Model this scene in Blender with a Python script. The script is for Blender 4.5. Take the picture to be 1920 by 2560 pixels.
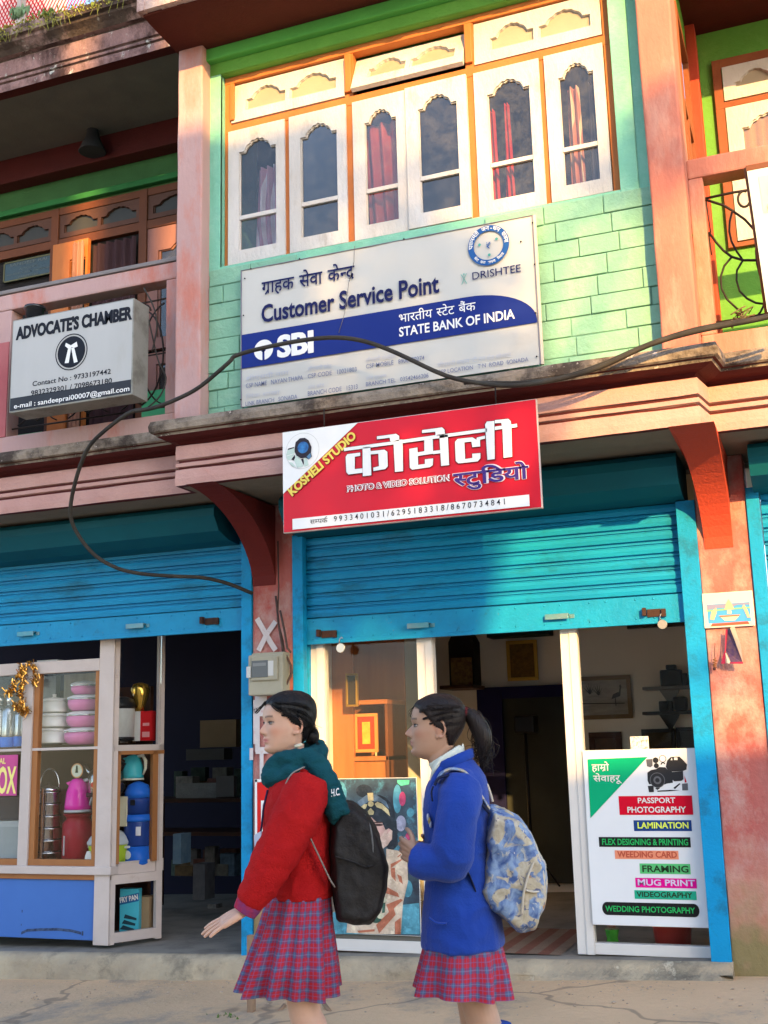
import bpy, bmesh, math, random
import numpy as np
from mathutils import Vector, Matrix, noise
random.seed(7)
sc = bpy.context.scene
for o in list(bpy.data.objects):
    bpy.data.objects.remove(o)
COL = sc.collection
R = math.radians
# ------------------------------------------------------------------ camera, sky, sun, exposure
FPX, YAW, PIT, ROL = 2850.0, R(20.8), R(11.66), R(-1.48)
CAM = Vector((0, -6.6, 1.42))
_f = Vector((-math.sin(YAW) * math.cos(PIT), math.cos(YAW) * math.cos(PIT), math.sin(PIT)))
_r0 = Vector((math.cos(YAW), math.sin(YAW), 0)); _u0 = _r0.cross(_f)
_r = math.cos(ROL) * _r0 + math.sin(ROL) * _u0
_u = -math.sin(ROL) * _r0 + math.cos(ROL) * _u0
cd = bpy.data.cameras.new("camera"); cam = bpy.data.objects.new("camera", cd); COL.objects.link(cam)
cd.sensor_fit = 'VERTICAL'; cd.sensor_height = 24; cd.lens = 24 * FPX / 2560; cd.clip_end = 500; cd.clip_start = .05
M = Matrix((( _r.x, _u.x, -_f.x, CAM.x), (_r.y, _u.y, -_f.y, CAM.y), (_r.z, _u.z, -_f.z, CAM.z), (0, 0, 0, 1)))
cam.matrix_world = M
sc.camera = cam
SUN = Vector((.62, -1, .37)).normalized()           # towards the sun
world = bpy.data.worlds.new("World"); sc.world = world; world.use_nodes = True
nt = world.node_tree; bg = nt.nodes["Background"]
sky = nt.nodes.new("ShaderNodeTexSky"); sky.sky_type = 'NISHITA'; sky.sun_disc = False
sky.sun_elevation = math.asin(SUN.z); sky.sun_rotation = math.atan2(SUN.x, SUN.y)
sky.air_density = 1.0; sky.dust_density = 4.0; sky.ozone_density = .6; sky.altitude = 1900
nt.links.new(sky.outputs[0], bg.inputs[0]); bg.inputs[1].default_value = .15
sl = bpy.data.lights.new("sun", 'SUN'); sun = bpy.data.objects.new("sun", sl); COL.objects.link(sun)
sl.energy = 2.55; sl.angle = R(.5); sl.color = (.97, .57, .18)
sun.rotation_euler = SUN.to_track_quat('Z', 'Y').to_euler(); sun.location = (8, -14, 14)
sc.view_settings.view_transform = 'Standard'; sc.view_settings.look = 'None'
sc.view_settings.exposure = 2.2; sc.view_settings.gamma = 1
sc.render.resolution_x = 768; sc.render.resolution_y = 1024
cy = sc.cycles; cy.use_denoising = True; cy.max_bounces = 7; cy.diffuse_bounces = 5; cy.glossy_bounces = 3
cy.transmission_bounces = 6; cy.transparent_max_bounces = 12
cy.caustics_reflective = False; cy.caustics_refractive = False; cy.sample_clamp_indirect = 6

def P(px, py, Y):
    """point of the place seen at photo pixel (px,py) on the plane at depth Y"""
    d = _r * ((px - 960) / FPX) - _u * ((py - 1280) / FPX) + _f
    return CAM + d * ((Y - CAM.y) / d.y)

# ------------------------------------------------------------------ helpers
def setp(o, label=None, cat=None, group=None, kind=None):
    if label: o['label'] = label
    if cat: o['category'] = cat
    if group: o['group'] = group
    if kind: o['kind'] = kind
    return o

def thing(name, label, cat, loc=(0, 0, 0), group=None):
    o = bpy.data.objects.new(name, None); COL.objects.link(o); o.location = loc
    o.empty_display_size = .1
    return setp(o, label, cat, group)

def wloc(o):
    v = Vector((0, 0, 0))
    while o:
        v += o.location; o = o.parent
    return v

def copy_tree(o, parent=None):
    c = o.copy(); COL.objects.link(c)
    if parent: c.parent = parent
    for ch in list(o.children):
        copy_tree(ch, c)
    return c

class MB:
    """collects shapes into ONE mesh object"""
    def __init__(s): s.bm = bmesh.new()
    def box(s, x0, x1, y0, y1, z0, z1, bev=0, mi=0):
        v = [s.bm.verts.new((x, y, z)) for x in (x0, x1) for y in (y0, y1) for z in (z0, z1)]
        fs = [s.bm.faces.new([v[i] for i in q]) for q in ((0, 1, 3, 2), (4, 6, 7, 5), (0, 4, 5, 1), (2, 3, 7, 6), (0, 2, 6, 4), (1, 5, 7, 3))]
        for f in fs: f.material_index = mi
        if bev:
            es = list({e for f in fs for e in f.edges})
            r = bmesh.ops.bevel(s.bm, geom=es, offset=bev, segments=2, profile=.6, affect='EDGES', clamp_overlap=True)
            for f in r['faces']: f.material_index = mi
        return s
    def prism(s, pts, y0, y1, mi=0, axis='Y'):
        """polygon extruded: axis Y -> pts are (x,z); axis X -> pts are (y,z); axis Z -> (x,y)"""
        def mk(a, b, t): return (a, t, b) if axis == 'Y' else ((t, a, b) if axis == 'X' else (a, b, t))
        A = [s.bm.verts.new(mk(a, b, y0)) for a, b in pts]; B = [s.bm.verts.new(mk(a, b, y1)) for a, b in pts]
        n = len(pts)
        fs = [s.bm.faces.new(A[::-1]), s.bm.faces.new(B)] + [s.bm.faces.new([A[i], A[(i + 1) % n], B[(i + 1) % n], B[i]]) for i in range(n)]
        for f in fs: f.material_index = mi
        return s
    def ribbon(s, outer, inner, y0, y1, mi=0):
        """ring between two (x,z) outlines of equal count"""
        n = len(outer)
        L = [[s.bm.verts.new((a, y, b)) for a, b in pl] for pl in (outer, inner) for y in (y0, y1)]
        o0, o1, i0, i1 = L
        for k in range(n):
            j = (k + 1) % n
            for q in ((o0[k], o0[j], i0[j], i0[k]), (o1[k], i1[k], i1[j], o1[j]), (o0[k], o1[k], o1[j], o0[j]), (i0[k], i0[j], i1[j], i1[k])):
                s.bm.faces.new(q).material_index = mi
        return s
    def tube(s, pts, r, n=8, mi=0, cap=True):
        pts = [Vector(p) for p in pts]; rs = r if isinstance(r, (list, tuple)) else [r] * len(pts)
        rings = []; up = None
        for i, p in enumerate(pts):
            t = (pts[min(i + 1, len(pts) - 1)] - pts[max(i - 1, 0)]).normalized()
            if up is None:
                up = Vector((0, 0, 1)) if abs(t.z) < .9 else Vector((1, 0, 0))
            a = t.cross(up)
            if a.length < 1e-6: a = t.orthogonal()
            a.normalize(); b = a.cross(t).normalized(); up = b
            rings.append([s.bm.verts.new(p + (a * math.cos(2 * math.pi * k / n) + b * math.sin(2 * math.pi * k / n)) * rs[i]) for k in range(n)])
        for A, B in zip(rings, rings[1:]):
            for k in range(n):
                f = s.bm.faces.new((A[k], A[(k + 1) % n], B[(k + 1) % n], B[k])); f.material_index = mi; f.smooth = True
        if cap:
            s.bm.faces.new(rings[0][::-1]).material_index = mi; s.bm.faces.new(rings[-1]).material_index = mi
        return s
    def lathe(s, prof, c=(0, 0, 0), n=24, mi=0, sx=1, sy=1):
        c = Vector(c); rings = []
        for r, z in prof:
            rings.append([s.bm.verts.new(c + Vector((max(r, 1e-4) * sx * math.cos(2 * math.pi * k / n), max(r, 1e-4) * sy * math.sin(2 * math.pi * k / n), z))) for k in range(n)])
        for A, B in zip(rings, rings[1:]):
            for k in range(n):
                f = s.bm.faces.new((A[k], A[(k + 1) % n], B[(k + 1) % n], B[k])); f.material_index = mi; f.smooth = True
        s.bm.faces.new(rings[0][::-1]).material_index = mi; s.bm.faces.new(rings[-1]).material_index = mi
        return s
    def quad(s, *vs, mi=0):
        f = s.bm.faces.new([s.bm.verts.new(v) for v in vs]); f.material_index = mi
        return s
    def poly(s, pts, y, mi=0):
        """flat print: (x,z) outline facing -Y"""
        f = s.bm.faces.new([s.bm.verts.new((a, y, b)) for a, b in pts]); f.material_index = mi
        f.normal_update()
        if f.normal.y > 0: f.normal_flip()
        return s
    def sphere(s, c, r, sc3=(1, 1, 1), u=16, v=10, mi=0):
        m = Matrix.Translation(c) @ Matrix.Diagonal((r * sc3[0], r * sc3[1], r * sc3[2], 1))
        g = bmesh.ops.create_uvsphere(s.bm, u_segments=u, v_segments=v, radius=1, matrix=m)
        for f in {f for vv in g['verts'] for f in vv.link_faces}: f.smooth = True; f.material_index = mi
        return s
    def xform(s, mat):
        bmesh.ops.transform(s.bm, matrix=mat, verts=s.bm.verts); return s
    def build(s, name, m, parent=None, off=None, normals=True, smooth=False, tag=None):
        if normals: bmesh.ops.recalc_face_normals(s.bm, faces=s.bm.faces)
        if smooth:
            for f in s.bm.faces: f.smooth = True
        me = bpy.data.meshes.new(name)
        o = wloc(parent) if (parent is not None and off is None) else Vector(off or (0, 0, 0))
        if o.length > 0: bmesh.ops.translate(s.bm, verts=s.bm.verts, vec=-o)
        s.bm.to_mesh(me); s.bm.free()
        return link(name, me, m, parent)

def link(name, me, m, parent=None):
    ob = bpy.data.objects.new(name, me); COL.objects.link(ob)
    for mm in (m if isinstance(m, (list, tuple)) else [m]): me.materials.append(mm)
    if parent is not None: ob.parent = parent
    return ob

def solo(o, label, cat, group=None, kind=None):
    return setp(o, label, cat, group, kind)

# ------------------------------------------------------------------ materials
MATS = {}
def _n(t, ty, **kw):
    n = t.nodes.new(ty)
    for k, v in kw.items(): setattr(n, k, v)
    return n

def mat(name, c, c2=None, rough=.7, scale=5, amt=.6, bump=.15, bscale=60, spec=.2, metal=0, stain=None, sscale=3, samt=.5, smin=.5,
        stretch=(1, 1, 1), stain2=None, s2scale=12, s2min=.58, coat=0, sheen=0, emit=0):
    if name in MATS: return MATS[name]
    m = bpy.data.materials.new(name); m.use_nodes = True; t = m.node_tree; L = t.links
    b = t.nodes["Principled BSDF"]; MATS[name] = m
    b.inputs['Roughness'].default_value = rough; b.inputs['Metallic'].default_value = metal
    b.inputs['Specular IOR Level'].default_value = spec; b.inputs['Coat Weight'].default_value = coat
    b.inputs['Sheen Weight'].default_value = sheen
    tc = _n(t, 'ShaderNodeTexCoord'); mp = _n(t, 'ShaderNodeMapping'); L.new(tc.outputs['Object'], mp.inputs[0])
    mp.inputs['Scale'].default_value = stretch
    def ns(sc_, det=6, rg=.6):
        n = _n(t, 'ShaderNodeTexNoise'); n.inputs['Scale'].default_value = sc_; n.inputs['Detail'].default_value = det
        n.inputs['Roughness'].default_value = rg; L.new(mp.outputs[0], n.inputs['Vector']); return n
    def rng(src, a, bb, lo=0, hi=1):
        r = _n(t, 'ShaderNodeMapRange'); L.new(src, r.inputs[0])
        for i, v in enumerate((a, bb, lo, hi)): r.inputs[i + 1].default_value = v
        return r.outputs[0]
    def mix(f, a, bcol):
        x = _n(t, 'ShaderNodeMix', data_type='RGBA'); L.new(f, x.inputs[0])
        if isinstance(a, (tuple, list)): x.inputs[6].default_value = (*a, 1)
        else: L.new(a, x.inputs[6])
        x.inputs[7].default_value = (*bcol, 1); return x.outputs[2]
    c2 = c2 or tuple(v * .72 for v in c)
    col = mix(rng(ns(scale).outputs[0], .35, .68, 0, amt), c, c2)
    if stain: col = mix(rng(ns(sscale, 10, .72).outputs[0], smin, smin + .14, 0, samt), col, stain)
    if stain2: col = mix(rng(ns(s2scale, 10, .75).outputs[0], s2min, s2min + .06, 0, 1), col, stain2)
    L.new(col, b.inputs['Base Color'])
    if bump:
        bp = _n(t, 'ShaderNodeBump'); bp.inputs['Strength'].default_value = bump; bp.inputs['Distance'].default_value = .02
        L.new(ns(bscale, 5).outputs[0], bp.inputs['Height']); L.new(bp.outputs[0], b.inputs['Normal'])
    if emit:
        L.new(col, b.inputs['Emission Color']); b.inputs['Emission Strength'].default_value = emit
    return m

def flat(name, c, rough=.6, spec=.15, metal=0, coat=0):
    return mat(name, c, tuple(v * .9 for v in c), rough=rough, spec=spec, metal=metal, bump=0, amt=.5, scale=9, coat=coat)

def glass(name, tint=(.93, .95, .95), rough=.02, refl=.9, base=.0, fk=.3, dust=0):
    m = bpy.data.materials.new(name); m.use_nodes = True; t = m.node_tree; t.nodes.clear(); L = t.links
    o = _n(t, 'ShaderNodeOutputMaterial'); mx = _n(t, 'ShaderNodeMixShader'); tr = _n(t, 'ShaderNodeBsdfTransparent'); gl = _n(t, 'ShaderNodeBsdfGlossy')
    tr.inputs[0].default_value = (*tint, 1); gl.inputs[0].default_value = (refl, refl, refl, 1); gl.inputs[1].default_value = rough
    lw = _n(t, 'ShaderNodeFresnel'); lw.inputs[0].default_value = 1.5
    ad = _n(t, 'ShaderNodeMath', operation='MULTIPLY_ADD'); ad.inputs[1].default_value = fk; ad.inputs[2].default_value = base; L.new(lw.outputs[0], ad.inputs[0])
    L.new(ad.outputs[0], mx.inputs[0]); L.new(tr.outputs[0], mx.inputs[1]); L.new(gl.outputs[0], mx.inputs[2]); last = mx
    if dust:                                           # blotchy film of dust on old panes
        tc = _n(t, 'ShaderNodeTexCoord'); nz = _n(t, 'ShaderNodeTexNoise'); nz.inputs['Scale'].default_value = 13; nz.inputs['Detail'].default_value = 9; nz.inputs['Roughness'].default_value = .75; L.new(tc.outputs['Object'], nz.inputs['Vector'])
        r = _n(t, 'ShaderNodeMapRange'); L.new(nz.outputs[0], r.inputs[0]); r.inputs[1].default_value = .42; r.inputs[2].default_value = .75; r.inputs[3].default_value = dust * .15; r.inputs[4].default_value = dust
        df = _n(t, 'ShaderNodeBsdfDiffuse'); df.inputs[0].default_value = (.34, .33, .32, 1); m2 = _n(t, 'ShaderNodeMixShader'); L.new(r.outputs[0], m2.inputs[0]); L.new(mx.outputs[0], m2.inputs[1]); L.new(df.outputs[0], m2.inputs[2]); last = m2
    L.new(last.outputs[0], o.inputs[0])
    return m

# ------------------------------------------------------------------ lettering
def _glyphs(s, bold=0.0):
    if bold > .022:                                    # heavy letters: the same outline printed again slightly beside itself
        e = bold - .02; dst = bmesh.new()
        for k, (dx, dy) in enumerate(((0, 0), (e, 0), (-e, 0), (0, e * .6), (0, -e * .6), (e * .7, e * .5), (-e * .7, -e * .5), (e * .7, -e * .5), (-e * .7, e * .5))):
            g = _glyphs(s, .02); mp = {v: dst.verts.new((v.co.x + dx + e, v.co.y + dy, .00008 * k)) for v in g.verts}
            for f in g.faces: dst.faces.new([mp[v] for v in f.verts])
            g.free()
        return dst
    cu = bpy.data.curves.new("txt", 'FONT'); cu.body = s; cu.offset = bold; cu.resolution_u = 3; cu.fill_mode = 'FRONT'
    ob = bpy.data.objects.new("txt", cu); COL.objects.link(ob)
    dg = bpy.context.evaluated_depsgraph_get()
    me = bpy.data.meshes.new_from_object(ob.evaluated_get(dg))
    bpy.data.objects.remove(ob); bpy.data.curves.remove(cu)
    b = bmesh.new(); b.from_mesh(me); bpy.data.meshes.remove(me)
    return b

def _append(dst, src, dx=0):
    mp = {v: dst.verts.new((v.co.x + dx, v.co.y, v.co.z)) for v in src.verts}
    for f in src.faces:
        try: dst.faces.new([mp[v] for v in f.verts])
        except ValueError: pass

def _bar(dst, a, b, w):
    a = Vector((*a, 0)); b = Vector((*b, 0)); n = (b - a).normalized(); n = Vector((-n.y, n.x, 0)) * w / 2
    dst.faces.new([dst.verts.new(p) for p in (a + n, a - n, b - n, b + n)])

_h = _glyphs('H'); CAPH = max(v.co.y for v in _h.verts); _h.free()

def deva(tokens, bold=0.0):
    """Devanagari word from tokens (string, mode): f full, h half form, r with rakar stroke, p with reph hook, s space"""
    dst = bmesh.new(); x = 0
    for s, mode in tokens:
        if mode == 's': x += .35; continue
        g = _glyphs(s, bold)
        if not g.verts: continue
        w = max(v.co.x for v in g.verts)
        if mode == 'h':
            cut = w * (.66 if s in 'नम' else .62)
            bmesh.ops.bisect_plane(g, geom=g.verts[:] + g.edges[:] + g.faces[:], plane_co=(cut, 0, 0), plane_no=(1, 0, 0), clear_outer=True)
            w = cut
        _append(dst, g, x); g.free()
        th = .07 + 2 * bold
        if mode == 'r': _bar(dst, (x + w * .70, .17), (x + w * .40, -.05), th)
        if mode == 'p': _bar(dst, (x + w * .55, .66), (x + w * .75, .84), th); _bar(dst, (x + w * .72, .85), (x + w * .95, .80), th)
        x += w
    return dst

def put(bm2, m, parent, xa, za, xb, zb, Y, h=None, name='lettering', ref=None, zc=None):
    """place 2-D lettering: baseline from (xa,za) to (xb,zb) at depth Y; h = height of the capitals (photo metres)"""
    xs = [v.co.x for v in bm2.verts]; x0, x1 = min(xs), max(xs)
    ux = Vector((xb - xa, 0, zb - za)); ln = ux.length; ux.normalize(); uz = Vector((-ux.z, 0, ux.x))
    sx = ln / (x1 - x0); sy = (h / (ref or CAPH)) if h else sx
    for v in bm2.verts:
        v.co = Vector((xa, Y - v.co.z, za)) + ux * (v.co.x - x0) * sx + uz * v.co.y * sy
    mb = MB(); mb.bm.free(); mb.bm = bm2
    for f in bm2.faces:
        f.normal_update()
        if f.normal.y > 0: f.normal_flip()
    return mb.build(name, m, parent, normals=False)

def write(s, m, parent, pa, pb, top, Y, bold=0.0, name='lettering', ref=None):
    """text s; pa, pb photo pixels of the baseline ends, top = photo pixel on the capital line above pa"""
    b = _glyphs(s, bold) if isinstance(s, str) else deva(s, bold)
    A, B, T = P(*pa, Y), P(*pb, Y), P(*top, Y)
    zm = (A.z + B.z) / 2                                  # the lines of a sign run level
    return put(b, m, parent, A.x, zm, B.x, zm, Y, (T - A).z, name, ref)
# ------------------------------------------------------------------ materials of the place
PINK = mat('pink plaster', (.49, .325, .31), (.42, .25, .235), rough=.85, scale=2.2, amt=.8, bump=.25, bscale=35, stain=(.50, .155, .105), sscale=2.6, samt=.75, smin=.5, stain2=(.30, .2, .18), s2scale=9, s2min=.70, stretch=(1, 1, .35))
PINK2 = mat('pink moulding', (.50, .30, .265), (.42, .22, .195), rough=.85, scale=3, amt=.7, bump=.3, bscale=40, stain=(.60, .16, .11), sscale=2.5, samt=.35, smin=.6)
REDP = mat('red pillar plaster', (.45, .085, .06), (.50, .14, .11), rough=.8, scale=3, amt=.9, bump=.3, bscale=40, stain=(.55, .3, .22), sscale=5, samt=.35, smin=.6)
OLDP = mat('worn pillar plaster', (.43, .095, .075), (.38, .16, .15), rough=.9, scale=2.5, amt=.9, bump=.45, bscale=30, stain=(.48, .29, .26), sscale=3.2, samt=.9, smin=.46, stain2=(.52, .44, .31), s2scale=4.2, s2min=.655, stretch=(1, 1, .7))
def mossy_foot(m, z0, z1):
    t = m.node_tree; L = t.links; bs = t.nodes["Principled BSDF"]; src = bs.inputs['Base Color'].links[0].from_socket
    tc = _n(t, 'ShaderNodeTexCoord'); sp = _n(t, 'ShaderNodeSeparateXYZ'); L.new(tc.outputs['Object'], sp.inputs[0]); nz = _n(t, 'ShaderNodeTexNoise'); nz.inputs['Scale'].default_value = 5; nz.inputs['Detail'].default_value = 8; L.new(tc.outputs['Object'], nz.inputs['Vector'])
    a = _n(t, 'ShaderNodeMath', operation='MULTIPLY_ADD'); L.new(nz.outputs[0], a.inputs[0]); a.inputs[1].default_value = .9; L.new(sp.outputs[2], a.inputs[2])
    for lo, hi, c, amt in ((z0 + .62, z1 + .62, (.50, .27, .19), .7), (z0 + .45, z1 + .33, (.20, .175, .075), .9)):
        r = _n(t, 'ShaderNodeMapRange'); L.new(a.outputs[0], r.inputs[0]); r.inputs[1].default_value = hi; r.inputs[2].default_value = lo; r.inputs[3].default_value = 0; r.inputs[4].default_value = amt
        x = _n(t, 'ShaderNodeMix', data_type='RGBA'); L.new(r.outputs[0], x.inputs[0]); L.new(src, x.inputs[6]); x.inputs[7].default_value = (*c, 1); src = x.outputs[2]
    L.new(src, bs.inputs['Base Color'])
mossy_foot(OLDP, .30, .75)
BRKT = mat('shaded red bracket paint', (.15, .018, .015), (.11, .014, .012), rough=.75, bump=.2)  # shaded copy of the bracket red; the right bracket has the sunlit one
GREEN = mat('green plaster', (.20, .50, .37), (.17, .44, .31), rough=.8, scale=3, amt=.8, bump=.3, bscale=45, stain=(.28, .55, .44), sscale=5, samt=.5)
BRICK = mat('green painted blocks', (.225, .44, .31), (.18, .385, .275), rough=.85, scale=4, amt=.8, bump=.4, bscale=28, stain=(.28, .48, .35), sscale=7, samt=.5, stain2=(.42, .25, .2), s2scale=5, s2min=.77)
BRICKJ = mat('green block joints', (.15, .33, .25), rough=.9)
LIME = mat('lime green plaster', (.13, .36, .06), (.105, .30, .05), rough=.8, scale=3, amt=.8, bump=.3, bscale=45, stain=(.17, .39, .08), sscale=5, samt=.5)
PINKSUN = mat('sunlit pink plaster', (.47, .185, .135), (.39, .13, .10), rough=.85, scale=2.4, amt=.9, bump=.3, bscale=35, stain=(.52, .28, .22), sscale=3.5, samt=.7, smin=.5, stain2=(.28, .12, .10), s2scale=9, s2min=.70, stretch=(1, 1, .35))  # pink plaster with the warm sunlight put into its base colour
GREEN2 = mat('deep green plaster', (.10, .40, .08), (.08, .33, .07), rough=.8, scale=3, bump=.2)
CONC = mat('weathered cap concrete', (.30, .25, .20), (.20, .16, .13), rough=.95, scale=7, amt=1, bump=.8, bscale=22, stain=(.055, .042, .036), sscale=4, samt=.95, smin=.44, stain2=(.55, .47, .42), s2scale=16, s2min=.62)
MOSSY = mat('mossy blackened cornice', (.10, .075, .06), (.05, .035, .03), rough=1, scale=5, amt=1, bump=.8, bscale=22, stain=(.36, .24, .22), sscale=3.5, samt=.9, smin=.52, stain2=(.35, .36, .32), s2scale=9, s2min=.62, stretch=(1, 1, .6))
MOSSB = mat('peeling pink cornice', (.27, .165, .155), (.17, .10, .095), rough=1, scale=5, amt=1, bump=.8, bscale=22, stain=(.05, .028, .025), sscale=3.5, samt=.95, smin=.45, stain2=(.46, .47, .42), s2scale=8, s2min=.58, stretch=(1, 1, .6))
MAROON = mat('maroon soffit paint', (.085, .012, .012), (.06, .01, .01), rough=.7, bump=.15)
SOFF = mat('brown red soffit', (.085, .018, .012), (.07, .015, .01), rough=.8, bump=.15)
CREAM = mat('cream ceiling', (.46, .42, .33), (.40, .36, .29), rough=.9, scale=2, bump=.1)
WALLI = mat('shop cream wall', (.82, .77, .69), (.75, .70, .62), rough=.9, scale=2, bump=.08)
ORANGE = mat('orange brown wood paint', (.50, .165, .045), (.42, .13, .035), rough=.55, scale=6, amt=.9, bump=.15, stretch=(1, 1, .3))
BROWN = mat('brown wood paint', (.27, .085, .035), (.2, .06, .03), rough=.55, scale=6, bump=.15)
WHITEW = mat('worn white window paint', (.60, .57, .545), (.50, .465, .43), rough=.65, scale=5, amt=.9, bump=.3, bscale=50, stain=(.36, .30, .25), sscale=6, samt=.75, smin=.56, stain2=(.22, .17, .13), s2scale=24, s2min=.69, stretch=(1, 1, .4))
BARW = mat('bare weathered wood', (.33, .27, .19), (.22, .18, .13), rough=.8, scale=14, bump=.3)
BLUE = mat('blue shutter paint', (.003, .265, .52), (.003, .21, .43), rough=.5, scale=3, amt=.9, bump=.12, bscale=30, stain=(.004, .10, .17), sscale=4, samt=.7, smin=.53, stain2=(.20, .13, .075), s2scale=9, s2min=.665, spec=.25, stretch=(.6, 1, 1.5))
BLUED = mat('blue shutter bottom bar', (.004, .27, .52), (.004, .20, .40), rough=.5, scale=4, amt=.9, bump=.2, bscale=30, stain=(.02, .10, .14), sscale=9, samt=.7, smin=.6, stain2=(.20, .13, .08), s2scale=12, s2min=.655, spec=.25)
BOXB = mat('teal shutter housing', (.003, .105, .15), (.003, .08, .12), rough=.6, scale=3, bump=.05)
JAMB = mat('bright blue jamb paint', (.003, .27, .56), (.003, .22, .46), rough=.55, scale=4, bump=.15, stain=(.01, .13, .24), sscale=7, samt=.7)
ALU = mat('pale aluminium', (.66, .63, .60), (.60, .57, .54), rough=.42, scale=4, bump=.03, spec=.5)
IRON = mat('black wrought iron', (.025, .02, .02), (.05, .03, .02), rough=.55, metal=.3, bump=.1)
STEP = mat('worn step concrete', (.44, .36, .25), (.31, .25, .18), rough=.95, scale=4, amt=1, bump=.8, bscale=18, stain=(.15, .13, .10), sscale=3, samt=.8, smin=.5, stain2=(.50, .43, .32), s2scale=6, s2min=.6)
FLOOR = mat('shop cement floor', (.27, .24, .20), (.20, .18, .155), rough=.8, scale=3, amt=1, bump=.3, bscale=20, stain=(.14, .12, .1), sscale=3, samt=.6)
WGLASS = glass('window glass', (.80, .82, .84), .03, .95, .035, .7, .20)
TGLASS = mat('frosted transom glass', (.40, .33, .24), (.33, .27, .20), rough=.35, spec=.6, bump=.05)
SGLASS = glass('shopfront glass', (.97, .98, .98), .01, .9, 0, .2)
UNLIT = mat('dark room', (.02, .018, .018), rough=.9, bump=0)  # near-black colour stands in for the darkness of unlit rooms
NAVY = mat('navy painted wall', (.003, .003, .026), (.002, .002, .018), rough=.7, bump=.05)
DARKW = mat('dark brown wood', (.07, .03, .018), (.04, .02, .012), rough=.5, bump=.1, stretch=(1, 1, .2))

def slabz(x): return .194 + .0246 * (x + 3.52)
def roadz(x, y): return -.012 + .0431 * (x + 5.33) + .04 * min(y, 0)

# ------------------------------------------------------------------ setting: road and step
def road():
    b = MB()
    xs = [-60, -30, -16] + [-10 + i * .1 for i in range(141)] + [8, 14, 30, 60]
    ys = [-60, -40, -28, -20, -14] + [-9 + i * .1 for i in range(91)] + [.3]
    V = []
    for y in ys:
        row = []
        for x in xs:
            xx = max(-16, min(14, x)); yy = max(-9, y)
            z = roadz(xx, yy) + (.012 * (noise.noise(Vector((x * .9, y * .9, 3))) + .5 * noise.noise(Vector((x * 3, y * 3, 1)))) if abs(x) < 10 else 0)
            row.append(b.bm.verts.new((x, y, z)))
        V.append(row)
    for i in range(len(ys) - 1):
        for j in range(len(xs) - 1):
            b.bm.faces.new((V[i][j], V[i][j + 1], V[i + 1][j + 1], V[i + 1][j])).smooth = True
    m = mat('dusty worn road', (.68, .45, .265), (.55, .37, .22), rough=.95, scale=1.2, amt=1, bump=.5, bscale=25, stain=(.25, .225, .19), sscale=1.1, samt=.85, smin=.5, stain2=(.17, .145, .115), s2scale=14, s2min=.70)
    t = m.node_tree; bs = t.nodes["Principled BSDF"]; src = bs.inputs['Base Color'].links[0].from_socket
    # wandering cracks between the cement patches
    tc = _n(t, 'ShaderNodeTexCoord'); nz = _n(t, 'ShaderNodeTexNoise'); nz.inputs['Scale'].default_value = 3; t.links.new(tc.outputs['Object'], nz.inputs['Vector'])
    mx = _n(t, 'ShaderNodeMix', data_type='RGBA'); mx.blend_type = 'ADD'; mx.inputs[0].default_value = .35
    t.links.new(tc.outputs['Object'], mx.inputs[6]); t.links.new(nz.outputs['Color'], mx.inputs[7])
    vo = _n(t, 'ShaderNodeTexVoronoi', feature='DISTANCE_TO_EDGE'); vo.inputs['Scale'].default_value = .55; t.links.new(mx.outputs[2], vo.inputs['Vector'])
    rg = _n(t, 'ShaderNodeMapRange'); rg.inputs[1].default_value = .004; rg.inputs[2].default_value = .010; rg.inputs[3].default_value = .5; rg.inputs[4].default_value = 0
    t.links.new(vo.outputs['Distance'], rg.inputs[0])
    m2 = _n(t, 'ShaderNodeMix', data_type='RGBA'); t.links.new(rg.outputs[0], m2.inputs[0]); t.links.new(src, m2.inputs[6]); m2.inputs[7].default_value = (.12, .10, .08, 1)
    t.links.new(m2.outputs[2], bs.inputs['Base Color'])
    setp(b.build('road', m), kind='structure')
    # raised step / shop floor slab with a rough broken front
    b = MB(); n = 120; X0, X1 = -9.0, -.60
    rows = []
    for i in range(n + 1):
        x = X0 + (X1 - X0) * i / n; j = lambda k, a: a * 1.3 * (noise.noise(Vector((x * 6, k * 9.1, 0))) + .6 * noise.noise(Vector((x * 19, k * 5.1, 3))))
        top = slabz(x); lo = roadz(x, 0) - .08
        prof = [(-.10 + j(0, .03), lo), (-.085 + j(1, .02), lo + .10), (-.075 + j(2, .025), top - .07), (-.06 + j(3, .02), top - .025 + j(6, .01)), (-.035 + j(4, .012), top - .004 + j(5, .006)), (.0, top), (.12, top), (3.2, top)]
        rows.append([b.bm.verts.new((x, y, z)) for y, z in prof])
    for A, B in zip(rows, rows[1:]):
        for k in range(len(A) - 1):
            f = b.bm.faces.new((A[k], B[k], B[k + 1], A[k + 1])); f.material_index = 0 if k < 5 else 1; f.smooth = True
    b.bm.faces.new(rows[-1])
    setp(b.build('pavement', [STEP, FLOOR]), kind='structure')
road()

# ------------------------------------------------------------------ the shop building
BLD = thing('shop_building', 'two storey pink and green painted shop building with blue rolling shutters and balconies', 'building')
PL = Vector((-3.54, -3.36, 0))
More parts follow.
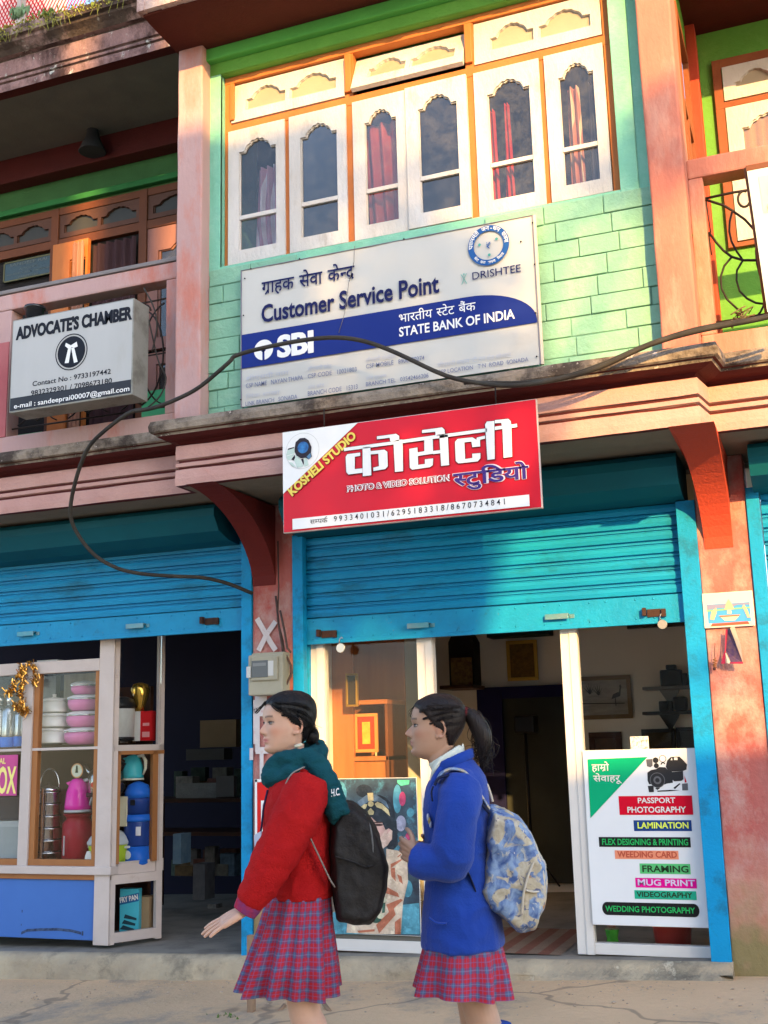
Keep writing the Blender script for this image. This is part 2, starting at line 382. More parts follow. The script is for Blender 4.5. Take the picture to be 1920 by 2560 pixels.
# -- cornice between the storeys: one moulding swept round the projecting middle bay
def sweep(name, prof, mats, path, parent):
    b = MB(); rows = []
    for d, z, *_ in prof:
        rows.append([b.bm.verts.new((x, y, z + .004 * noise.noise(Vector((x * 5, z * 30, d * 30))))) for x, y in path(d)])
    for i, (A, B) in enumerate(zip(rows, rows[1:])):
        mi = prof[i][2] if len(prof[i]) > 2 else 0
        for k in range(len(A) - 1):
            b.bm.faces.new((A[k], A[k + 1], B[k + 1], B[k])).material_index = mi
    return b.build(name, mats, parent, normals=True)
def mainpath(d):
    p = [(-9, -.62 - d)] + [(-9 + 5.46 * k / 24 - (d if k == 24 else 0), -.62 - d) for k in range(1, 25)] + [(-3.54 - d, -.80 - d)]
    p += [(-3.54 - d + (3.07 + 2 * d) * k / 28, -.80 - d) for k in range(1, 29)]
    return p + [(-.435 + d * .9, -.60 - d), (.4, -.60 - d), (3, -.60 - d)]
PROF = [(-.25, 2.985, 3), (-.03, 2.985, 2), (0, 2.99, 0), (.004, 3.03, 0), (0, 3.085, 2), (-.014, 3.09, 2), (-.014, 3.10, 0), (0, 3.105, 0), (0, 3.128, 2), (-.014, 3.133, 2), (-.014, 3.145, 0),
        (0, 3.15, 0), (.002, 3.19, 0), (0, 3.235, 2), (-.02, 3.245, 2), (.0, 3.262, 2), (.05, 3.27, 2), (.085, 3.285, 1), (.09, 3.30, 2), (.105, 3.302, 1), (.118, 3.31, 1), (.122, 3.345, 1), (.112, 3.375, 1), (.08, 3.384, 1), (-.12, 3.395, 1)]
sweep('cornice', PROF, [PINK2, CONC, MAROON, mat('shade toned soffit plaster', (.20, .17, .13), (.14, .12, .09), rough=.95)], mainpath, BLD)  # soffit plaster colour darkened to deepen the shade under the cornice
MB().box(-9, 3, -.57, .35, 3.00, 3.38).build('storey_slab', MATS['shade toned soffit plaster'] if 'shade toned soffit plaster' in MATS else CREAM, BLD)

# -- middle bay wall with window opening, painted blocks below the window
WX0, WX1, WZ0, WZ1 = -3.285, -.795, 4.385, 5.715
b = MB(); YW = -.72
b.box(-3.54, WX0, YW, -.5, 3.38, 6.05).box(WX1, -.46, YW, -.5, 3.38, 6.05).box(WX0, WX1, YW, -.5, 3.38, WZ0)
b.box(WX0 - .1, WX0, YW - .008, YW + .02, WZ0 - .05, WZ1 + .1, .004).box(WX1, WX1 + .1, YW - .008, YW + .02, WZ0 - .05, WZ1 + .1, .004)
b.build('wall', GREEN, BLD)
b = MB(); b.box(-3.36, -.63, YW - .004, -.51, WZ1 + .105, 6.04); b.box(WX0, WX1, YW - .001, -.51, WZ1, WZ1 + .105); b.box(-3.36, -.63, YW - .010, YW - .0015, WZ1 + .002, WZ1 + .104, .003); b.build('wall_top', LIME, BLD)
b = MB(); b_left = MB(); rnd = random.Random(3)
z = 3.36; 
while z < 4.30:
    h = .112 + rnd.uniform(-.008, .01); x = -3.37 - rnd.uniform(0, .25)
    while x < -.62:
        w = rnd.uniform(.20, .36); xa, xb = max(x, -3.36), min(x + w, -.62)
        if xb - xa > .02 and not (-2.95 < xa and xb < -1.45):
            o = [rnd.uniform(-.004, .004) for _ in range(4)]
            (b if xa > -2.2 else b_left).box(xa + .0022, xb - .0022, YW - .012 + o[0], YW + .01, z + .003 + o[1] * .5, z + h - .003 + o[2] * .5, .005)
        x += w
    z += h
b.build('block_facing', BRICK, BLD); b_left.build('block_facing', BRICK, BLD)
MB().box(-3.365, -.615, YW - .0035, YW + .01, 3.37, 4.312).build('block_joints', BRICKJ, BLD)

# -- upright piers
def pier(x0, x1, y0, y1, z0, z1, m, name='pillar', bev=.012):
    b = MB(); n = 14
    for k in range(n):
        za, zb = z0 + (z1 - z0) * k / n, z0 + (z1 - z0) * (k + 1) / n
        b.box(x0, x1, y0, y1, za, zb)
    bmesh.ops.remove_doubles(b.bm, verts=b.bm.verts, dist=1e-5)
    inner = [f for f in b.bm.faces if abs(f.normal.z) > .9 and z0 + 1e-4 < f.calc_center_median().z < z1 - 1e-4]
    b.bm.normal_update(); inner = [f for f in b.bm.faces if abs(f.normal.z) > .9 and z0 + 1e-3 < f.calc_center_median().z < z1 - 1e-3]
    bmesh.ops.delete(b.bm, geom=inner, context='FACES')
    b.bm.normal_update()
    es = [e for e in b.bm.edges if len(e.link_faces) == 2 and e.calc_face_angle(0) > 1]
    bmesh.ops.bevel(b.bm, geom=es, offset=bev, segments=3, profile=.5, affect='EDGES')
    for v in b.bm.verts:
        q = noise.noise(v.co * 4.0) * .006; v.co.x += q; v.co.y += noise.noise(v.co * 4 + Vector((9, 0, 0))) * .005
    return b.build(name, m, BLD)
pier(-3.54, -3.36, -.83, -.5, 3.38, 6.0, PINK)
pier(-.628, -.443, -.84, -.5, 3.39, 6.1, PINKSUN)

# -- roof eave over the middle bay
b = MB()
b.prism([(-.3, 5.885), (-1.14, 5.885), (-1.22, 5.892), (-1.225, 5.96), (-1.21, 5.965), (-1.235, 6.05), (-1.25, 6.2), (-.3, 6.25)], -3.555, -.44, axis='X')
b.build('eave', SOFF, BLD)
b = MB(); n = 60
for k in range(n):                                     # broken plaster lip
    xa = -3.575 + 3.14 * k / n; xb = xa + 3.14 / n; o = noise.noise(Vector((xa * 7, 0, 0))) * .012
    b.box(xa, xb, -1.262 + o, -1.20, 5.902 + o, 6.3)
b.build('eave_facing', mat('flaking eave plaster', (.55, .42, .36), (.42, .27, .25), rough=1, scale=8, amt=1, bump=.9, bscale=20, stain=(.2, .12, .1), sscale=8, samt=.7), BLD)
MB().box(-3.54, -.46, -.78, -.70, 5.80, 5.886, .01).build('eave_beam', GREEN2, BLD)

# -- side face of the middle bay towards the right balcony, with a brown window
b = MB(); b.box(-.47, -.445, -.72, .3, 3.38, 4.2).box(-.47, -.445, -.72, -.5, 4.2, 6.05).box(-.47, -.445, .12, .3, 4.2, 6.05).box(-.47, -.445, -.5, .12, 5.6, 6.05)
b.build('side_wall', LIME, BLD)
b = MB(); b.box(-.47, -.435, -.5, -.45, 4.2, 5.6).box(-.47, -.435, .07, .12, 4.2, 5.6).box(-.47, -.435, -.45, .07, 5.54, 5.6).box(-.47, -.44, -.45, .07, 5.0, 5.05).box(-.47, -.44, -.22, -.17, 4.2, 5.0)
b.build('side_window_frame', BROWN, BLD)
MB().box(-.49, -.475, -.5, .12, 4.2, 5.6).build('side_window_back', UNLIT, BLD)

# -- first floor back walls of both balconies, ceilings and beams
YB = .35
MB().box(-9, -3.54, YB, YB + .1, 3.38, 6.3).build('balcony_back_wall', mat('dingy green wall', (.06, .17, .06), rough=.85), BLD)  # a darker green than the middle bay
MB().box(-9, -3.54, -.58, YB, 6.14, 6.2).build('balcony_ceiling', mat('shade toned ceiling', (.15, .135, .11), (.11, .10, .085), rough=.95), BLD)  # cream ceiling darkened so the recess shade sits in its colour
MB().box(-9, -3.54, YB - .14, YB - .003, 5.93, 6.139, .008).build('balcony_beam', MAROON, BLD)
MB().box(-9, -3.54, YB - .05, YB - .003, 5.70, 5.75, .008).build('wall_ledge', mat('bottle green ledge', (.03, .18, .05), rough=.7), BLD)
MB().box(-3.54, -3.50, -.5, YB, 3.38, 6.2).build('balcony_side_wall', GREEN, BLD)
MB().box(-.445, 3, .30, .4, 3.38, 6.2).build('balcony_back_wall', LIME, BLD)
MB().box(-.47, 3, -.9, .4, 5.86, 5.95).build('balcony_ceiling', MAROON, BLD)
MB().box(-.445, -.385, .16, .299, 3.4, 5.86, .006).build('corner_post', mat('bright red post', (.5, .06, .03), rough=.6), BLD)

# -- upper cornice of the left bay, blackened and mossy
def uppath(d): return [(-9, -.62 - d)] + [(-9 + 5.45 * k / 30, -.62 - d) for k in range(1, 31)]
UP = [(-.12, 6.135, 2), (-.02, 6.125, 2), (0, 6.105, 1), (.003, 6.14, 1), (0, 6.165, 0), (-.016, 6.17, 0), (-.016, 6.18, 1), (0, 6.186, 1), (0, 6.205, 0), (-.016, 6.21, 0), (-.016, 6.222, 1), (0, 6.228, 1), (.002, 6.285, 1),
      (0, 6.345, 0), (-.018, 6.352, 0), (-.012, 6.365, 1), (.02, 6.372, 0), (.05, 6.40, 0), (.085, 6.425, 0), (.09, 6.445, 0), (.12, 6.45, 0), (.125, 6.505, 0), (.1, 6.53, 0), (-.3, 6.54, 0)]
sweep('mossy_cornice', UP, [MOSSY, MOSSB, MAROON], uppath, BLD)

# -- balcony railings with iron grilles
def rail(x0, x1, pl, pr, m):
    b = MB()
    b.box(x0, x1, -.66, -.53, 4.40, 4.515, .012).box(x0, x1, -.66, -.53, 3.38, 3.505, .012)
    b.box(x0, pl, -.655, -.535, 3.505, 4.40, .008).box(pr, x1, -.655, -.535, 3.505, 4.40, .008)
    return b.build('balcony_railing', m, BLD)
R1 = rail(-6.4, -3.545, -4.93, -3.715, PINK)
MB().box(-6.42, -3.545, -.67, -.52, 4.517, 4.545, .006).build('rail_cap', mat('grey rail cap', (.22, .2, .2), rough=.9), R1)
MB().box(-6.4, -4.935, -.662, -.65, 3.505, 4.17).build('red_dado', mat('dull red dado paint', (.40, .10, .11), (.46, .17, .17), rough=.8, scale=3), R1)
R2 = rail(-.443, 2.6, -.365, 2.4, PINKSUN)
def grille(x0, x1, parent, flip):
    b = MB(); y = -.60; t = .006
    b.tube([(x0, y, 4.29), (x1, y, 4.30)], t, 6).tube([(x0, y, 3.57), (x1, y, 3.57)], t, 6).tube([(x0, y, 3.93), (x1, y, 3.93)], t * .8, 6)
    w = (x1 - x0) / 3
    for k in range(3):
        cx = x0 + w * (k + .5)
        for s in (1, -1):
            b.tube([(cx + s * w * .48 * math.cos(a) - s * w * .1, y, 3.93 + .33 * math.sin(a)) for a in [-1.4 + 2.8 * i / 16 for i in range(17)]], t, 6)
            b.tube([(cx - s * w * .5 + s * w * .52 * math.cos(a), y, 3.93 + .35 * math.sin(a)) for a in [-1.35 + 2.7 * i / 16 for i in range(17)]], t * .9, 6)
        b.tube([(cx + (.055 - .002 * i) * math.cos(i * .42), y, 4.235 + (.055 - .002 * i) * math.sin(i * .42)) for i in range(20)], t, 6)
    return b.build('iron_grille', IRON, parent)
grille(-4.93, -3.715, R1, 1)
# right grille traced from its bars
b = MB(); q = lambda x, y: P(1650 + x / 4.42, 400 + y / 4.42, -.60)
for pts, r in (([(500, 425), (800, 360), (990, 330), (1400, 270)], .007), ([(505, 440), (700, 500), (800, 560), (940, 660), (1050, 780), (1130, 900)], .007),
               ([(540, 800), (620, 910), (700, 1000), (790, 1070), (920, 1108), (1090, 1108), (1300, 1080)], .007),
               ([(800, 560), (770, 680), (765, 790), (790, 900), (840, 1000), (915, 1105)], .006), ([(790, 1075), (710, 1170), (670, 1290), (680, 1420), (740, 1540), (870, 1660)], .006),
               ([(915, 1110), (850, 1220), (845, 1330), (880, 1450), (960, 1530), (1060, 1580), (1150, 1590)], .006),
               ([(1080, 900), (1060, 1000), (1070, 1140), (1100, 1260), (1150, 1400)], .006), ([(1150, 1600), (1110, 1680), (1060, 1740)], .006), ([(620, 1800), (800, 1770), (1200, 1700), (1500, 1650)], .008),
               ([(510, 450), (530, 600), (560, 800)], .004), ([(540, 820), (570, 1050)], .004)):
    b.tube([q(*p) for p in pts], r, 6)
b.tube([q(930 + 68 * math.cos(a), 430 + 88 * math.sin(a)) for a in [-1.2 - i * .3 for i in range(18)]], .007, 6)
b.build('iron_grille', IRON, R2)

# -- shop storey: pillars, brackets, walls
pier(-3.44, -3.146, 0, .25, -.1, 3.0, OLDP, bev=.008)
pier(-.606, -.325, 0, .25, -.1, 3.0, OLDP, bev=.008)
def bracket(x0, x1, flare, m):
    b = MB(); n = 14; L = []
    for k in range(n + 1):
        t = k / n
        y = -.83 * (1 - math.cos(t * math.pi / 2)) ** .85 if t else -.004
        z = 2.47 + (2.985 - 2.47) * math.sin(t * math.pi / 2) ** .95
        f = flare * t * t
        L.append([(x0 - f, y, z), (x1 + f * .2, y, z), (x1 + f * .2, .01, z), (x0 - f, .01, z)])
    V = [[b.bm.verts.new(p) for p in r] for r in L]
    for A, B in zip(V, V[1:]):
        for j in range(4): b.bm.faces.new((A[j], A[(j + 1) % 4], B[(j + 1) % 4], B[j]))
    b.bm.faces.new(V[0]); b.bm.faces.new(V[-1])
    b.build('bracket', m, BLD)
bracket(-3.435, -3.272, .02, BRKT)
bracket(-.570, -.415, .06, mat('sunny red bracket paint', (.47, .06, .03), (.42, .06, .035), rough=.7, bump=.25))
# white paint left on the left pillar
b = MB(); wr = random.Random(5)
pp = lambda x, y: P(400 + x * .3617, 1150 + y * .3617, -.012)
def stroke(pts, w):
    for a, c in zip(pts, pts[1:]):
        a, c = pp(*a), pp(*c); d = (c - a).normalized(); n_ = Vector((-d.z, 0, d.x)) * w / 2
        o_ = Vector((0, -.0006 * len(b.bm.faces), 0)); b.quad(a + n_ + o_, a - n_ + o_, c - n_ + o_, c + n_ + o_)
stroke([(670, 1095), (720, 1185), (770, 1270), (800, 1315)], .036); stroke([(800, 1115), (735, 1210)], .034); stroke([(735, 1211), (682, 1318)], .034)
for px0, py0, px1, py1 in ((638, 1690, 650, 1880), (648, 1722, 668, 1790), (634, 1750, 646, 1860), (640, 1868, 672, 1884), (650, 1884, 660, 1950), (625, 1870, 634, 1900), (672, 1752, 690, 1820)):
    a, c = P(px0, py0, -.012), P(px1, py1, -.012); yy = -.0122 - .0006 * len(b.bm.faces); b.quad((a.x, yy, a.z), (c.x, yy, a.z), (c.x, yy, c.z), (a.x, yy, c.z))
b.build('white_paint_marks', mat('chalky white paint', (.62, .58, .58), (.5, .42, .42), rough=.9, stain=(.45, .2, .2), sscale=16, samt=.8, smin=.55), BLD)
# inside of the shops
MB().box(-3.30, -.50, 3.0, 3.1, .1, 2.3 + .7).build('interior_wall', WALLI, BLD)
MB().box(-3.30, -3.20, .2, 3.0, .1, 3.0).build('interior_wall', WALLI, BLD)
MB().box(-.52, -.42, .2, 3.0, .1, 3.0).build('interior_wall', WALLI, BLD)
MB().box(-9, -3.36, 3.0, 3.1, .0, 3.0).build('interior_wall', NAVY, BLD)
MB().box(-3.46, -3.36, .2, 3.0, .1, 3.0).build('interior_wall', UNLIT, BLD)
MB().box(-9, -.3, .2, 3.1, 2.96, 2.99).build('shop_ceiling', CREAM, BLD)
b = MB(); b.box(-1.5, -.52, 2.95, 2.998, 2.33, 2.96); b.build('dark_wall_top', mat('dark mottled wall top', (.09, .07, .05), (.04, .035, .03), rough=1, scale=5), BLD)  # upper part of the back wall in a darker mottled brown

# -- rolling shutters
def shutter(x0, x1, zb, zbar, ztop, parent, handles, y=.05):
    b = MB(); pitch = .0785; pr = []; z = zbar
    while z < ztop:
        pr += [(y + .020, z), (y + .020, z + .008), (y, z + .011), (y - .005, z + .034), (y - .001, z + .054), (y + .012, z + .059), (y + .012, z + .064), (y + .001, z + .067), (y + .001, z + .0745)]
        z += pitch
    V = [[b.bm.verts.new((x, yy, zz)) for yy, zz in pr] for x in (x0, (x0 + x1) / 2, x1)]
    for A, B in zip(V, V[1:]):
        for k in range(len(A) - 1): b.bm.faces.new((A[k], B[k], B[k + 1], A[k + 1]))
    s = b.build('rolling_shutter', BLUE, parent)
    b = MB(); b.box(x0, x1, y - .012, y + .004, zb, zbar, .003).box(x0, x1, y - .016, y + .010, zb - .012, zb + .012, .003)
    b.build('bottom_bar', BLUED, s)
    b = MB(); n = int((x1 - x0) / .135)
    for k in range(n):
        for zz in (zb + .022, zbar - .018):
            b.sphere((x0 + .05 + k * .135 + .02 * math.sin(k * 3), y - .013, zz), .006, (1, .6, 1), 8, 5)
    b.build('rivet_row', BLUED, s)
    for hx in handles:
        b = MB(); zc = zb + .062
        b.box(hx - .07, hx + .07, y - .045, y - .038, zc - .016, zc + .016, .002).box(hx - .07, hx + .07, y - .04, y - .012, zc + .008, zc + .016, .002).box(hx + .07, hx + .10, y - .016, y - .012, zc - .012, zc + .012, .001)
        b.build('handle', mat('worn handle steel', (.05, .25, .33), (.25, .28, .27), rough=.4, metal=.3), s)
    return s
S1 = shutter(-3.077, -.700, 2.085, 2.235, 2.80, BLD, [P(1050, 1563, .05).x, P(1395, 1541, .05).x])
S2 = shutter(-9, -3.515, P(300, 1592, .05).z, P(300, 1592, .05).z + .135, 2.85, BLD, [P(72, 1600, .05).x, P(345, 1573, .05).x])
for S, px, py in ((S1, 820, 1585), (S2, 527, 1553), (S1, 1638, 1532)):
    a = P(px, py, .03); b = MB()
    b.box(a.x - .045, a.x + .03, .028, .036, a.z - .022, a.z + .022).box(a.x + .035, a.x + .06, .015, .036, a.z - .025, a.z + .02, .002)
    b.box(a.x - .07, a.x - .05, .0, .036, a.z - .015, a.z + .03, .002).build('lock_slot', mat('rusty lock slot', (.05, .025, .02), rough=.8), S)
S3 = shutter(-.25, 3, 2.2, 2.33, 2.85, BLD, [])
def housing(x0, x1):
    b = MB(); b.prism([(.20, 2.985), (-.27, 2.985), (-.30, 2.955), (-.30, 2.905), (-.235, 2.815), (-.10, 2.775), (.01, 2.765), (.2, 2.765)], x0, x1, axis='X')
    b.build('shutter_housing', BOXB, BLD)
housing(-3.10, -.66); housing(-9, -3.56); housing(-.28, 3)
for x0, x1, zt in ((-.712, -.606, 2.76), (-3.146, -3.072, 2.78), (-3.515, -3.44, 2.82), (-.325, -.255, 2.8)):
    b = MB(); zb = slabz(x0) - .01
    b.box(x0, x1, -.015, .045, zb, zt, .003).box(x0 + (.0 if x0 < -3 else .0), x1, .066, .12, zb, zt, .002)
    b.build('door_jamb', JAMB, BLD)
# ------------------------------------------------------------------ windows
def scallop(x0, x1, zs, h, n=24, lobes=5, cup=.010, sh=.14):
    """top outline of a pane from right shoulder to left: arch with small scallops"""
    w = x1 - x0; pts = [(x1, zs)]
    for i in range(n + 1):
        t = i / n
        pts.append((x1 - w * sh - (w * (1 - 2 * sh)) * t, zs + .010 + (h - .01) * math.sin(math.pi * t) ** .75 - cup * (1 - abs(math.sin(lobes * math.pi * t)))))
    return pts + [(x0, zs)]

def sash(name, x0, x1, z0, z1, y, m, gm, parent, ml=.075, mr=.06, mt=.085, mb=.085, h=.075, bar=None, th=.035, tilt=0, two=False, lobes=5, zoff=0):
    """one leaf: timber ring with scalloped opening, glazing bar and pane"""
    b = MB(); panes = MB(); halves = [(x0, x1, ml, mr)] if not two else [(x0, (x0 + x1) / 2, ml, .016), ((x0 + x1) / 2, x1, .016, mr)]
    for a, c, l_, r_ in halves:
        ix0, ix1, iz0, iz1 = a + l_, c - r_, z0 + mb, z1 - mt
        inner = [(ix0, iz0), (ix1, iz0)] + scallop(ix0, ix1, iz1 - h, h, lobes=lobes, cup=.010 if not two else .007)
        top = inner[2:]
        outer = [(a, z0), (c, z0), (c, z1)] + [(px_, z1) for px_, _ in top[1:-1]] + [(a, z1)]
        b.ribbon(outer, inner, y, y + th)
        li = [(px_, pz_) for px_, pz_ in inner]                       # thin bead round the pane
        cx, cz = (ix0 + ix1) / 2, (iz0 + iz1) / 2
        lo = [(cx + (px_ - cx) * .955, cz + (pz_ - cz) * .98) for px_, pz_ in inner]
        b.ribbon(li, lo, y + .012, y + .026)
        panes.poly(inner, y + .021)
        if bar: b.box(ix0, ix1, y + .004, y + .026, z0 + (z1 - z0) * bar - .014, z0 + (z1 - z0) * bar + .014, .004)
    if zoff or tilt:
        zc = (z0 + z1) / 2
        mm = Matrix.Translation((0, y + zoff, zc)) @ Matrix.Rotation(tilt, 4, 'X') @ Matrix.Translation((0, -y, -zc))
        b.xform(mm); panes.xform(mm)
    s = b.build(name, m, parent)
    panes.build('pane' if not parent.parent else 'pane', gm, parent if parent.parent else s)
    return s

W = MB(); yf = -.668
W.box(WX0, WX1, yf - .004, -.6, WZ0, WZ0 + .03, .003).box(WX0, WX1, yf - .004, -.6, WZ1 - .045, WZ1, .003).box(WX0 + .001, WX0 + .045, yf, -.601, WZ0, WZ1, .003).box(WX1 - .045, WX1 - .001, yf, -.601, WZ0, WZ1, .003)
X = lambda px, py=420: P(px, py, -.675).x
M1, M2 = (P(876, 400, -.67).x, P(1180, 300, -.67).x)
for xm in (M1, M2): W.box(xm - .027, xm + .027, yf + .002, -.602, WZ0 + .01, WZ1 - .01, .003).box(xm - .022, xm + .022, yf - .02, yf, 5.40, 5.66, .006)
W.box(WX0 + .045, WX0 + .075, yf - .02, yf, 5.40, 5.66, .006)
W.box(WX0 + .01, WX1 - .01, yf - .002, -.603, 5.315, 5.375, .003)
xm1, xm3 = P(719, 420, -.67).x, P(1359, 250, -.67).x
for xm in (xm1, xm3): W.box(xm - .021, xm + .021, yf + .003, -.604, WZ0 + .01, 5.33, .003)
WIN = W.build('window', ORANGE, BLD)
yc = -.678
for i, (a, c) in enumerate(((WX0 + .03, xm1 - .016), (xm1 + .016, M1 - .022), (M1 + .022, P(1017, 380, -.675).x), (P(1019, 380, -.675).x, M2 - .022), (M2 + .022, xm3 - .016), (xm3 + .016, WX1 - .05))):
    sash('casement', a, c, WZ0 + .022, 5.325, yc - .003 * (i % 2) - (.012 if i == 3 else 0), WHITEW, WGLASS, WIN, ml=.078, mr=.062, bar=.335)
for i, (a, c, tl) in enumerate(((WX0 + .05, M1 - .03, -.10), (M1 + .03, M2 - .03, -.42), (M2 + .03, WX1 - .05, -.06))):
    sash('transom', a, c, 5.385, 5.665, -.66, WHITEW, TGLASS, WIN, ml=.10, mr=.06, mt=.05, mb=.075, h=.075, th=.03, tilt=tl, two=True)
# room behind the window
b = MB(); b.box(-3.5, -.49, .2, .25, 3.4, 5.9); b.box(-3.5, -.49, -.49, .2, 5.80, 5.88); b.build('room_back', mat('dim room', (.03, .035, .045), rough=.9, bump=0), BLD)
MB().box(-3.5, -.49, -.49, .2, 3.385, 3.40).build('room_floor', UNLIT, BLD)

def curtain(label, px0, px1, ztop, zbot, m, name='curtain', y=-.575, taper=.0, waves=5, amp=.022, cat='curtain', skew=0):
    x0, x1 = (P(px0, 420, -.6).x, P(px1, 420, -.6).x); b = MB(); nx, nz = 48, 26; V = []
    for k in range(nz + 1):
        t = k / nz; z = zbot + (ztop - zbot) * t; row = []
        for i in range(nx + 1):
            s = i / nx; w = (1 - taper * t) ; xx = x0 + (x1 - x0) * (.5 + (s - .5) * w) + skew * t
            row.append(b.bm.verts.new((xx, y + amp * math.sin(s * waves * 6.28 + t * .8) + .006 * noise.noise(Vector((s * 6, t * 4, px0))), z)))
        V.append(row)
    for A, B in zip(V, V[1:]):
        for i in range(nx): b.bm.faces.new((A[i], A[i + 1], B[i + 1], B[i])).smooth = True
    o = b.build(name, m, None, off=((x0 + x1) / 2, y, zbot), normals=False); o.location = ((x0 + x1) / 2, y, zbot)
    return solo(o, label, cat, group='curtains behind the upper windows')

def patterned(name, c, p, sc=7, wdt=.06, rough=.8):
    """cloth with pale wandering lines"""
    m = mat(name, c, tuple(v * .8 for v in c), rough=rough, bump=.05, scale=8); t = m.node_tree; L = t.links; bs = t.nodes["Principled BSDF"]
    src = bs.inputs['Base Color'].links[0].from_socket
    tc = _n(t, 'ShaderNodeTexCoord'); w = _n(t, 'ShaderNodeTexWave'); w.inputs['Scale'].default_value = sc; w.inputs['Distortion'].default_value = 6; w.inputs['Detail'].default_value = .5; w.inputs['Detail Scale'].default_value = .9
    mp = _n(t, 'ShaderNodeMapping'); mp.inputs['Scale'].default_value = (1, 0, .45); L.new(tc.outputs['Object'], mp.inputs[0]); L.new(mp.outputs[0], w.inputs['Vector'])
    r = _n(t, 'ShaderNodeMapRange'); r.inputs[1].default_value = 1 - wdt; r.inputs[2].default_value = 1 - wdt * .5; L.new(w.outputs['Fac'], r.inputs[0])
    x = _n(t, 'ShaderNodeMix', data_type='RGBA'); L.new(r.outputs[0], x.inputs[0]); L.new(src, x.inputs[6]); x.inputs[7].default_value = (*p, 1); L.new(x.outputs[2], bs.inputs['Base Color'])
    return m
CPAT = patterned('lilac pink curtain', (.50, .24, .33), (.75, .70, .74), 5, .22)
CPAT2 = patterned('salmon curtain', (.62, .25, .20), (.80, .66, .50), 6, .25)
CRED = mat('rust red curtain', (.36, .06, .045), (.24, .035, .03), rough=.8, bump=.05, stretch=(2, 1, .2))
CRED2 = mat('bright red curtain', (.62, .04, .03), (.4, .02, .02), rough=.8, bump=.05, stretch=(2, 1, .2))
curtain('lilac pink curtain with white wavy lines behind the leftmost casement', 632, 700, 5.08, 4.40, CPAT, waves=3, taper=.3)
curtain('rust red curtain drawn aside behind the third casement from the left', 920, 1000, 5.2, 4.40, CRED, waves=3, taper=-.1, skew=-.02)
curtain('narrow bright red curtain on the left behind the fifth casement', 1218, 1246, 5.12, 4.40, CRED2, waves=2, taper=.4)
curtain('narrow bright red curtain in the middle of the fifth casement', 1258, 1284, 5.14, 4.40, CRED2, waves=2, taper=.5)
curtain('salmon curtain with cream lines behind the rightmost casement', 1424, 1462, 5.15, 4.40, CPAT2, waves=2, taper=.2)
curtain('thin pale curtain at the right edge of the rightmost casement', 1475, 1500, 5.15, 4.40, mat('thin pale curtain', (.33, .25, .24), rough=.8), waves=2, taper=.6)

# ------------------------------------------------------------------ left balcony doors and windows (back wall Y = .35)
YD = YB - .03
z0_ = lambda x, y: P(x / 3.607, 400 + y / 3.607, YD)
D = MB(); zt, zm = z0_(600, 440).z, z0_(600, 740).z
xl, xr = -7.2, -3.56
D.box(xl, xr, YD - .03, YD + .029, zt - .06, zt, .004).box(xl, xr, YD - .03, YD + .029, zm - .05, zm + .02, .004)
xp1, xp2, xp3 = z0_(512, 800).x, z0_(1310, 600).x, z0_(-200, 800).x
for xx in (xp1, xp2, xp3): D.box(xx - .035, xx + .035, YD - .036, YD + .028, 3.4, zt - .002, .004)
DW = D.build('balcony_door_frame', mat('shaded orange wood', (.14, .045, .018), (.10, .032, .012), rough=.55, stretch=(1, 1, .3), bump=.1), BLD)  # orange wood darkened, the shade of the balcony put into its colour
MB().box(xl, xr, YD + .012, YD + .022, 3.4, zt - .01).build('dark_opening', UNLIT, BLD)  # dark sheet in place of the unlit room behind the doors
BRW2 = mat('pinkish brown wood', (.24, .11, .09), (.36, .17, .14), rough=.6, stretch=(1, 1, .3))
for a, c in ((xp3 + .03, xp1 - .03), (xp1 + .03, xp2 - .03), (xp2 + .03, xr)):
    sash('transom', a, c, zm + .03, zt - .06, YD - .02, mat('dark brown transom', (.10, .045, .03), rough=.6), mat('dusty dark pane', (.05, .05, .045), rough=.4, bump=0), DW, ml=.05, mr=.04, mt=.03, mb=.04, h=.06, th=.03, two=True)
sash('casement', xp2 + .03, xr, 4.35, zm - .05, YD - .02, BRW2, WGLASS, DW, ml=.10, mr=.05, mt=.10, h=.09, bar=None)
sash('door_leaf', xp2 + .03, xr, 3.43, 4.32, YD - .02, BRW2, WGLASS, DW, ml=.10, mr=.05, mt=.06, mb=.38, h=.03)
# open leaf that catches the sun
xg0, xg1 = z0_(548, 900).x, z0_(745, 900).x
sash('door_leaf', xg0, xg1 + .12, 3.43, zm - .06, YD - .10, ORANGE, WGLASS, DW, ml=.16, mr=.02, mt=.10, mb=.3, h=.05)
b = MB(); b.box(z0_(20, 1).x, z0_(200, 1).x - .0, YD - .02, YD + .01, 3.43, 4.80, .004); b.build('door_panel', ORANGE, DW)
MB().box(-5.1, -4.1, YD - .004, YD + .012, 3.4, 3.42).build('threshold', UNLIT, DW)
b = MB()                                                   # green dado under the left window
b.box(z0_(-300, 0).x, xp1 - .04, YD - .05, YD - .036, 3.4, 3.83); b.build('green_dado', mat('balcony green', (.09, .45, .20), rough=.8), BLD); b = MB(); b.box(xp2 + .03, xr, YD - .05, YD - .036, 3.4, 4.02); b.build('green_dado', mat('balcony green', (.09, .45, .20), rough=.8), BLD)
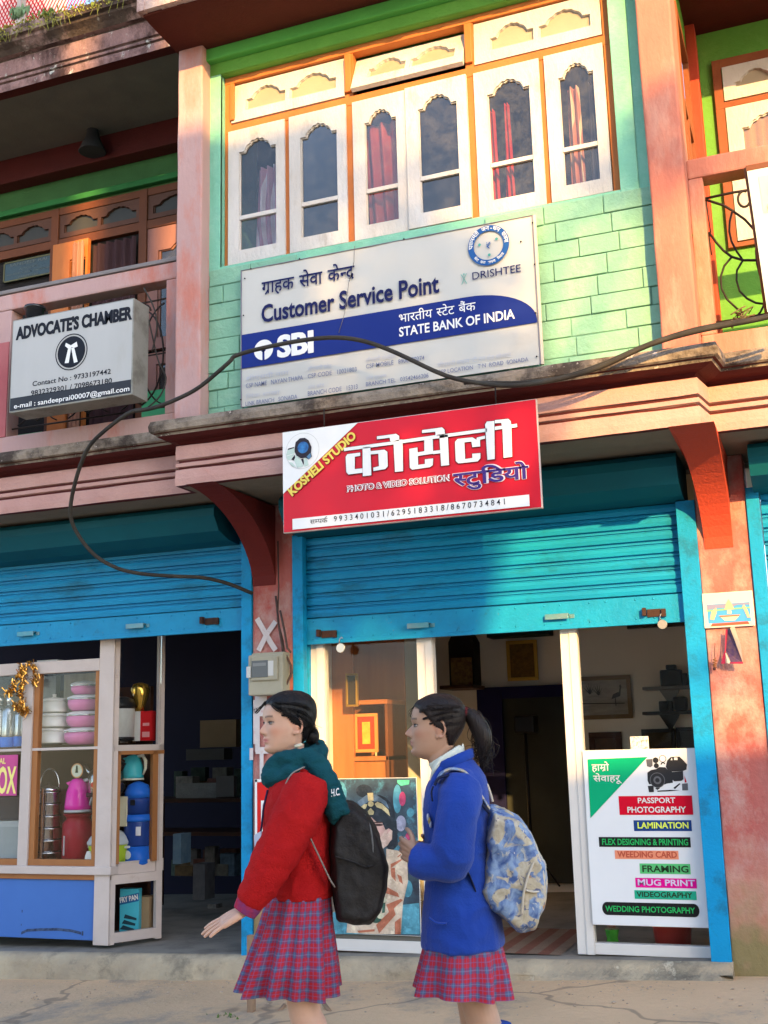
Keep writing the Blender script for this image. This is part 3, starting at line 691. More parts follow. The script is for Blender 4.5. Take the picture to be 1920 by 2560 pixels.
def bcurtain(label, xa, xb, m, y, zb=3.45, zt_=None, waves=4):
    b = MB(); nx, nz = 40, 10; V = []
    zt_ = zt_ or zm - .1
    for k in range(nz + 1):
        t = k / nz; V.append([b.bm.verts.new((xa + (xb - xa) * i / nx, y + .02 * math.sin(i / nx * waves * 6.28) + .004 * math.sin(t * 5), zb + (zt_ - zb) * t)) for i in range(nx + 1)])
    for A, B in zip(V, V[1:]):
        for i in range(nx): b.bm.faces.new((A[i], A[i + 1], B[i + 1], B[i])).smooth = True
    o = b.build('curtain', m, None, off=((xa + xb) / 2, y, zb), normals=False); o.location = ((xa + xb) / 2, y, zb)
    solo(o, label, 'curtain', group='curtains in the balcony doorway')
bcurtain('pale brown striped curtain beside the sunlit orange door leaf', z0_(748, 900).x, z0_(850, 900).x, mat('brown stripe curtain', (.42, .22, .16), (.25, .12, .09), rough=.8, stretch=(5, 1, .1), scale=9), YD - .13, waves=3)
bcurtain('dark plum curtain filling the balcony doorway', z0_(870, 900).x, xp2 - .05, mat('dark plum curtain', (.06, .03, .035), rough=.85), YD - .04, waves=5)
# small fitting under the balcony ceiling
T = thing('loudspeaker', 'dark horn shaped fitting hung under the ceiling of the left balcony', 'loudspeaker', P(232, 330, .12))
b = MB(); b.lathe([(.10, -.17), (.105, -.165), (.06, -.06), (.045, .0), (.045, .06), (.03, .08)], (0, 0, 0), 18); b.build('horn', mat('dark dusty metal', (.035, .035, .04), rough=.8), T, off=(0, 0, 0))
b = MB(); b.tube([(0, 0, .05), (0, .04, .13), (0, .18, .13)], .014, 8).box(-.05, .05, -.05, .06, .04, .11, .01); b.build('bracket', MATS['dark dusty metal'], T, off=(0, 0, 0))

# ------------------------------------------------------------------ right balcony window (back wall Y = .30)
YR = .29; zr = lambda x, y: P(1660 + x / 2.765, y / 2.765, YR)
xw = zr(352, 700).x; zb_, zt2 = zr(480, 1720).z, zr(400, 420).z
b = MB(); b.box(xw, 1.5, YR - .02, YR + .009, zb_, zb_ + .03, .003).box(xw, 1.5, YR - .02, YR + .009, zt2 - .06, zt2, .003).box(xw + .001, xw + .055, YR - .022, YR + .008, zb_ + .001, zt2 - .001, .003); zt3 = zr(420, 740).z
b.box(xw + .002, 1.5, YR - .024, YR + .007, zt3 - .02, zt3 + .02, .003).box(.42, .47, YR - .018, YR + .006, zb_ + .002, zt2 - .002, .003)
RW = b.build('window', BROWN, BLD)
sash('transom', xw + .06, .415, zt3 + .025, zt2 - .065, YR - .03, WHITEW, TGLASS, RW, ml=.07, mr=.06, mt=.05, mb=.08, h=.07, th=.03, two=True)
sash('casement', xw + .06, .21, zb_ + .035, zt3 - .025, YR - .03, WHITEW, WGLASS, RW, ml=.085, mr=.06, mb=.09, h=.07, bar=.36)
sash('casement', .215, .415, zb_ + .035, zt3 - .025, YR - .03, WHITEW, WGLASS, RW, ml=.05, mr=.05, h=.07)
b = MB(); V = []
for k in range(9): V.append([b.bm.verts.new((xw + .08 + .35 * i / 40, YR - .002 + .004 * math.sin(i * .9), zb_ + .1 + (zt3 - zb_ - .15) * k / 8)) for i in range(41)])
for A, B in zip(V, V[1:]):
    for i in range(40): b.bm.faces.new((A[i], A[i + 1], B[i + 1], B[i])).smooth = True
o = b.build('curtain', mat('orange tan curtain', (.56, .30, .11), (.42, .2, .08), rough=.8, stretch=(6, 1, .1), scale=5), None, off=(xw + .2, YR, zb_ + .1), normals=False); o.location = (xw + .2, YR, zb_ + .1)
solo(o, 'orange tan curtain behind the white window on the right balcony', 'curtain')

# ------------------------------------------------------------------ aluminium shop front (Y = .12)
def post(b, px0, px1, py, zb, zt, y0=.10, y1=.16):
    xa, xb = P(px0, py, .12).x, P(px1, py, .12).x
    b.box(xa, xb, y0, y1, zb, zt, .003).box(xa + (xb - xa) * .55, xb - .004, y0 - .008, y0, zb, zt, .002)
F = MB()
post(F, 770, 815, 1650, .215, 2.72); post(F, 1045, 1085, 1650, .245, 2.72); post(F, 1405, 1447, 1650, .255, 2.72); post(F, 1745, 1785, 1650, .27, 2.72)
xa, xb, xc, xd = P(815, 1650, .12).x, P(1045, 1650, .12).x, P(1447, 1650, .12).x, P(1745, 1650, .12).x
F.box(xa, xb, .10, .16, .222, .29, .003).box(xc, xd, .10, .16, .258, .318, .003).box(xa, xd, .10, .16, 2.64, 2.72, .003)
SF = F.build('shop_front_frame', ALU, BLD)
for a, c in ((xa, xb), (xc, xd)):
    b = MB(); b.box(a, c, .128, .134, .29, 2.64); b.build('pane', SGLASS, SF)
b = MB(); yb_ = P(830, 2362, .12).z; b.box(xa, xb, .105, .125, .29, .36); b.build('dark_kick_strip', mat('grey kick strip', (.14, .135, .12), rough=.6), SF)
# inner doorway in the back wall (navy curtain frame)
b = MB(); a, c = P(1203, 1900, 2.99).x, P(1412, 1900, 2.99).x; zt_ = P(1300, 1716, 2.99).z
b.box(a, a + .22, 2.93, 2.998, .3, zt_, .004).box(a + .221, c + .05, 2.93, 2.998, zt_ - .10, zt_, .004); b.build('inner_door_frame', mat('navy door cloth', (.012, .012, .07), rough=.8), BLD)
b = MB(); b.box(a + .222, c + .05, 2.955, 2.997, .3, zt_ - .101); b.build('inner_doorway', mat('dim inner room', (.055, .06, .055), (.02, .02, .02), rough=.9, scale=1.2, bump=0), BLD)
# ------------------------------------------------------------------ signs
NAVYT = flat('navy print', (.010, .014, .085)); SBLUE = flat('sign blue', (.010, .026, .19)); SWHITE = mat('banner white', (.54, .53, .495), (.49, .48, .45), rough=.5, bump=.02, scale=2, stain=(.42, .38, .33), sscale=2, samt=.3, smin=.6)
PWHITE = flat('print white', (.80, .80, .79)); GREYT = flat('faded blue grey print', (.16, .18, .30)); GREYL = flat('very faded print', (.47, .48, .53))
def shape(b, pts, conv, y, mi=0): b.poly([(v.x, v.z) for v in (conv(*p) for p in pts)], y, mi)
def disc(b, c, rx, y, n=40, a0=0, a1=2 * math.pi, ri=0, mi=0):
    """flat disc or ring of real radius rx about world point c"""
    for k in range(n):
        a, d = a0 + (a1 - a0) * k / n, a0 + (a1 - a0) * (k + 1) / n
        q = [(c.x + r_ * math.cos(t), y, c.z + r_ * math.sin(t)) for r_, t in ((rx, a), (rx, d), (ri, d), (ri, a))]
        if ri == 0: q = q[:3]
        b.bm.faces.new([b.bm.verts.new(p) for p in q]).material_index = mi
def fixn(b):
    for f in b.bm.faces:
        f.normal_update()
        if f.normal.y > 0: f.normal_flip()
    return b

# -- bank banner
YS = -.79; Sg = lambda x, y: P(560 + x / 1.975, 540 + y / 1.975, YS)
BS = thing('bank_sign', 'wide white and blue bank customer service banner under the big window', 'sign', (-2.19, YS, 3.43))
b = MB(); nx, nz = 40, 16; V = []
for k in range(nz + 1):
    V.append([b.bm.verts.new((-3.10 + 1.82 * i / nx, YS + .004 + .0035 * noise.noise(Vector((i * .25, k * .3, 1))), 3.43 + .87 * k / nz)) for i in range(nx + 1)])
for A, B in zip(V, V[1:]):
    for i in range(nx): b.bm.faces.new((A[i], A[i + 1], B[i + 1], B[i])).smooth = True
b.build('banner', SWHITE, BS, normals=False)
b = MB(); 
for q in ((-3.105, -1.275, 4.297, 4.302), (-3.105, -3.098, 3.43, 4.302), (-1.282, -1.275, 3.43, 4.302)): b.box(q[0], q[1], YS - .002, YS + .03, q[2], q[3], .001)
b.build('frame', mat('grey sign frame', (.2, .2, .24), rough=.5), BS)
MB().box(-1.279, -1.262, YS + .002, YS + .02, 3.43, 4.30).build('side_strip', flat('cream side strip', (.6, .56, .48)), BS)
Yb = YS - .003; zbt, zbb = Sg(300, 549).z, Sg(300, 736).z
zb1, zb0 = (Sg(95, 588).z + Sg(1150, 408).z) / 2, (Sg(92, 762).z + Sg(1533, 520).z) / 2
pts = [(-3.096, zb0), (-1.284, zb0)]; xr_, xs_ = -1.284, Sg(1200, 400).x
for k in range(13):
    a = k / 12 * math.pi / 2; pts.append((xs_ + (xr_ - xs_) * math.cos(a), zb0 + .02 + (zb1 - zb0 - .02) * math.sin(a)))
pts.append((-3.096, zb1)); b = MB(); b.poly(pts, Yb); b.build('blue_band', SBLUE, BS, normals=False)
Yt = YS - .005
sw = lambda s, m, a, c, t, bold=0, y=Yt, **k: write(s, m, BS, *(tuple((560 + q[0] / 1.975, 540 + q[1] / 1.975)) for q in (a, c, t)), y, bold, **k)
sw([("ग", 'r'), ("ाहक", 'f'), (" ", 's'), ("सेवा", 'f'), (" ", 's'), ("के", 'f'), ("न", 'h'), ("द", 'r')], NAVYT, (186, 382), (645, 306), (186, 326), .012, ref=.62)
sw("Customer Service Point", NAVYT, (185, 525), (1063, 375), (185, 443), .024)
sw([("भारतीय", 'f'), (" ", 's'), ("स", 'h'), ("टेट", 'f'), (" ", 's'), ("बैंक", 'f')], PWHITE, (865, 528), (1243, 463), (865, 490), .004, ref=.62)
sw("STATE BANK OF INDIA", PWHITE, (865, 600), (1436, 500), (865, 556), .02)
sw("SBI", PWHITE, (262, 698), (443, 668), (262, 598), .05)
sw("DRISHTEE", NAVYT, (1227, 316), (1466, 273), (1227, 280), .004)
for s, a, c, t in (("CSP NAME   NAYAN THAPA", (108, 852), (390, 806), (108, 830)), ("LINK BRANCH   SONADA", (106, 938), (362, 900), (106, 918)), ("CSP CODE   10021803", (414, 803), (655, 765), (414, 782)), ("BRANCH CODE   15313", (414, 890), (660, 851), (414, 868)),
                   ("CSP MOBILE   8900070274", (701, 755), (990, 708), (701, 734)), ("BRANCH TEL   03542466206", (701, 842), (1010, 795), (701, 822)), ("CSP LOCATION   T N  ROAD  SONADA", (1056, 782), (1503, 716), (1056, 762))): sw(s, GREYT, a, c, t, .003)
for s, a, c, t in (("सीएसपी नाम", (108, 814), (320, 782), (108, 796)), ("िलंक शाखा", (106, 902), (275, 877), (106, 886)), ("सीएसपी कोड", (414, 768), (532, 750), (414, 750)), ("बांच कोड", (414, 856), (495, 844), (414, 840)), ("सीएसपी मोबाईल", (701, 724), (850, 700), (701, 706)), ("बांच दूरभाष", (701, 812), (803, 796), (701, 796)), ("सीएसपी सथान  टी एन रोड सोनादा", (1056, 750), (1418, 690), (1056, 732))):
    sw([(s, 'f')], GREYL, a, c, t, .003, ref=.62)
b = MB(); c = Sg(197, 662); disc(b, c, .0635, Yt); fixn(b).build('roundel', PWHITE, BS, normals=False)
b = MB(); disc(b, c, .015, Yt - .0015, 20); b.poly([(c.x - .007, c.z - .066), (c.x + .007, c.z - .066), (c.x + .007, c.z), (c.x - .007, c.z)], Yt - .0015); fixn(b).build('keyhole_mark', SBLUE, BS, normals=False)
c = Sg(1307, 146); EB = flat('emblem blue', (.02, .10, .32)); EG = flat('emblem green', (.08, .36, .30))
b = MB(); disc(b, c, .120, Yt, 56, ri=.086); fixn(b).build('emblem_ring', EB, BS, normals=False)
def ringtext(words, r, a0, a1, h, m, inward=False):
    dst = bmesh.new(); n = len(words)
    for i, wd in enumerate(words):
        if not wd.strip(): continue
        a = a0 + (a1 - a0) * (i + .5) / n; g = _glyphs(wd, .02)
        if not g.verts: continue
        w_ = max(v.co.x for v in g.verts); step = abs(a1 - a0) / n * r; k = h / .62; kx = min(k * 1.2, step / max(w_, .1) * 1.05)
        rad = Vector((math.cos(a), 0, math.sin(a))); tan = Vector((math.sin(a), 0, -math.cos(a)))
        if inward: rad, tan = -rad, -tan
        for v in g.verts:
            q = c + (1 if not inward else 1) * Vector((math.cos(a), 0, math.sin(a))) * r + tan * (v.co.x - w_ / 2) * kx + rad * (v.co.y - .3) * k
            v.co = Vector((q.x, Yt - .0015, q.z))
        mp = {v: dst.verts.new(v.co) for v in g.verts}
        for f in g.faces:
            try: dst.faces.new([mp[v] for v in f.verts])
            except ValueError: pass
        g.free()
    mb = MB(); mb.bm.free(); mb.bm = dst; fixn(mb).build('emblem_lettering', m, BS, normals=False)
ringtext(["प", "धा", "न", "मं", "ती", " ", "ज", "न", "-", "ध", "न", " ", "यो", "ज", "ना"], .103, math.pi * 1.02, -.02, .021, PWHITE)
ringtext(["मे", "रा", " ", "खा", "ता", " ", "भा", "ग", "य", " ", "िव", "धा", "ता"], .103, math.pi * 1.2, math.pi * 1.80, .014, PWHITE, True)
b = MB()
for dx, dz in ((-.052, .012), (.048, .030), (.002, -.058)): disc(b, c + Vector((dx, 0, dz)), .0085, Yt, 12)
fixn(b).build('emblem_figures', EG, BS, normals=False)
put(_glyphs("₹" if True else "R", .01), EB, BS, c.x - .013, c.z - .02, c.x + .013, c.z - .02, Yt, .036, 'rupee_mark')
b = MB(); a = Sg(1186, 312); st = lambda p, q, w_: b.bm.faces.new([b.bm.verts.new((a.x + v[0], Yt, a.z + v[1])) for v in ((p[0] - w_, p[1]), (p[0] + w_, p[1]), (q[0] + w_, q[1]), (q[0] - w_, q[1]))])
disc(b, a + Vector((0, 0, .028)), .006, Yt, 10); st((-.016, .03), (.0, .0), .003); st((.016, .03), (0, .0), .003); st((0, .0), (-.014, -.032), .003); st((0, 0), (.016, -.032), .003)
fixn(b).build('figure_mark', flat('figure green', (.2, .42, .36)), BS, normals=False)
b = MB()
for px_, py_ in ((135, 262), (375, 213), (890, 115), (1525, 35), (1535, 240), (1540, 480), (1545, 695), (105, 310), (98, 492), (85, 908), (1467, 128)):
    q = Sg(px_, py_); b.sphere((q.x, YS - .006, q.z), .005, u=8, v=5)
b.build('nail_heads', IRON, BS)
b = MB(); b.tube([Sg(648, 150) + Vector((0, -.01, 0)), Sg(645, 230) + Vector((0, -.01, 0)), Sg(620, 330) + Vector((0, -.01, 0)), Sg(600, 480) + Vector((0, -.01, 0)), Sg(570, 580) + Vector((0, -.01, 0))], .0018, 5)
o = b.build('thin_wire', mat('thin grey wire', (.2, .19, .18), rough=.6), None, off=Sg(648, 150)); o.location = Sg(648, 150); solo(o, 'thin grey wire hanging loose down the face of the bank banner', 'wire')

# -- red studio sign
YK = -.955; Kp = lambda x, y: (660 + x / 2.242, 980 + y / 2.242); K = lambda x, y: P(*Kp(x, y), YK)
KX0, KX1, KZ0, KZ1 = -2.752, -1.277, 2.605, 3.190
KS = thing('studio_sign', 'long red photo studio sign board with big white lettering above the right shutter', 'sign', ((KX0 + KX1) / 2, YK, KZ0))
KRED = mat('glossy sign red', (.60, .008, .025), (.54, .006, .022), rough=.4, bump=.02, scale=2, spec=.25)
b = MB(); nx, nz = 36, 14; V = []
for k in range(nz + 1):
    V.append([b.bm.verts.new((KX0 + .004 + (KX1 - KX0 - .008) * i / nx, YK + .003 * noise.noise(Vector((i * .3, k * .35, 4))) + (.004 if 0 < i < nx and 0 < k < nz else .006), KZ0 + .004 + (KZ1 - KZ0 - .008) * k / nz)) for i in range(nx + 1)])
for A, B in zip(V, V[1:]):
    for i in range(nx): b.bm.faces.new((A[i], A[i + 1], B[i + 1], B[i])).smooth = True
b.build('face', KRED, KS, normals=False)
MB().box(KX0, KX1, YK + .008, YK + .034, KZ0, KZ1, .003).build('board', mat('pale sign edge', (.62, .52, .50), rough=.6), KS)
y1_, y2_, y3_, y4_ = YK - .001, YK - .003, YK - .0045, YK - .006
b = MB(); b.poly([(KX0 + .004, KZ1 - .004), (KX0 + .004, K(107, 572).z), (K(527, 172).x, KZ1 - .004)], y1_); b.build('white_corner', PWHITE, KS, normals=False)
c = K(216, 330); b = MB(); disc(b, c, .104, y2_, 48, ri=.1015); fixn(b).build('roundel_edge', flat('pale grey', (.55, .56, .55)), KS, normals=False)
MINT = flat('mint photo', (.52, .64, .58)); DK = flat('lens black', (.03, .025, .035))
b = MB()
K2 = lambda x, y: P(700 + x / 8.295, 1060 + y / 8.295, YK)
for pts in ([(160, 540), (300, 500), (310, 610), (130, 660)], [(130, 680), (300, 620), (250, 740), (170, 750)], [(330, 640), (420, 720), (490, 880), (360, 910), (300, 760)], [(500, 720), (560, 690), (600, 860), (510, 890)], [(190, 790), (260, 800), (330, 890), (250, 880)]): shape(b, pts, K2, y2_)
b.build('photo_fingers', MINT, KS, normals=False)
b = MB(); shape(b, [(310, 500), (330, 380), (420, 300), (520, 290), (600, 340), (660, 480), (650, 600), (670, 680), (600, 740), (540, 700), (440, 715), (350, 660), (310, 580)], K2, y3_)
for pts in ([(160, 545), (180, 510), (300, 480), (300, 500)], [(240, 740), (310, 640), (320, 700), (290, 760)], [(440, 730), (490, 720), (500, 860)]): shape(b, pts, K2, y2_ - .0006)
b.build('photo_lens', DK, KS, normals=False)
b = MB(); shape(b, [(560, 680), (640, 600), (660, 690), (600, 735)], K2, y3_ - .0008); fixn(b).build('lens_body', flat('steel blue print', (.10, .22, .36)), KS, normals=False)
b = MB(); disc(b, K2(485, 490), .034, y3_ - .0008, 24); fixn(b).build('lens_glint', mat('blue glint', (.05, .22, .50), (.02, .06, .2), scale=30, bump=0, amt=1), KS, normals=False)
kw = lambda s, m, a, c_, t, bold=0, y=y2_, **k: write(s, m, KS, Kp(*a), Kp(*c_), Kp(*t), y, bold, **k)
A, B = K(158, 585), K(522, 252)
put(_glyphs("KOSHELI STUDIO", .045), flat('sign yellow', (.80, .62, .12)), KS, A.x, A.z, B.x, B.z, y2_, .048)
put(_glyphs("KOSHELI STUDIO", .070), flat('sign dark red', (.25, .01, .02)), KS, A.x + .003, A.z - .003, B.x + .003, B.z - .003, y1_, .048)
# block lettering, each stroke a polygon
G = lambda x, y: P(840 + x / 3.456, 1030 + y / 3.456, YK)
BLOCKS = [[(72, 312), (500, 254), (500, 282), (72, 340)], [(232, 310), (300, 300), (308, 548), (234, 556)], [(86, 390), (100, 366), (212, 352), (212, 380), (165, 388), (165, 495), (232, 488), (232, 526), (110, 542), (92, 520)],
          [(300, 340), (420, 326), (446, 346), (450, 470), (430, 494), (325, 512), (325, 482), (374, 470), (368, 362), (300, 368)],
          [(500, 254), (545, 240), (578, 240), (582, 512), (512, 520), (500, 282)], [(356, 212), (520, 190), (548, 208), (550, 250), (490, 258), (470, 254), (468, 224), (356, 238)],
          [(578, 242), (940, 190), (942, 222), (580, 270)], [(635, 320), (706, 308), (708, 350), (765, 340), (765, 246), (838, 236), (842, 362), (710, 382), (712, 458), (770, 450), (770, 410), (842, 402), (838, 460), (815, 478), (660, 500), (640, 482)],
          [(842, 338), (905, 330), (905, 358), (842, 366)], [(895, 205), (968, 195), (980, 460), (910, 468)], [(746, 158), (918, 134), (940, 154), (944, 198), (880, 205), (862, 200), (860, 172), (746, 184)],
          [(942, 192), (1305, 142), (1305, 172), (944, 220)], [(1030, 260), (1052, 234), (1180, 220), (1215, 240), (1218, 222), (1290, 206), (1290, 232), (1246, 242), (1248, 300), (1180, 306), (1172, 258), (1112, 264), (1118, 408), (1180, 398), (1178, 362), (1250, 356), (1250, 402), (1226, 428), (1060, 446), (1036, 424)],
          [(1290, 110), (1305, 84), (1370, 78), (1374, 408), (1310, 416)], [(1374, 72), (1490, 60), (1512, 80), (1516, 110), (1565, 102), (1568, 132), (1518, 140), (1524, 388), (1450, 398), (1440, 148), (1374, 158), (1374, 128), (1434, 120), (1430, 96), (1374, 100)]]
b = MB()
for pl in BLOCKS: shape(b, pl, G, y3_)
bmesh.ops.triangulate(b.bm, faces=b.bm.faces); fixn(b).build('block_lettering', PWHITE, KS, normals=False)
b = MB()
for pl in BLOCKS:
    cx, cy_ = sum(p[0] for p in pl) / len(pl), sum(p[1] for p in pl) / len(pl); n = len(pl); out = []
    area = sum(pl[i][0] * pl[(i + 1) % n][1] - pl[(i + 1) % n][0] * pl[i][1] for i in range(n)); sg = 1 if area > 0 else -1
    for i in range(n):
        p0, p1, p2 = (Vector(pl[i - 1]), Vector(pl[i]), Vector(pl[(i + 1) % n])); d1, d2 = (p1 - p0).normalized(), (p2 - p1).normalized()
        nn = Vector((d1.y, -d1.x)) * sg + Vector((d2.y, -d2.x)) * sg; nn = nn / max(.5, nn.length_squared / 2); out.append(tuple(p1 + nn * 4.5))
    shape(b, out, G, y2_ + .0004)
bmesh.ops.triangulate(b.bm, faces=b.bm.faces); fixn(b).build('letter_outline', flat('outline maroon', (.06, .005, .01)), KS, normals=False)
for m_, bo, yy in ((flat('caption red', (.34, .0, .02)), .0, y3_), (PWHITE, .10, y2_)):
    kw("PHOTO & VIDEO SOLUTION", m_, (462, 565), (1044, 490), (462, 534), bo, yy)
w_ = [("स", 'h'), ("टु", 'f'), ("िडयो", 'f')]
kw(w_, flat('violet print', (.06, .03, .20)), (1062, 528), (1485, 482), (1062, 462), .022, y3_, ref=.62); kw(w_, flat('pale pink print', (.78, .66, .68)), (1058, 529), (1489, 481), (1058, 462), .055, y2_, ref=.62)
b = MB(); b.poly([(K(160, 740).x, K(160, 772).z), (K(1487, 585).x, K(160, 772).z), (K(1487, 585).x, K(160, 712).z), (K(160, 740).x, K(160, 712).z)], y1_); b.build('white_strip', PWHITE, KS, normals=False)
BLK = flat('print black', (.03, .03, .04))
kw([("स", 'f'), ("म", 'h'), ("प", 'f'), ("क", 'p')], BLK, (258, 742), (356, 730), (258, 718), 0, ref=.62)
kw("9 9 3 3 4 0 1 0 3 1 / 6 2 9 5 1 8 3 3 1 8 / 8 6 7 0 7 3 4 8 4 1", BLK, (392, 733), (1350, 622), (392, 703), .004)
b = MB(); b.tube([(-2.5, -.93, 3.18), (-2.5, -.93, 3.30)], .004, 6).tube([(-1.5, -.93, 3.18), (-1.5, -.93, 3.30)], .004, 6); b.build('hanging_wire', IRON, KS)

# -- advocate light box on the left railing
AX0, AX1, AZ0, AZ1, AY = -4.672, -3.759, 3.554, 4.176, -.95
AS = thing('light_box_sign', 'grey metal light box sign of an advocate fixed to the left balcony railing', 'sign', ((AX0 + AX1) / 2, AY, AZ0))
AGREY = mat('dusty white sign face', (.45, .45, .44), (.38, .38, .365), rough=.45, scale=2.5, bump=.03, stain=(.36, .34, .30), sscale=2.2, samt=.55, smin=.55, stretch=(1, 1, .25))
b = MB(); b.box(AX0, AX1, AY, AY + .17, AZ0, AZ1, .004); b.build('case', mat('dusty zinc case', (.30, .30, .27), (.22, .22, .19), rough=.55, metal=.3, stain=(.14, .13, .11), sscale=5, samt=.6), AS)
b = MB(); b.poly([(AX0 + .008, AZ0 + .008), (AX1 - .008, AZ0 + .008), (AX1 - .008, AZ1 - .008), (AX0 + .008, AZ1 - .008)], AY - .0015); b.build('face', AGREY, AS, normals=False)
b = MB(); za = P(70, 1005, AY).z; b.poly([(AX0 + .008, AZ0 + .01), (AX1 - .008, AZ0 + .01), (AX1 - .008, AZ0 + .095), (AX0 + .008, AZ0 + .095)], AY - .003); b.build('dark_strip', flat('sign charcoal', (.035, .04, .05)), AS, normals=False)
CHAR = flat('letter charcoal', (.012, .014, .022)); za = lambda x, y: (x / 2.592, 600 + y / 2.592)
aw = lambda s, m, a, c_, t, bold=0, y=AY - .003: write(s, m, AS, za(*a), za(*c_), za(*t), y, bold)
aw("ADVOCATE'S CHAMBER", CHAR, (102, 640), (855, 516), (102, 566), .065)
aw("Contact No : 9733197442", CHAR, (210, 945), (718, 868), (210, 915), .016); aw("9832329301 / 7098673180", CHAR, (200, 1006), (725, 930), (200, 974), .016)
aw("e-mail : sandeeprai00007@gmail.com", PWHITE, (90, 1088), (838, 982), (90, 1058), .012, AY - .0045)
c = P(*za(464, 726), AY); R_ = (P(*za(464, 608), AY).z - P(*za(464, 843), AY).z) / 2
b = MB(); disc(b, c, R_ * .86, AY - .003); disc(b, c, R_, AY - .003, 48, ri=R_ * .94); fixn(b).build('roundel', CHAR, AS, normals=False)
b = MB(); zq = lambda x, y: P(*za(x, y), AY)
for pts in ([(424, 688), (430, 668), (462, 684), (500, 660), (506, 692), (482, 700), (466, 696), (448, 708)], [(444, 706), (464, 698), (448, 798), (422, 800)], [(464, 700), (484, 700), (506, 790), (482, 798)]): shape(b, pts, zq, AY - .0045)
bmesh.ops.triangulate(b.bm, faces=b.bm.faces); fixn(b).build('neck_band_mark', PWHITE, AS, normals=False)
b = MB(); b.tube([(AX0 + .2, AY + .17, AZ1 - .1), (AX0 + .2, -.6, AZ1 - .1)], .012, 6).tube([(AX1 - .2, AY + .17, AZ1 - .1), (AX1 - .2, -.6, AZ1 - .1)], .012, 6).tube([(AX0 + .2, AY + .17, AZ0 + .1), (AX0 + .2, -.6, AZ0 + .1)], .012, 6); b.build('bracket', IRON, AS)
# flower pot on the box
p = P(88, 790, AY + .09); T = thing('flower_pot', 'small black plastic flower pot standing on the grey light box', 'flower pot', (p.x, AY + .085, AZ1))
b = MB(); b.lathe([(.048, 0), (.058, .085), (.068, .088), (.068, .105), (.062, .105), (.055, .02)], (0, 0, 0), 28); b.build('pot', mat('glossy black plastic', (.015, .015, .017), rough=.25, spec=.6, bump=0), T, off=(0, 0, 0))
b = MB(); b.lathe([(.001, .07), (.057, .07), (.058, .072), (.001, .085)], (0, 0, 0), 20); b.build('soil', mat('dry soil', (.06, .04, .03), rough=1, bump=.6), T, off=(0, 0, 0))
# name plate
yN = .30; zn = lambda x, y: (x / 11.06, 600 + y / 11.06); N = lambda x, y: P(*zn(x, y), yN)
nx0, nx1, nz1, nz0 = (N(110, 600).x + N(90, 1180).x) / 2, N(1450, 650).x, (N(110, 610).z + N(1450, 400).z) / 2, (N(110, 1190).z + N(1410, 930).z) / 2
T = thing('name_plate', 'dark green name plate with faded gilt lettering hung on the balcony window', 'name plate', ((nx0 + nx1) / 2, yN, nz0))
MB().box(nx0, nx1, yN, yN + .02, nz0, nz1, .003).build('plate', mat('dark green plate', (.012, .03, .028), rough=.3, spec=.6), T)
b = MB(); 
for q in ((nx0, nx1, nz1 - .012, nz1), (nx0, nx1, nz0, nz0 + .012), (nx0, nx0 + .012, nz0, nz1), (nx1 - .012, nx1, nz0, nz1)): b.box(q[0], q[1], yN - .004, yN, q[2], q[3], .001)
b.build('rim', mat('tarnished brass', (.13, .12, .06), rough=.5, metal=.6), T)
GILT = flat('faded gilt', (.13, .15, .14))
for s, a, c_, t in (("SANDEEP RAI", (270, 730), (1300, 560), (270, 650)), ("ADVOCATE", (530, 820), (1050, 735), (530, 770)), ("HIGH COURT  CIRCUIT  PRACTITIONER", (175, 990), (1390, 780), (175, 945)), ("DARJEELING", (500, 1045), (1050, 955), (500, 995))):
    write(s, GILT, T, zn(*a), zn(*c_), zn(*t), yN - .002, .006)

# -- board leaning out of the right railing
Yr0 = -.78
T = thing('side_sign', 'tall white and yellow sign board leaning out from the right balcony railing', 'sign', (P(1930, 860, Yr0).x, Yr0, P(1930, 860, Yr0).z))
zs = lambda x, y, yy: P(1820 + x / 4.42, 350 + y / 4.42, yy)
tl, bl = zs(210, 345, -.92), zs(435, 1900, -.72); w_ = .75
def lean(u, v, o=0):   # u across, v down 0..1 on the board
    p = tl.lerp(bl, v); return Vector((p.x + u, p.y - o, p.z - .0))
b = MB(); f = [lean(0, 0), lean(w_, 0), lean(w_, 1), lean(0, 1)]; bk = [q + Vector((0, .035, .01)) for q in f]
b.quad(*f); b.quad(*bk[::-1])
for i in range(4): b.quad(f[i], f[(i + 1) % 4], bk[(i + 1) % 4], bk[i])
b.build('board', mat('pale cyan print', (.56, .68, .66), (.70, .70, .62), scale=2.5, rough=.4, amt=1, bump=0), T)
def flatq(name, u0, u1, v0, v1, m, o): 
    b = MB(); b.quad(lean(u0, v0, o), lean(u0, v1, o), lean(u1, v1, o), lean(u1, v0, o)); b.build(name, m, T)
flatq('picture_panel', .05, .5, .055, .31, flat('ivory print', (.72, .68, .55)), .002)
flatq('yellow_panel', .07, .7, .37, .70, flat('yellow print', (.75, .48, .08)), .002)
b = MB(); b.box(tl.x - .005, tl.x + w_, tl.y + .004, tl.y + .06, tl.z + .004, tl.z + .035, .003).tube([tl + Vector((-.006, .02, .03)), bl + Vector((-.006, .02, 0))], .010, 6); b.build('frame', mat('brown sign frame', (.17, .06, .03), rough=.6), T)
b = MB()   # seated figure in a halo, simplified
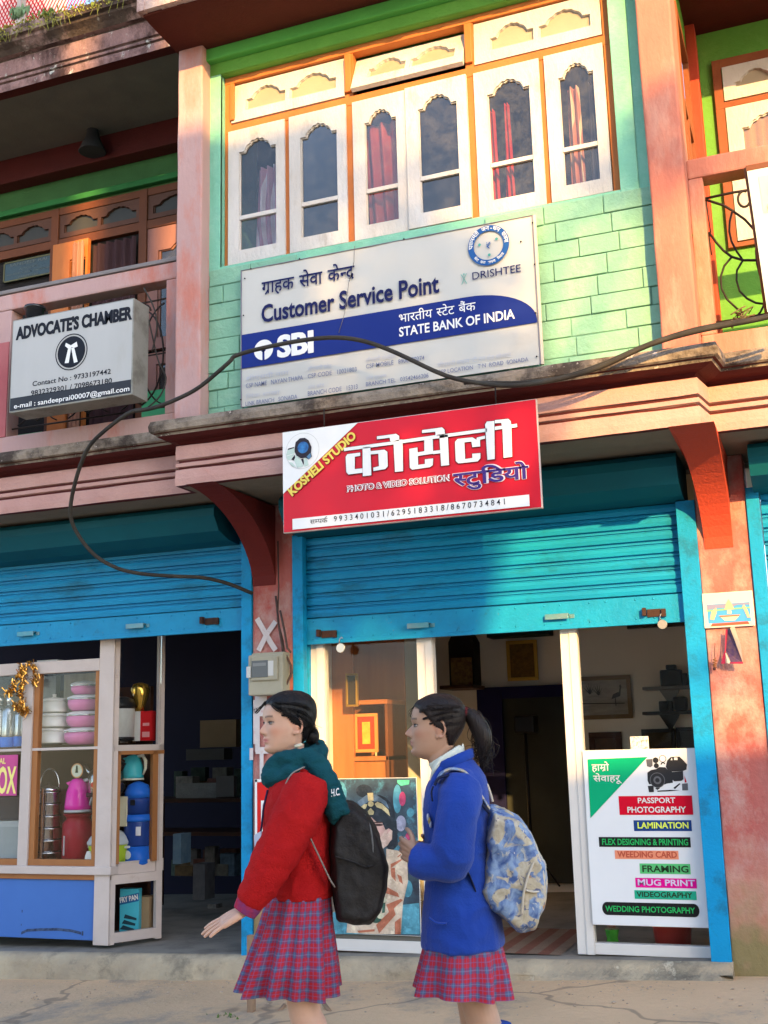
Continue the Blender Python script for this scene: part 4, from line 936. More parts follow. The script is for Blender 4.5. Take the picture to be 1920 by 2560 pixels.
for u, v, r_, mi in ((.15, .115, .055, 0), (.15, .115, .045, 1), (.15, .13, .022, 2), (.16, .20, .05, 3), (.12, .245, .03, 3), (.10, .265, .025, 2), (.17, .17, .03, 2), (.14, .262, .03, 4)):
    cc = lean(u, v, .004 + .0006 * len(b.bm.faces) / 20)
    for k in range(20):
        a0, a1 = 2 * math.pi * k / 20, 2 * math.pi * (k + 1) / 20
        b.bm.faces.new([b.bm.verts.new(cc + Vector((r_ * math.cos(t), .55 * r_ * math.sin(t) * .25, r_ * math.sin(t))) * q) for t, q in ((a0, 1), (a1, 1))] + [b.bm.verts.new(cc)]).material_index = mi
b.build('figure_print', [flat('print brick', (.5, .16, .06)), flat('print straw', (.72, .55, .2)), flat('print skin', (.66, .4, .24)), flat('print scarlet', (.6, .05, .03)), flat('print gold', (.7, .45, .05))], T, normals=False)
# ------------------------------------------------------------------ small helpers for goods
def put_at(T, fn, name, m, smooth=False):
    b = MB(); fn(b); return b.build(name, m, T, off=(0, 0, 0), smooth=smooth)
def mpp(px, py, Y): return P(px + 1, py, Y).x - P(px, py, Y).x          # metres per photo pixel across
def mpz(px, py, Y): return P(px, py - 1, Y).z - P(px, py, Y).z
CH = flat('chrome', (.62, .62, .62), rough=.18, metal=1); BLKP = flat('black plastic', (.02, .02, .022), rough=.3); WPL = flat('white plastic', (.72, .71, .69), rough=.35)
CARD = mat('brown cardboard', (.33, .22, .12), rough=.9, bump=.05)

# ------------------------------------------------------------------ display counter of the left shop
CW = mat('cream counter paint', (.55, .47, .43), (.46, .38, .34), rough=.55, bump=.1, stain=(.3, .2, .12), sscale=8, samt=.5, smin=.62)
CO = mat('varnished counter wood', (.36, .15, .05), (.27, .10, .035), rough=.45, bump=.08, stretch=(1, 1, .3)); CB = mat('counter blue panel', (.055, .155, .46), (.045, .13, .40), rough=.5, bump=.04, scale=2, stain=(.03, .06, .16), sscale=6, samt=.4, smin=.64)
YC = .12; CN = Vector((-4.565, YC, 0)); CF = Vector((-4.375, .46, 0)); CL = -7.2
zt_c, zs_c, zsh = 2.075, .70, P(180, 1868, .2).z
T = thing('display_counter', 'cream framed glass display counter with a blue base panel at the left shop', 'counter', (-5.2, .3, .16))
b = MB()
p0, p1 = P(58, 1800, YC).x, P(82, 1800, YC).x; c0 = P(250, 1700, YC).x
b.box(c0, CN.x, YC - .01, YC + .05, .19, 2.9, .004).box(p0, p1, YC - .01, YC + .05, zs_c - .03, zt_c, .004)
b.box(CL, c0, YC - .012, YC + .04, zt_c - .085, zt_c, .006).box(CL, CN.x + .02, YC - .03, YC + .06, zs_c - .065, zs_c - .012, .006).box(CL, CN.x, YC, YC + .5, zsh - .018, zsh, .002)
d = (CF - CN).normalized(); nrm = Vector((d.y, -d.x, 0)); L_ = (CF - CN).length
def ch(b, u0, u1, z0, z1, t0=-.005, t1=.04):
    q = [CN + d * u0 - nrm * t0 * -1, CN + d * u1 - nrm * t0 * -1]; r_ = [CN + d * u0 - nrm * t1, CN + d * u1 - nrm * t1]
    pts = [(q[0].x, q[0].y), (q[1].x, q[1].y), (r_[1].x, r_[1].y), (r_[0].x, r_[0].y)]
    b.prism(pts, z0, z1, axis='Z')
ch(b, L_ - .045, L_, .19, 2.9); ch(b, 0, .04, .19, 2.9); ch(b, 0, L_, zsh - .035, zsh + .005); ch(b, -.02, L_ + .02, zs_c - .07, zs_c + .01, -.025); ch(b, .04, L_ - .045, .57, zs_c - .071); ch(b, .04, L_ - .045, .20, .262)
b.build('frame', CW, T)
b = MB(); b.box(p1, p1 + .045, YC + .005, YC + .05, zs_c - .012, zt_c - .085, .003).box(c0 - .04, c0, YC + .005, YC + .05, zs_c - .012, zt_c - .085, .003).box(CL, c0, YC + .003, YC + .05, zs_c - .012, zs_c + .03, .003).box(CL, CN.x, YC - .005, YC + .03, zs_c - .10, zs_c - .065, .003)
ch(b, .04, .06, zs_c, zsh - .035, .0); ch(b, L_ - .085, L_ - .045, zs_c, zsh - .035, .0); ch(b, .04, L_, zsh - .06, zsh - .035, 0); b.build('wood_trim', CO, T)
MB().box(CL, CN.x - .02, YC + .01, YC + .04, .215, zs_c - .10, .004).build('base_panel', CB, T)
b = MB(); cg = lambda x, y: P(x / 2.37, 1850 + y / 2.37, YC + .007)
pts = [cg(125, 1145), cg(160, 1128), cg(240, 1124), cg(340, 1122), cg(420, 1130), cg(480, 1145)]
for a, c in zip(pts, pts[1:]): b.poly([(a.x, a.z - .009), (c.x, c.z - .009), (c.x, c.z + .009), (a.x, a.z + .009)], YC + .0085)
for q in ((130, 1015, .008), (125, 1095, .006), (488, 1146, .014)):
    a = cg(q[0], q[1]); b.poly([(a.x - q[2] / 2, a.z - q[2]), (a.x + q[2] / 2, a.z - q[2]), (a.x + q[2] / 2, a.z + q[2]), (a.x - q[2] / 2, a.z + q[2])], YC + .0085)
fixn(b).build('scuff_mark', mat('black rubbed paint', (.02, .03, .07), (.10, .16, .3), rough=.8, scale=30), T, normals=False)
b = MB(); b.box(CL, c0 - .04, YC + .02, YC + .026, zs_c, zt_c - .08); b.build('pane', SGLASS, T)
b = MB(); ch(b, .04, L_ - .04, zs_c, 2.7, -.015, -.019); b.build('pane', SGLASS, T)
b = MB(); b.box(CL, CN.x - .03, .62, .66, .2, 1.9).box(CL, CN.x, YC + .05, .62, zs_c - .06, zs_c - .02); b.build('back_board', DARKW, T)
# pink notice in the counter window
yN = YC + .012; PN = thing('pink_notice', 'pink notice with yellow capital letters taped inside the counter window', 'notice', P(20, 1988, yN))
x0n, x1n, z0n, z1n = P(-75, 1988, yN).x, P(43, 1940, yN).x, P(35, 1989, yN).z, P(35, 1887, yN).z
b = MB(); b.poly([(x0n, z0n), (x1n, z0n), (x1n, z1n), (x0n, z1n)], yN); b.build('card', mat('hot pink card', (.55, .08, .26), rough=.5, bump=0), PN, normals=False)
YEL = flat('pale yellow print', (.85, .75, .25)); ab = lambda x, y: (x / 3.687, 1560 + y / 3.687)
write("AL", YEL, PN, ab(-8, 1290), ab(52, 1285), ab(-8, 1240), yN - .0015, .02); write("BOX", YEL, PN, ab(-82, 1560), ab(145, 1550), ab(-82, 1330), yN - .0015, .03)

# ------------------------------------------------------------------ goods in the counter
YI = .34
def place(name, label, cat, px, py, Y=YI, group=None): return thing(name, label, cat, P(px, py, Y), group)
def jar(name, label, cat, px, py, wpx, prof_parts, Y=YI, group=None):
    """prof_parts: list of (part name, material, [(r, h)...]) in units of half width / photo pixels of height"""
    T = place(name, label, cat, px, py, Y, group); s = mpp(px, py, Y); v = mpz(px, py, Y)
    for pn, m, pr in prof_parts: put_at(T, lambda b: b.lathe([(r * wpx / 2 * s, h * v) for r, h in pr], (0, 0, 0), 32), pn, m)
    return T
WEN = mat('white enamel with sprigs', (.74, .73, .69), (.70, .69, .65), rough=.25, spec=.6, bump=0, stain2=(.22, .25, .08), s2scale=16, s2min=.70); PBOWL = flat('pink melamine', (.66, .20, .40), rough=.25); LIDW = flat('white lid', (.70, .66, .66), rough=.3)
z = 1858
for k, (w, h, lab) in enumerate(((74, 30, 'white sprigged enamel casserole at the bottom of its stack of three'), (70, 26, 'white sprigged enamel casserole in the middle of its stack'), (58, 27, 'white sprigged enamel casserole on top of its stack, with knob'))):
    jar('casserole', lab, 'casserole', 132 + k * 1.5, z, w, [('dish', WEN, [(.98, 0), (1, 3), (.82, h)]), ('lid', WPL, [(.86, h), (.88, h + 3), (.72, h + 8), (.2, h + 10)] + ([(.12, h + 12), (.14, h + 18), (.02, h + 19)] if k == 2 else [(.05, h + 10.5)])),], group='stacked white casseroles')
    T = COL.objects[-1] if False else None
    z -= h + 10.6
z = 1861
for k, (w, h, lab) in enumerate(((88, 30, 'pink bowl with white lid at the bottom of its stack of four'), (80, 27, 'second pink bowl with white lid from the bottom of its stack'), (73, 27, 'third pink bowl with white lid from the bottom of its stack'), (58, 20, 'smallest pink bowl with white lid on top of its stack'))):
    jar('lidded_bowl', lab, 'bowl', 213 - (k == 0) * 1 - k * .5, z, w, [('bowl', PBOWL, [(.70, 0), (.88, 6), (.97, h * .6), (.96, h)]), ('rim', CH, [(.98, h), (1.0, h + 1), (1.0, h + 3.5), (.97, h + 4)]), ('lid', LIDW, [(1.02, h + 4), (.98, h + 7), (.66, h + 12), (.2, h + 13.4)])], group='stacked pink lidded bowls')
    z -= h + 13.6
MARB = mat('silver marbled print', (.55, .55, .53), (.30, .30, .29), rough=.35, scale=14, bump=0, stretch=(1, 1, .4))
T = jar('thermos_flask', 'silver marbled thermos flask with black top behind the counter corner post', 'flask', 296, 1852, 66, [('body', MARB, [(.96, 0), (1, 3), (1, 82), (.97, 84)]), ('base', BLKP, [(1.01, 0), (1.02, 8), (1.0, 9)]), ('cap', BLKP, [(1.02, 80), (1.03, 92), (.9, 104), (.5, 110), (.1, 111)])])
def carton(name, label, px0, px1, py0, py1, Y, m, depth=.08, side=None, rot=0, group=None, cat='box'):
    x0, x1 = P(px0, (py0 + py1) / 2, Y).x, P(px1, (py0 + py1) / 2, Y).x; z0, z1 = P((px0 + px1) / 2, py1, Y).z, P((px0 + px1) / 2, py0, Y).z
    T = thing(name, label, cat, ((x0 + x1) / 2, Y, z0), group); w = (x1 - x0) / 2
    put_at(T, lambda b: b.box(-w, w, 0, depth, 0, z1 - z0, .002), 'carton', m)
    if side:
        for nm, mm, u0, u1, v0, v1 in side:
            put_at(T, lambda b: b.quad((-w + 2 * w * u0, -.002, (z1 - z0) * v0), (-w + 2 * w * u1, -.002, (z1 - z0) * v0), (-w + 2 * w * u1, -.002, (z1 - z0) * v1), (-w + 2 * w * u0, -.002, (z1 - z0) * v1)), nm, mm)
    T.rotation_euler.z = rot
    return T
RBOX = flat('glossy red card', (.55, .015, .02), rough=.3)
carton('gift_box', 'small red and white gift box behind the corner glass of the counter', 332, 378, 1778, 1852, .44, RBOX, .06, [('white_panel', WPL, 0, .42, .0, 1.0), ('print_band', flat('pale red print', (.7, .3, .3)), .52, .92, .12, .30), ('print_lines', flat('pale red print', (.7, .3, .3)), .55, .9, .5, .6)])
GOLD = flat('shiny gold foil', (.70, .42, .08), rough=.22, metal=.9)
T = place('trophy_cup', 'gold foil wrapped gift cup standing on the small red box', 'gift', 350, 1778, .46)
def f(b):
    b.lathe([(.03, 0), (.035, .03), (.06, .10), (.065, .15), (.05, .19), (.02, .2)], (0, 0, 0), 14)
    for v in b.bm.verts: v.co += Vector((noise.noise(v.co * 40), noise.noise(v.co * 40 + Vector((5, 0, 0))), 0)) * .010
put_at(T, f, 'wrapping', GOLD); put_at(T, lambda b: b.sphere((-.012, -.06, .115), .013, (1, .3, 1)), 'seal', LIDW)
STEEL = flat('brushed steel bottle', (.34, .36, .37), rough=.22, metal=.8); BLUEB = flat('cobalt band', (.02, .17, .62), rough=.3)
for px, lab in ((22, 'clear grey bottle with cobalt base at the left end of the shelf'), (-4, 'clear grey bottle with cobalt base cut by the left edge')):
    jar('water_bottle', lab, 'bottle', px, 1868, 34, [('body', STEEL, [(.9, 12), (.95, 30), (.95, 88), (.6, 102), (.4, 108)]), ('base', BLUEB, [(.96, 0), (.98, 2), (.98, 24), (.95, 25)]), ('cap', CH, [(.45, 106), (.48, 124), (.3, 128)])], group='bottles on the top shelf')
jar('water_bottle', 'narrow grey bottle with cobalt base beside the counter post', 'bottle', 48, 1866, 24, [('body', STEEL, [(.9, 12), (.95, 30), (.95, 78), (.8, 84)]), ('base', BLUEB, [(.96, 0), (.98, 2), (.98, 24), (.95, 25)]), ('cap', CH, [(.8, 83), (.8, 92), (.3, 94)])], group='bottles on the top shelf')
# tinsel garland
T = place('tinsel_garland', 'gold tinsel garland tied over the top rail of the counter', 'garland', 45, 1690, YC - .04); rt = random.Random(4)
def f(b):
    o = T.location
    for path in ([(78, 1650), (55, 1680), (52, 1720), (56, 1765), (60, 1790)], [(60, 1665), (40, 1700), (28, 1735), (14, 1732)], [(52, 1655), (60, 1700), (48, 1770), (64, 1784)], [(80, 1662), (90, 1690), (86, 1712)], [(35, 1760), (50, 1775), (70, 1772)]):
        pts = [P(x, y, YC - .04) - o for x, y in path]
        for a, c in zip(pts, pts[1:]):
            for k in range(46):
                q = a.lerp(c, rt.random()) + Vector((rt.gauss(0, .012), rt.gauss(0, .010), rt.gauss(0, .012))); e = Vector((rt.gauss(0, 1), rt.gauss(0, 1), rt.gauss(0, 1))).normalized()
                g = e.orthogonal().normalized() * .003; e = e * .018; b.bm.faces.new([b.bm.verts.new(q + v) for v in (-e - g, -e + g, e + g, e - g)])
put_at(T, f, 'foil_strips', flat('brassy tinsel', (.62, .33, .07), rough=.25, metal=.9))
# lower shelf
YL = .30
T = place('tiffin_carrier', 'tall stack of steel tiffin boxes with a wire handle', 'tiffin carrier', 118, 2158, YL); s, v = mpp(118, 2100, YL), mpz(118, 2100, YL)
for k in range(6): put_at(T, lambda b: b.lathe([(31 * s * (1 - .05 * k), (k * 30) * v), (33 * s * (1 - .05 * k), (k * 30 + 3) * v), (33 * s * (1 - .05 * k), (k * 30 + 25) * v), (35 * s * (1 - .05 * k), (k * 30 + 27) * v), (34 * s * (1 - .05 * k), (k * 30 + 29.5) * v)], (0, 0, 0), 28), 'steel_tin', CH)
put_at(T, lambda b: b.lathe([(24 * s, 180 * v), (22 * s, 190 * v), (5 * s, 196 * v), (5 * s, 204 * v), (1 * s, 205 * v)], (0, 0, 0), 24), 'lid', CH)
put_at(T, lambda b: b.tube([(32 * s * math.cos(a) * .75, 0, (190 + 48 * math.sin(a)) * v) for a in [math.pi * i / 14 for i in range(15)]], .006, 8), 'handle', CH)
put_at(T, lambda b: b.box(8 * s, 13 * s, -36 * s, -34.5 * s, 0, 190 * v, .001), 'side_clip', CH)
MAG = flat('magenta plastic', (.72, .02, .36), rough=.25, coat=.3)
def kettle(name, label, px, py, w, h, m, hm, Y, hside=1, base=True):
    T = place(name, label, 'kettle', px, py, Y); s, v = mpp(px, py, Y), mpz(px, py, Y); r = w / 2 * s
    put_at(T, lambda b: b.lathe([(r, h * .07 * v), (r * 1.0, h * .2 * v), (r * .88, h * .6 * v), (r * .62, h * .88 * v), (r * .5, h * .95 * v), (r * .1, h * v)], (0, 0, 0), 32), 'body', m)
    put_at(T, lambda b: b.lathe([(r * 1.02, 0), (r * 1.04, h * .03 * v), (r * 1.0, h * .075 * v)], (0, 0, 0), 32), 'base', hm)
    put_at(T, lambda b: b.tube([(hside * r * .5, 0, h * .92 * v), (hside * r * 1.05, 0, h * .95 * v), (hside * r * 1.35, 0, h * .75 * v), (hside * r * 1.35, 0, h * .45 * v), (hside * r * 1.1, 0, h * .2 * v)], [r * .13, r * .16, r * .16, r * .14, r * .08], 10), 'handle', hm)
    put_at(T, lambda b: b.prism([(-hside * r * .5, h * .92 * v), (-hside * r * 1.0, h * .86 * v), (-hside * r * .66, h * .74 * v)], -r * .2, r * .2), 'spout', m)
    return T
kettle('electric_kettle', 'magenta electric kettle with grey handle on a red flask box', 194, 2030, 54, 86, MAG, flat('grey plastic', (.45, .45, .47), rough=.35), .28)
DRED = flat('dark red plastic', (.30, .012, .025), rough=.3)
T = jar('flask', 'tall dark red insulated flask below the magenta kettle', 'flask', 192, 2157, 66, [('body', DRED, [(.9, 0), (.96, 3), (.98, 60), (.96, 100), (.7, 112), (.8, 118), (.95, 124), (.1, 126)])], .33)
s = mpp(192, 2157, .3); put_at(T, lambda b: b.box(-.02, -.008, -.136, -.130, .06, .19, .002), 'level_window', flat('grey slot', (.4, .35, .35)))
T = place('round_label', 'round label with a fruit picture standing on the magenta kettle', 'label', 192, 1945, .23)
put_at(T, lambda b: (disc(b, Vector((0, 0, .05)), .05, 0, 28)), 'disc', flat('tan rim', (.55, .28, .12))); put_at(T, lambda b: disc(b, Vector((0, 0, .05)), .042, -.002, 28), 'picture', mat('pale picture', (.55, .62, .55), (.6, .5, .2), scale=40, bump=0)); put_at(T, lambda b: b.prism([(-.012, .035), (.012, .035), (.006, .085), (-.006, .085)], -.004, -.003), 'bottle_print', flat('dark print', (.05, .06, .03)))
T = place('steel_kettle', 'steel and black whistling kettle with a long spout on a cream box', 'kettle', 268, 1990, .36); s, v = mpp(268, 1990, .36), mpz(268, 1990, .36)
put_at(T, lambda b: b.lathe([(40 * s, 2 * v), (42 * s, 8 * v), (42 * s, 50 * v), (36 * s, 66 * v), (20 * s, 74 * v), (5 * s, 76 * v), (5 * s, 82 * v), (.5 * s, 83 * v)], (0, 0, 0), 32), 'body', flat('mirror steel', (.35, .33, .30), rough=.15, metal=.95)); put_at(T, lambda b: b.lathe([(43 * s, 0), (44 * s, 8 * v), (42 * s, 10 * v)], (0, 0, 0), 32), 'base', BLKP)
put_at(T, lambda b: b.tube([(-36 * s, 0, 50 * v), (-48 * s, 0, 62 * v), (-58 * s, 0, 80 * v)], [.022, .014, .010], 10), 'spout', CH); put_at(T, lambda b: b.tube([(30 * s, 0, 60 * v), (42 * s, 0, 78 * v), (20 * s, 0, 92 * v)], .014, 8), 'handle', BLKP); put_at(T, lambda b: b.sphere((-8 * s, -41 * s, 30 * v), .018, (1, .2, 1)), 'red_tag', flat('red tag', (.6, .05, .03)))
CRM = mat('cream printed carton', (.62, .56, .40), (.58, .50, .30), rough=.5, bump=0, scale=12, stain2=(.5, .27, .14), s2scale=10, s2min=.66)
carton('appliance_box', 'cream printed appliance box under the steel kettle', 236, 316, 1992, 2066, .30, CRM, .16, [('label_print', flat('pale blue print', (.5, .6, .7)), .1, .42, .2, .6), ('logo_print', flat('tan print', (.5, .28, .14)), .12, .4, .05, .2)])
LIME = flat('lime green plastic', (.42, .56, .04), rough=.3)
T = jar('rice_cooker', 'lime green rice cooker with grey lid on the counter floor', 'rice cooker', 272, 2162, 88, [('pot', LIME, [(.80, 0), (.88, 6), (.98, 48), (1, 52)]), ('lid', flat('grey cooker lid', (.50, .52, .52), rough=.3), [(1.04, 52), (1.06, 58), (.9, 72), (.6, 84), (.2, 90), (.05, 92)])], .30)
s, v = mpp(272, 2162, .3), mpz(272, 2162, .3)
put_at(T, lambda b: b.prism([(-34 * s, 6 * v), (-14 * s, 6 * v), (-16 * s, 26 * v), (-20 * s, 38 * v), (-28 * s, 38 * v), (-32 * s, 26 * v)], -40 * s, -36 * s), 'front_plate', WPL)
for sx in (-1, 1): put_at(T, lambda b: b.box(sx * 44 * s - .02, sx * 44 * s + .02, -.02, .02, 42 * v, 48 * v, .004), 'handle', WPL)
TURQ = flat('turquoise plastic', (.06, .42, .48), rough=.25)
kettle('electric_kettle', 'turquoise electric kettle with cream handle on the blue flask', 332, 1950, 46, 64, TURQ, flat('cream plastic', (.68, .64, .52), rough=.35), .42)
BPL = flat('bright blue plastic', (.02, .13, .55), rough=.28); NPL = flat('deep blue plastic', (.02, .05, .22), rough=.28)
T = jar('water_jug', 'tall blue two tone water jug with a domed top in the counter corner', 'jug', 342, 2160, 62, [('lower_jug', BPL, [(.94, 0), (1, 4), (.92, 46)]), ('middle_jug', NPL, [(.90, 46), (.94, 50), (.92, 108), (.9, 110)]), ('collar', BPL, [(.96, 108), (.99, 112), (.94, 126)]), ('upper_jug', NPL, [(.90, 126), (.93, 160), (.9, 170)]), ('dome', BPL, [(.93, 168), (.92, 182), (.72, 200), (.3, 208), (.05, 210)])], .40)
s, v = mpp(342, 2160, .4), mpz(342, 2160, .4)
put_at(T, lambda b: disc(b, Vector((-4 * s, 0, 26 * v)), 9 * s, -31 * s, 20), 'badge', WPL); put_at(T, lambda b: b.box(14 * s, 26 * s, -28 * s, -27 * s, 74 * v, 96 * v), 'label', LIDW); put_at(T, lambda b: b.box(0, 12 * s, -30 * s, -29 * s, 150 * v, 164 * v), 'tap_plate', BLKP)
carton('storage_box', 'grey white storage box low in the left counter window', -60, 50, 2052, 2160, .40, mat('grey white plastic', (.40, .46, .46), rough=.4, bump=0), .2, [('lid_band', flat('pale lid', (.5, .55, .55)), 0, 1, .86, 1)])
carton('dark_box', 'dark grey box on top of the grey white storage box', -60, 46, 1992, 2050, .42, flat('dark grey card', (.07, .08, .08)), .2)
T = carton('pan_box', 'turquoise frying pan box in the low corner window of the counter', 302, 344, 2222, 2334, .36, mat('turquoise printed box', (.05, .40, .52), (.10, .5, .6), rough=.35, bump=0, scale=4), .06, None, .25)
a = T.location; w_ = mpp(320, 2280, .36) * 21
g = _glyphs("FRY PAN", .04); put(g, WPL, T, a.x - w_ * .95, a.z + .200, a.x + w_ * .95, a.z + .222, a.y - .004, .032); put_at(T, lambda b: (b.quad((-w_, -.002, .185), (w_, -.002, .21), (w_, -.002, .265), (-w_, -.002, .235))), 'title_band', flat('deep blue band', (.02, .12, .3)))
put_at(T, lambda b: [b.quad((-w_ * (.95 - .2 * k), -.0025, .03 + .035 * k), (w_ * (.5 + .15 * k), -.0025, .015 + .035 * k), (w_ * (.6 + .1 * k), -.0025, .03 + .035 * k), (-w_ * (.6 - .1 * k), -.0025, .055 + .035 * k)) for k in range(3)], 'pan_picture', flat('pan black print', (.02, .05, .07)))
carton('brown_carton', 'plain brown carton beside the turquoise pan box', 345, 372, 2242, 2330, .44, CARD, .1)
for px0, px1, lab in ((92, 142, 'white printed carton standing on the counter top'), (152, 198, 'white folded leaflet box on the counter top beside the printed carton')):
    carton('leaflet_box', lab, px0, px1, 1650, 1672, .24, mat('off white printed card', (.60, .60, .60), (.25, .25, .25), rough=.7, scale=30, bump=0), .1)
for px0, px1, py0, lab, m in ((96, 138, 1690, 'grey wrapped packet behind the casseroles', mat('clear grey wrap', (.20, .21, .21), (.1, .1, .1), rough=.3, scale=6)), (158, 245, 1684, 'clear wrapped beige packet behind the pink bowls', mat('beige packet', (.34, .29, .22), (.16, .12, .09), rough=.3, scale=7, stretch=(3, 1, .4)))):
    carton('packet', lab, px0, px1, py0, 1860, .52, m, .05)
# dim goods inside the left shop
for lab, px0, px1, py0, py1, Y, m in (('pale bundle of plastic bags on the dark shelf of the left shop', 440, 540, 1958, 1995, 2.0, mat('grey plastic bags', (.30, .31, .30), (.15, .15, .15), rough=.4, scale=9, bump=.6)), ('grey carton at the right end of the dark shelf', 540, 585, 1940, 1992, 2.0, mat('grey carton', (.20, .19, .19), rough=.8)),
        ('flat carton leaning high on the dark shelf', 465, 560, 1872, 1900, 2.2, mat('dull carton', (.10, .095, .085), rough=.8)), ('blue and white carton low in the dark shop', 432, 452, 2085, 2160, 1.2, mat('blue white carton', (.20, .32, .42), (.05, .15, .3), scale=12, bump=0)), ('tall white printed carton low in the dark shop', 482, 512, 2160, 2250, 1.2, mat('dim printed carton', (.12, .125, .13), (.05, .05, .06), scale=14, bump=0)), ('cardboard box stacked at the back of the dark shop', 500, 590, 1800, 1868, 2.4, CARD)):
    carton('stock_box', lab, px0, px1, py0, py1, Y, m, .15)
rt = random.Random(17); DIM = [(.30, .28, .25), (.10, .16, .22), (.22, .10, .08), (.16, .15, .12), (.06, .10, .08), (.34, .34, .33), (.20, .13, .06)]
for k in range(34):
    px = rt.uniform(425, 592); lvl = rt.choice((1992, 1992, 2190, 2190, 2330)); hh = rt.uniform(22, 75); ww = rt.uniform(14, 46); c_ = DIM[k % 7]
    carton('stock_packet', 'one of the dim packets crowded on the shelves at the back of the left shop', px, px + ww, lvl - hh, lvl, 2.05 + .12 * (k % 3), mat('dim packet %d' % (k % 7), c_, tuple(v * .4 for v in c_), rough=.6, scale=16, amt=1, bump=0), .1, None, rt.uniform(-.2, .2), group='dim packets at the back of the left shop', cat='packet')
for k in range(14):
    px = 300 + 7 * k if k < 3 else 100 + (k - 3) * 15; c_ = DIM[(k * 3) % 7]
    carton('shelf_packet', 'one of the small packets packed behind the goods on the counter shelves', px, px + 17, (1790 if k % 2 else 1775) if k < 9 else 1990, 1858 if k < 9 else 2150, .50 + .02 * (k % 3), mat('dim packet %d' % ((k * 3) % 7), c_), .05, None, 0, group='packets behind the counter goods', cat='packet')
x0s, x1s = P(405, 2000, 1.9).x, P(615, 2000, 1.9).x; zs = P(500, 1996, 1.9).z
T = thing('stock_shelf', 'dark wooden stock shelf against the back of the left shop', 'shelf', ((x0s + x1s) / 2, 2.1, .2)); b = MB()
b.box(x0s - .6, x1s + .3, 1.85, 2.35, zs - .03, zs, .003).box(x0s - .6, x1s + .3, 1.85, 2.35, .75, .78, .003); b.build('shelf_board', DARKW, T)
b = MB(); b.box(x0s - .02, x0s + .03, 1.85, 1.9, .2, zs - .03).box(x1s - .02, x1s + .03, 1.85, 1.9, .2, zs - .03); b.build('leg', DARKW, T)

# ------------------------------------------------------------------ right shop: cabinet, frames, shelves
WOOD = mat('orange brown laminate', (.42, .15, .045), (.32, .10, .03), rough=.4, scale=5, bump=.03, stretch=(4, 4, .3), spec=.5); WOODD = mat('dark laminate edge', (.16, .055, .02), rough=.4)
yq = .72; cz = lambda x, y, Y=yq: P(580 + x / 3.19, 1640 + y / 3.19, Y)
T = thing('wooden_cabinet', 'tall orange wooden cabinet with open shelves behind the shop glass', 'cabinet', (cz(970, 500).x, yq + .2, .24))
xa_, xb_, xc_ = cz(560, 500).x, cz(968, 500).x, cz(1240, 500).x; z1c, z2c = cz(1100, 800).z, cz(1100, 385).z
b = MB(); b.box(xa_, xb_, yq, yq + .03, .24, 2.9, .002).box(xa_, xc_, yq + .36, yq + .38, .24, 2.6); b.build('panel', WOOD, T)
b = MB(); b.box(xb_, xc_, yq, yq + .36, z1c - .03, z1c, .003).box(xb_, xc_, yq, yq + .36, z2c, z2c + .03, .003).box(xb_, xc_, yq, yq + .36, .24, .28); b.build('shelf_board', WOOD, T)
b = MB(); b.box(xb_, xc_, yq + .02, yq + .04, .28, z1c - .035); b.build('drawer_front', WOOD, T)
b = MB(); b.box(xc_ - .02, xc_, yq + .0, yq + .36, .24, z2c, .002); b.build('side_board', WOODD, T)
def picture(name, label, px0, px1, py0, py1, Y, fm, pm, fw=.02, depth=.02, extra=None, cat='picture frame', mount=None):
    x0, x1 = P(px0, (py0 + py1) / 2, Y).x, P(px1, (py0 + py1) / 2, Y).x; z0, z1 = P((px0 + px1) / 2, py1, Y).z, P((px0 + px1) / 2, py0, Y).z
    T = thing(name, label, cat, ((x0 + x1) / 2, Y, z0)); w = (x1 - x0) / 2; h = z1 - z0
    put_at(T, lambda b: [b.box(-w, w, -depth, 0, 0, fw, .003), b.box(-w, w, -depth, 0, h - fw, h, .003), b.box(-w, -w + fw, -depth, 0, fw, h - fw, .003), b.box(w - fw, w, -depth, 0, fw, h - fw, .003)], 'frame', fm)
    if mount: put_at(T, lambda b: b.box(-w + fw, w - fw, -depth * .5, -.0, fw, h - fw), 'mount', mount); k = fw * 1.6
    else: k = 0
    put_at(T, lambda b: b.box(-w + fw + k, w - fw - k, -depth * .5 - .002, -.001, fw + k, h - fw - k), 'print', pm)
    return T, w, h
GOLDF = flat('gilt frame', (.55, .33, .06), rough=.35, metal=.7)
picture('picture_frame', 'small narrow gilt frame hung on the front of the wooden cabinet', 868, 897, 1684, 1767, yq - .10, GOLDF, flat('dark print paper', (.05, .035, .02)), .014, .03)
T, w, h = picture('fruit_picture', 'orange and red framed fruit picture standing on the cabinet shelf', 888, 946, 1784, 1881, yq + .12, flat('orange frame', (.6, .27, .08)), mat('yellow fruit print', (.80, .48, .08), (.70, .30, .03), scale=18, bump=0, amt=1), .022, .02, mount=flat('red mount', (.5, .05, .02)))
picture('wall_picture', 'tall dark framed picture with white streaks on the shop back wall', 974, 1008, 1652, 1792, 2.98, BLKP, mat('grey plant print', (.20, .20, .19), (.06, .06, .06), scale=9, bump=0, stretch=(3, 1, .5)), .02)
picture('wall_picture', 'narrow dark framed picture beside the white door post', 1022, 1044, 1668, 1790, 2.98, BLKP, flat('dark grey print', (.10, .10, .10)), .02)
picture('gilt_picture', 'gilt framed certificate hung above the inner doorway', 1268, 1345, 1601, 1702, 2.98, GOLDF, mat('brown gold document', (.20, .11, .025), (.10, .055, .015), scale=30, bump=0, amt=1), .03)
T, w, h = picture('bird_picture', 'wide framed black and white print of a crane by water', 1436, 1580, 1690, 1798, 2.98, mat('worn gilt frame', (.20, .13, .06), rough=.5), mat('grey water print', (.40, .38, .34), (.22, .21, .20), scale=10, bump=0, amt=1, stretch=(.5, 1, 2)), .035)
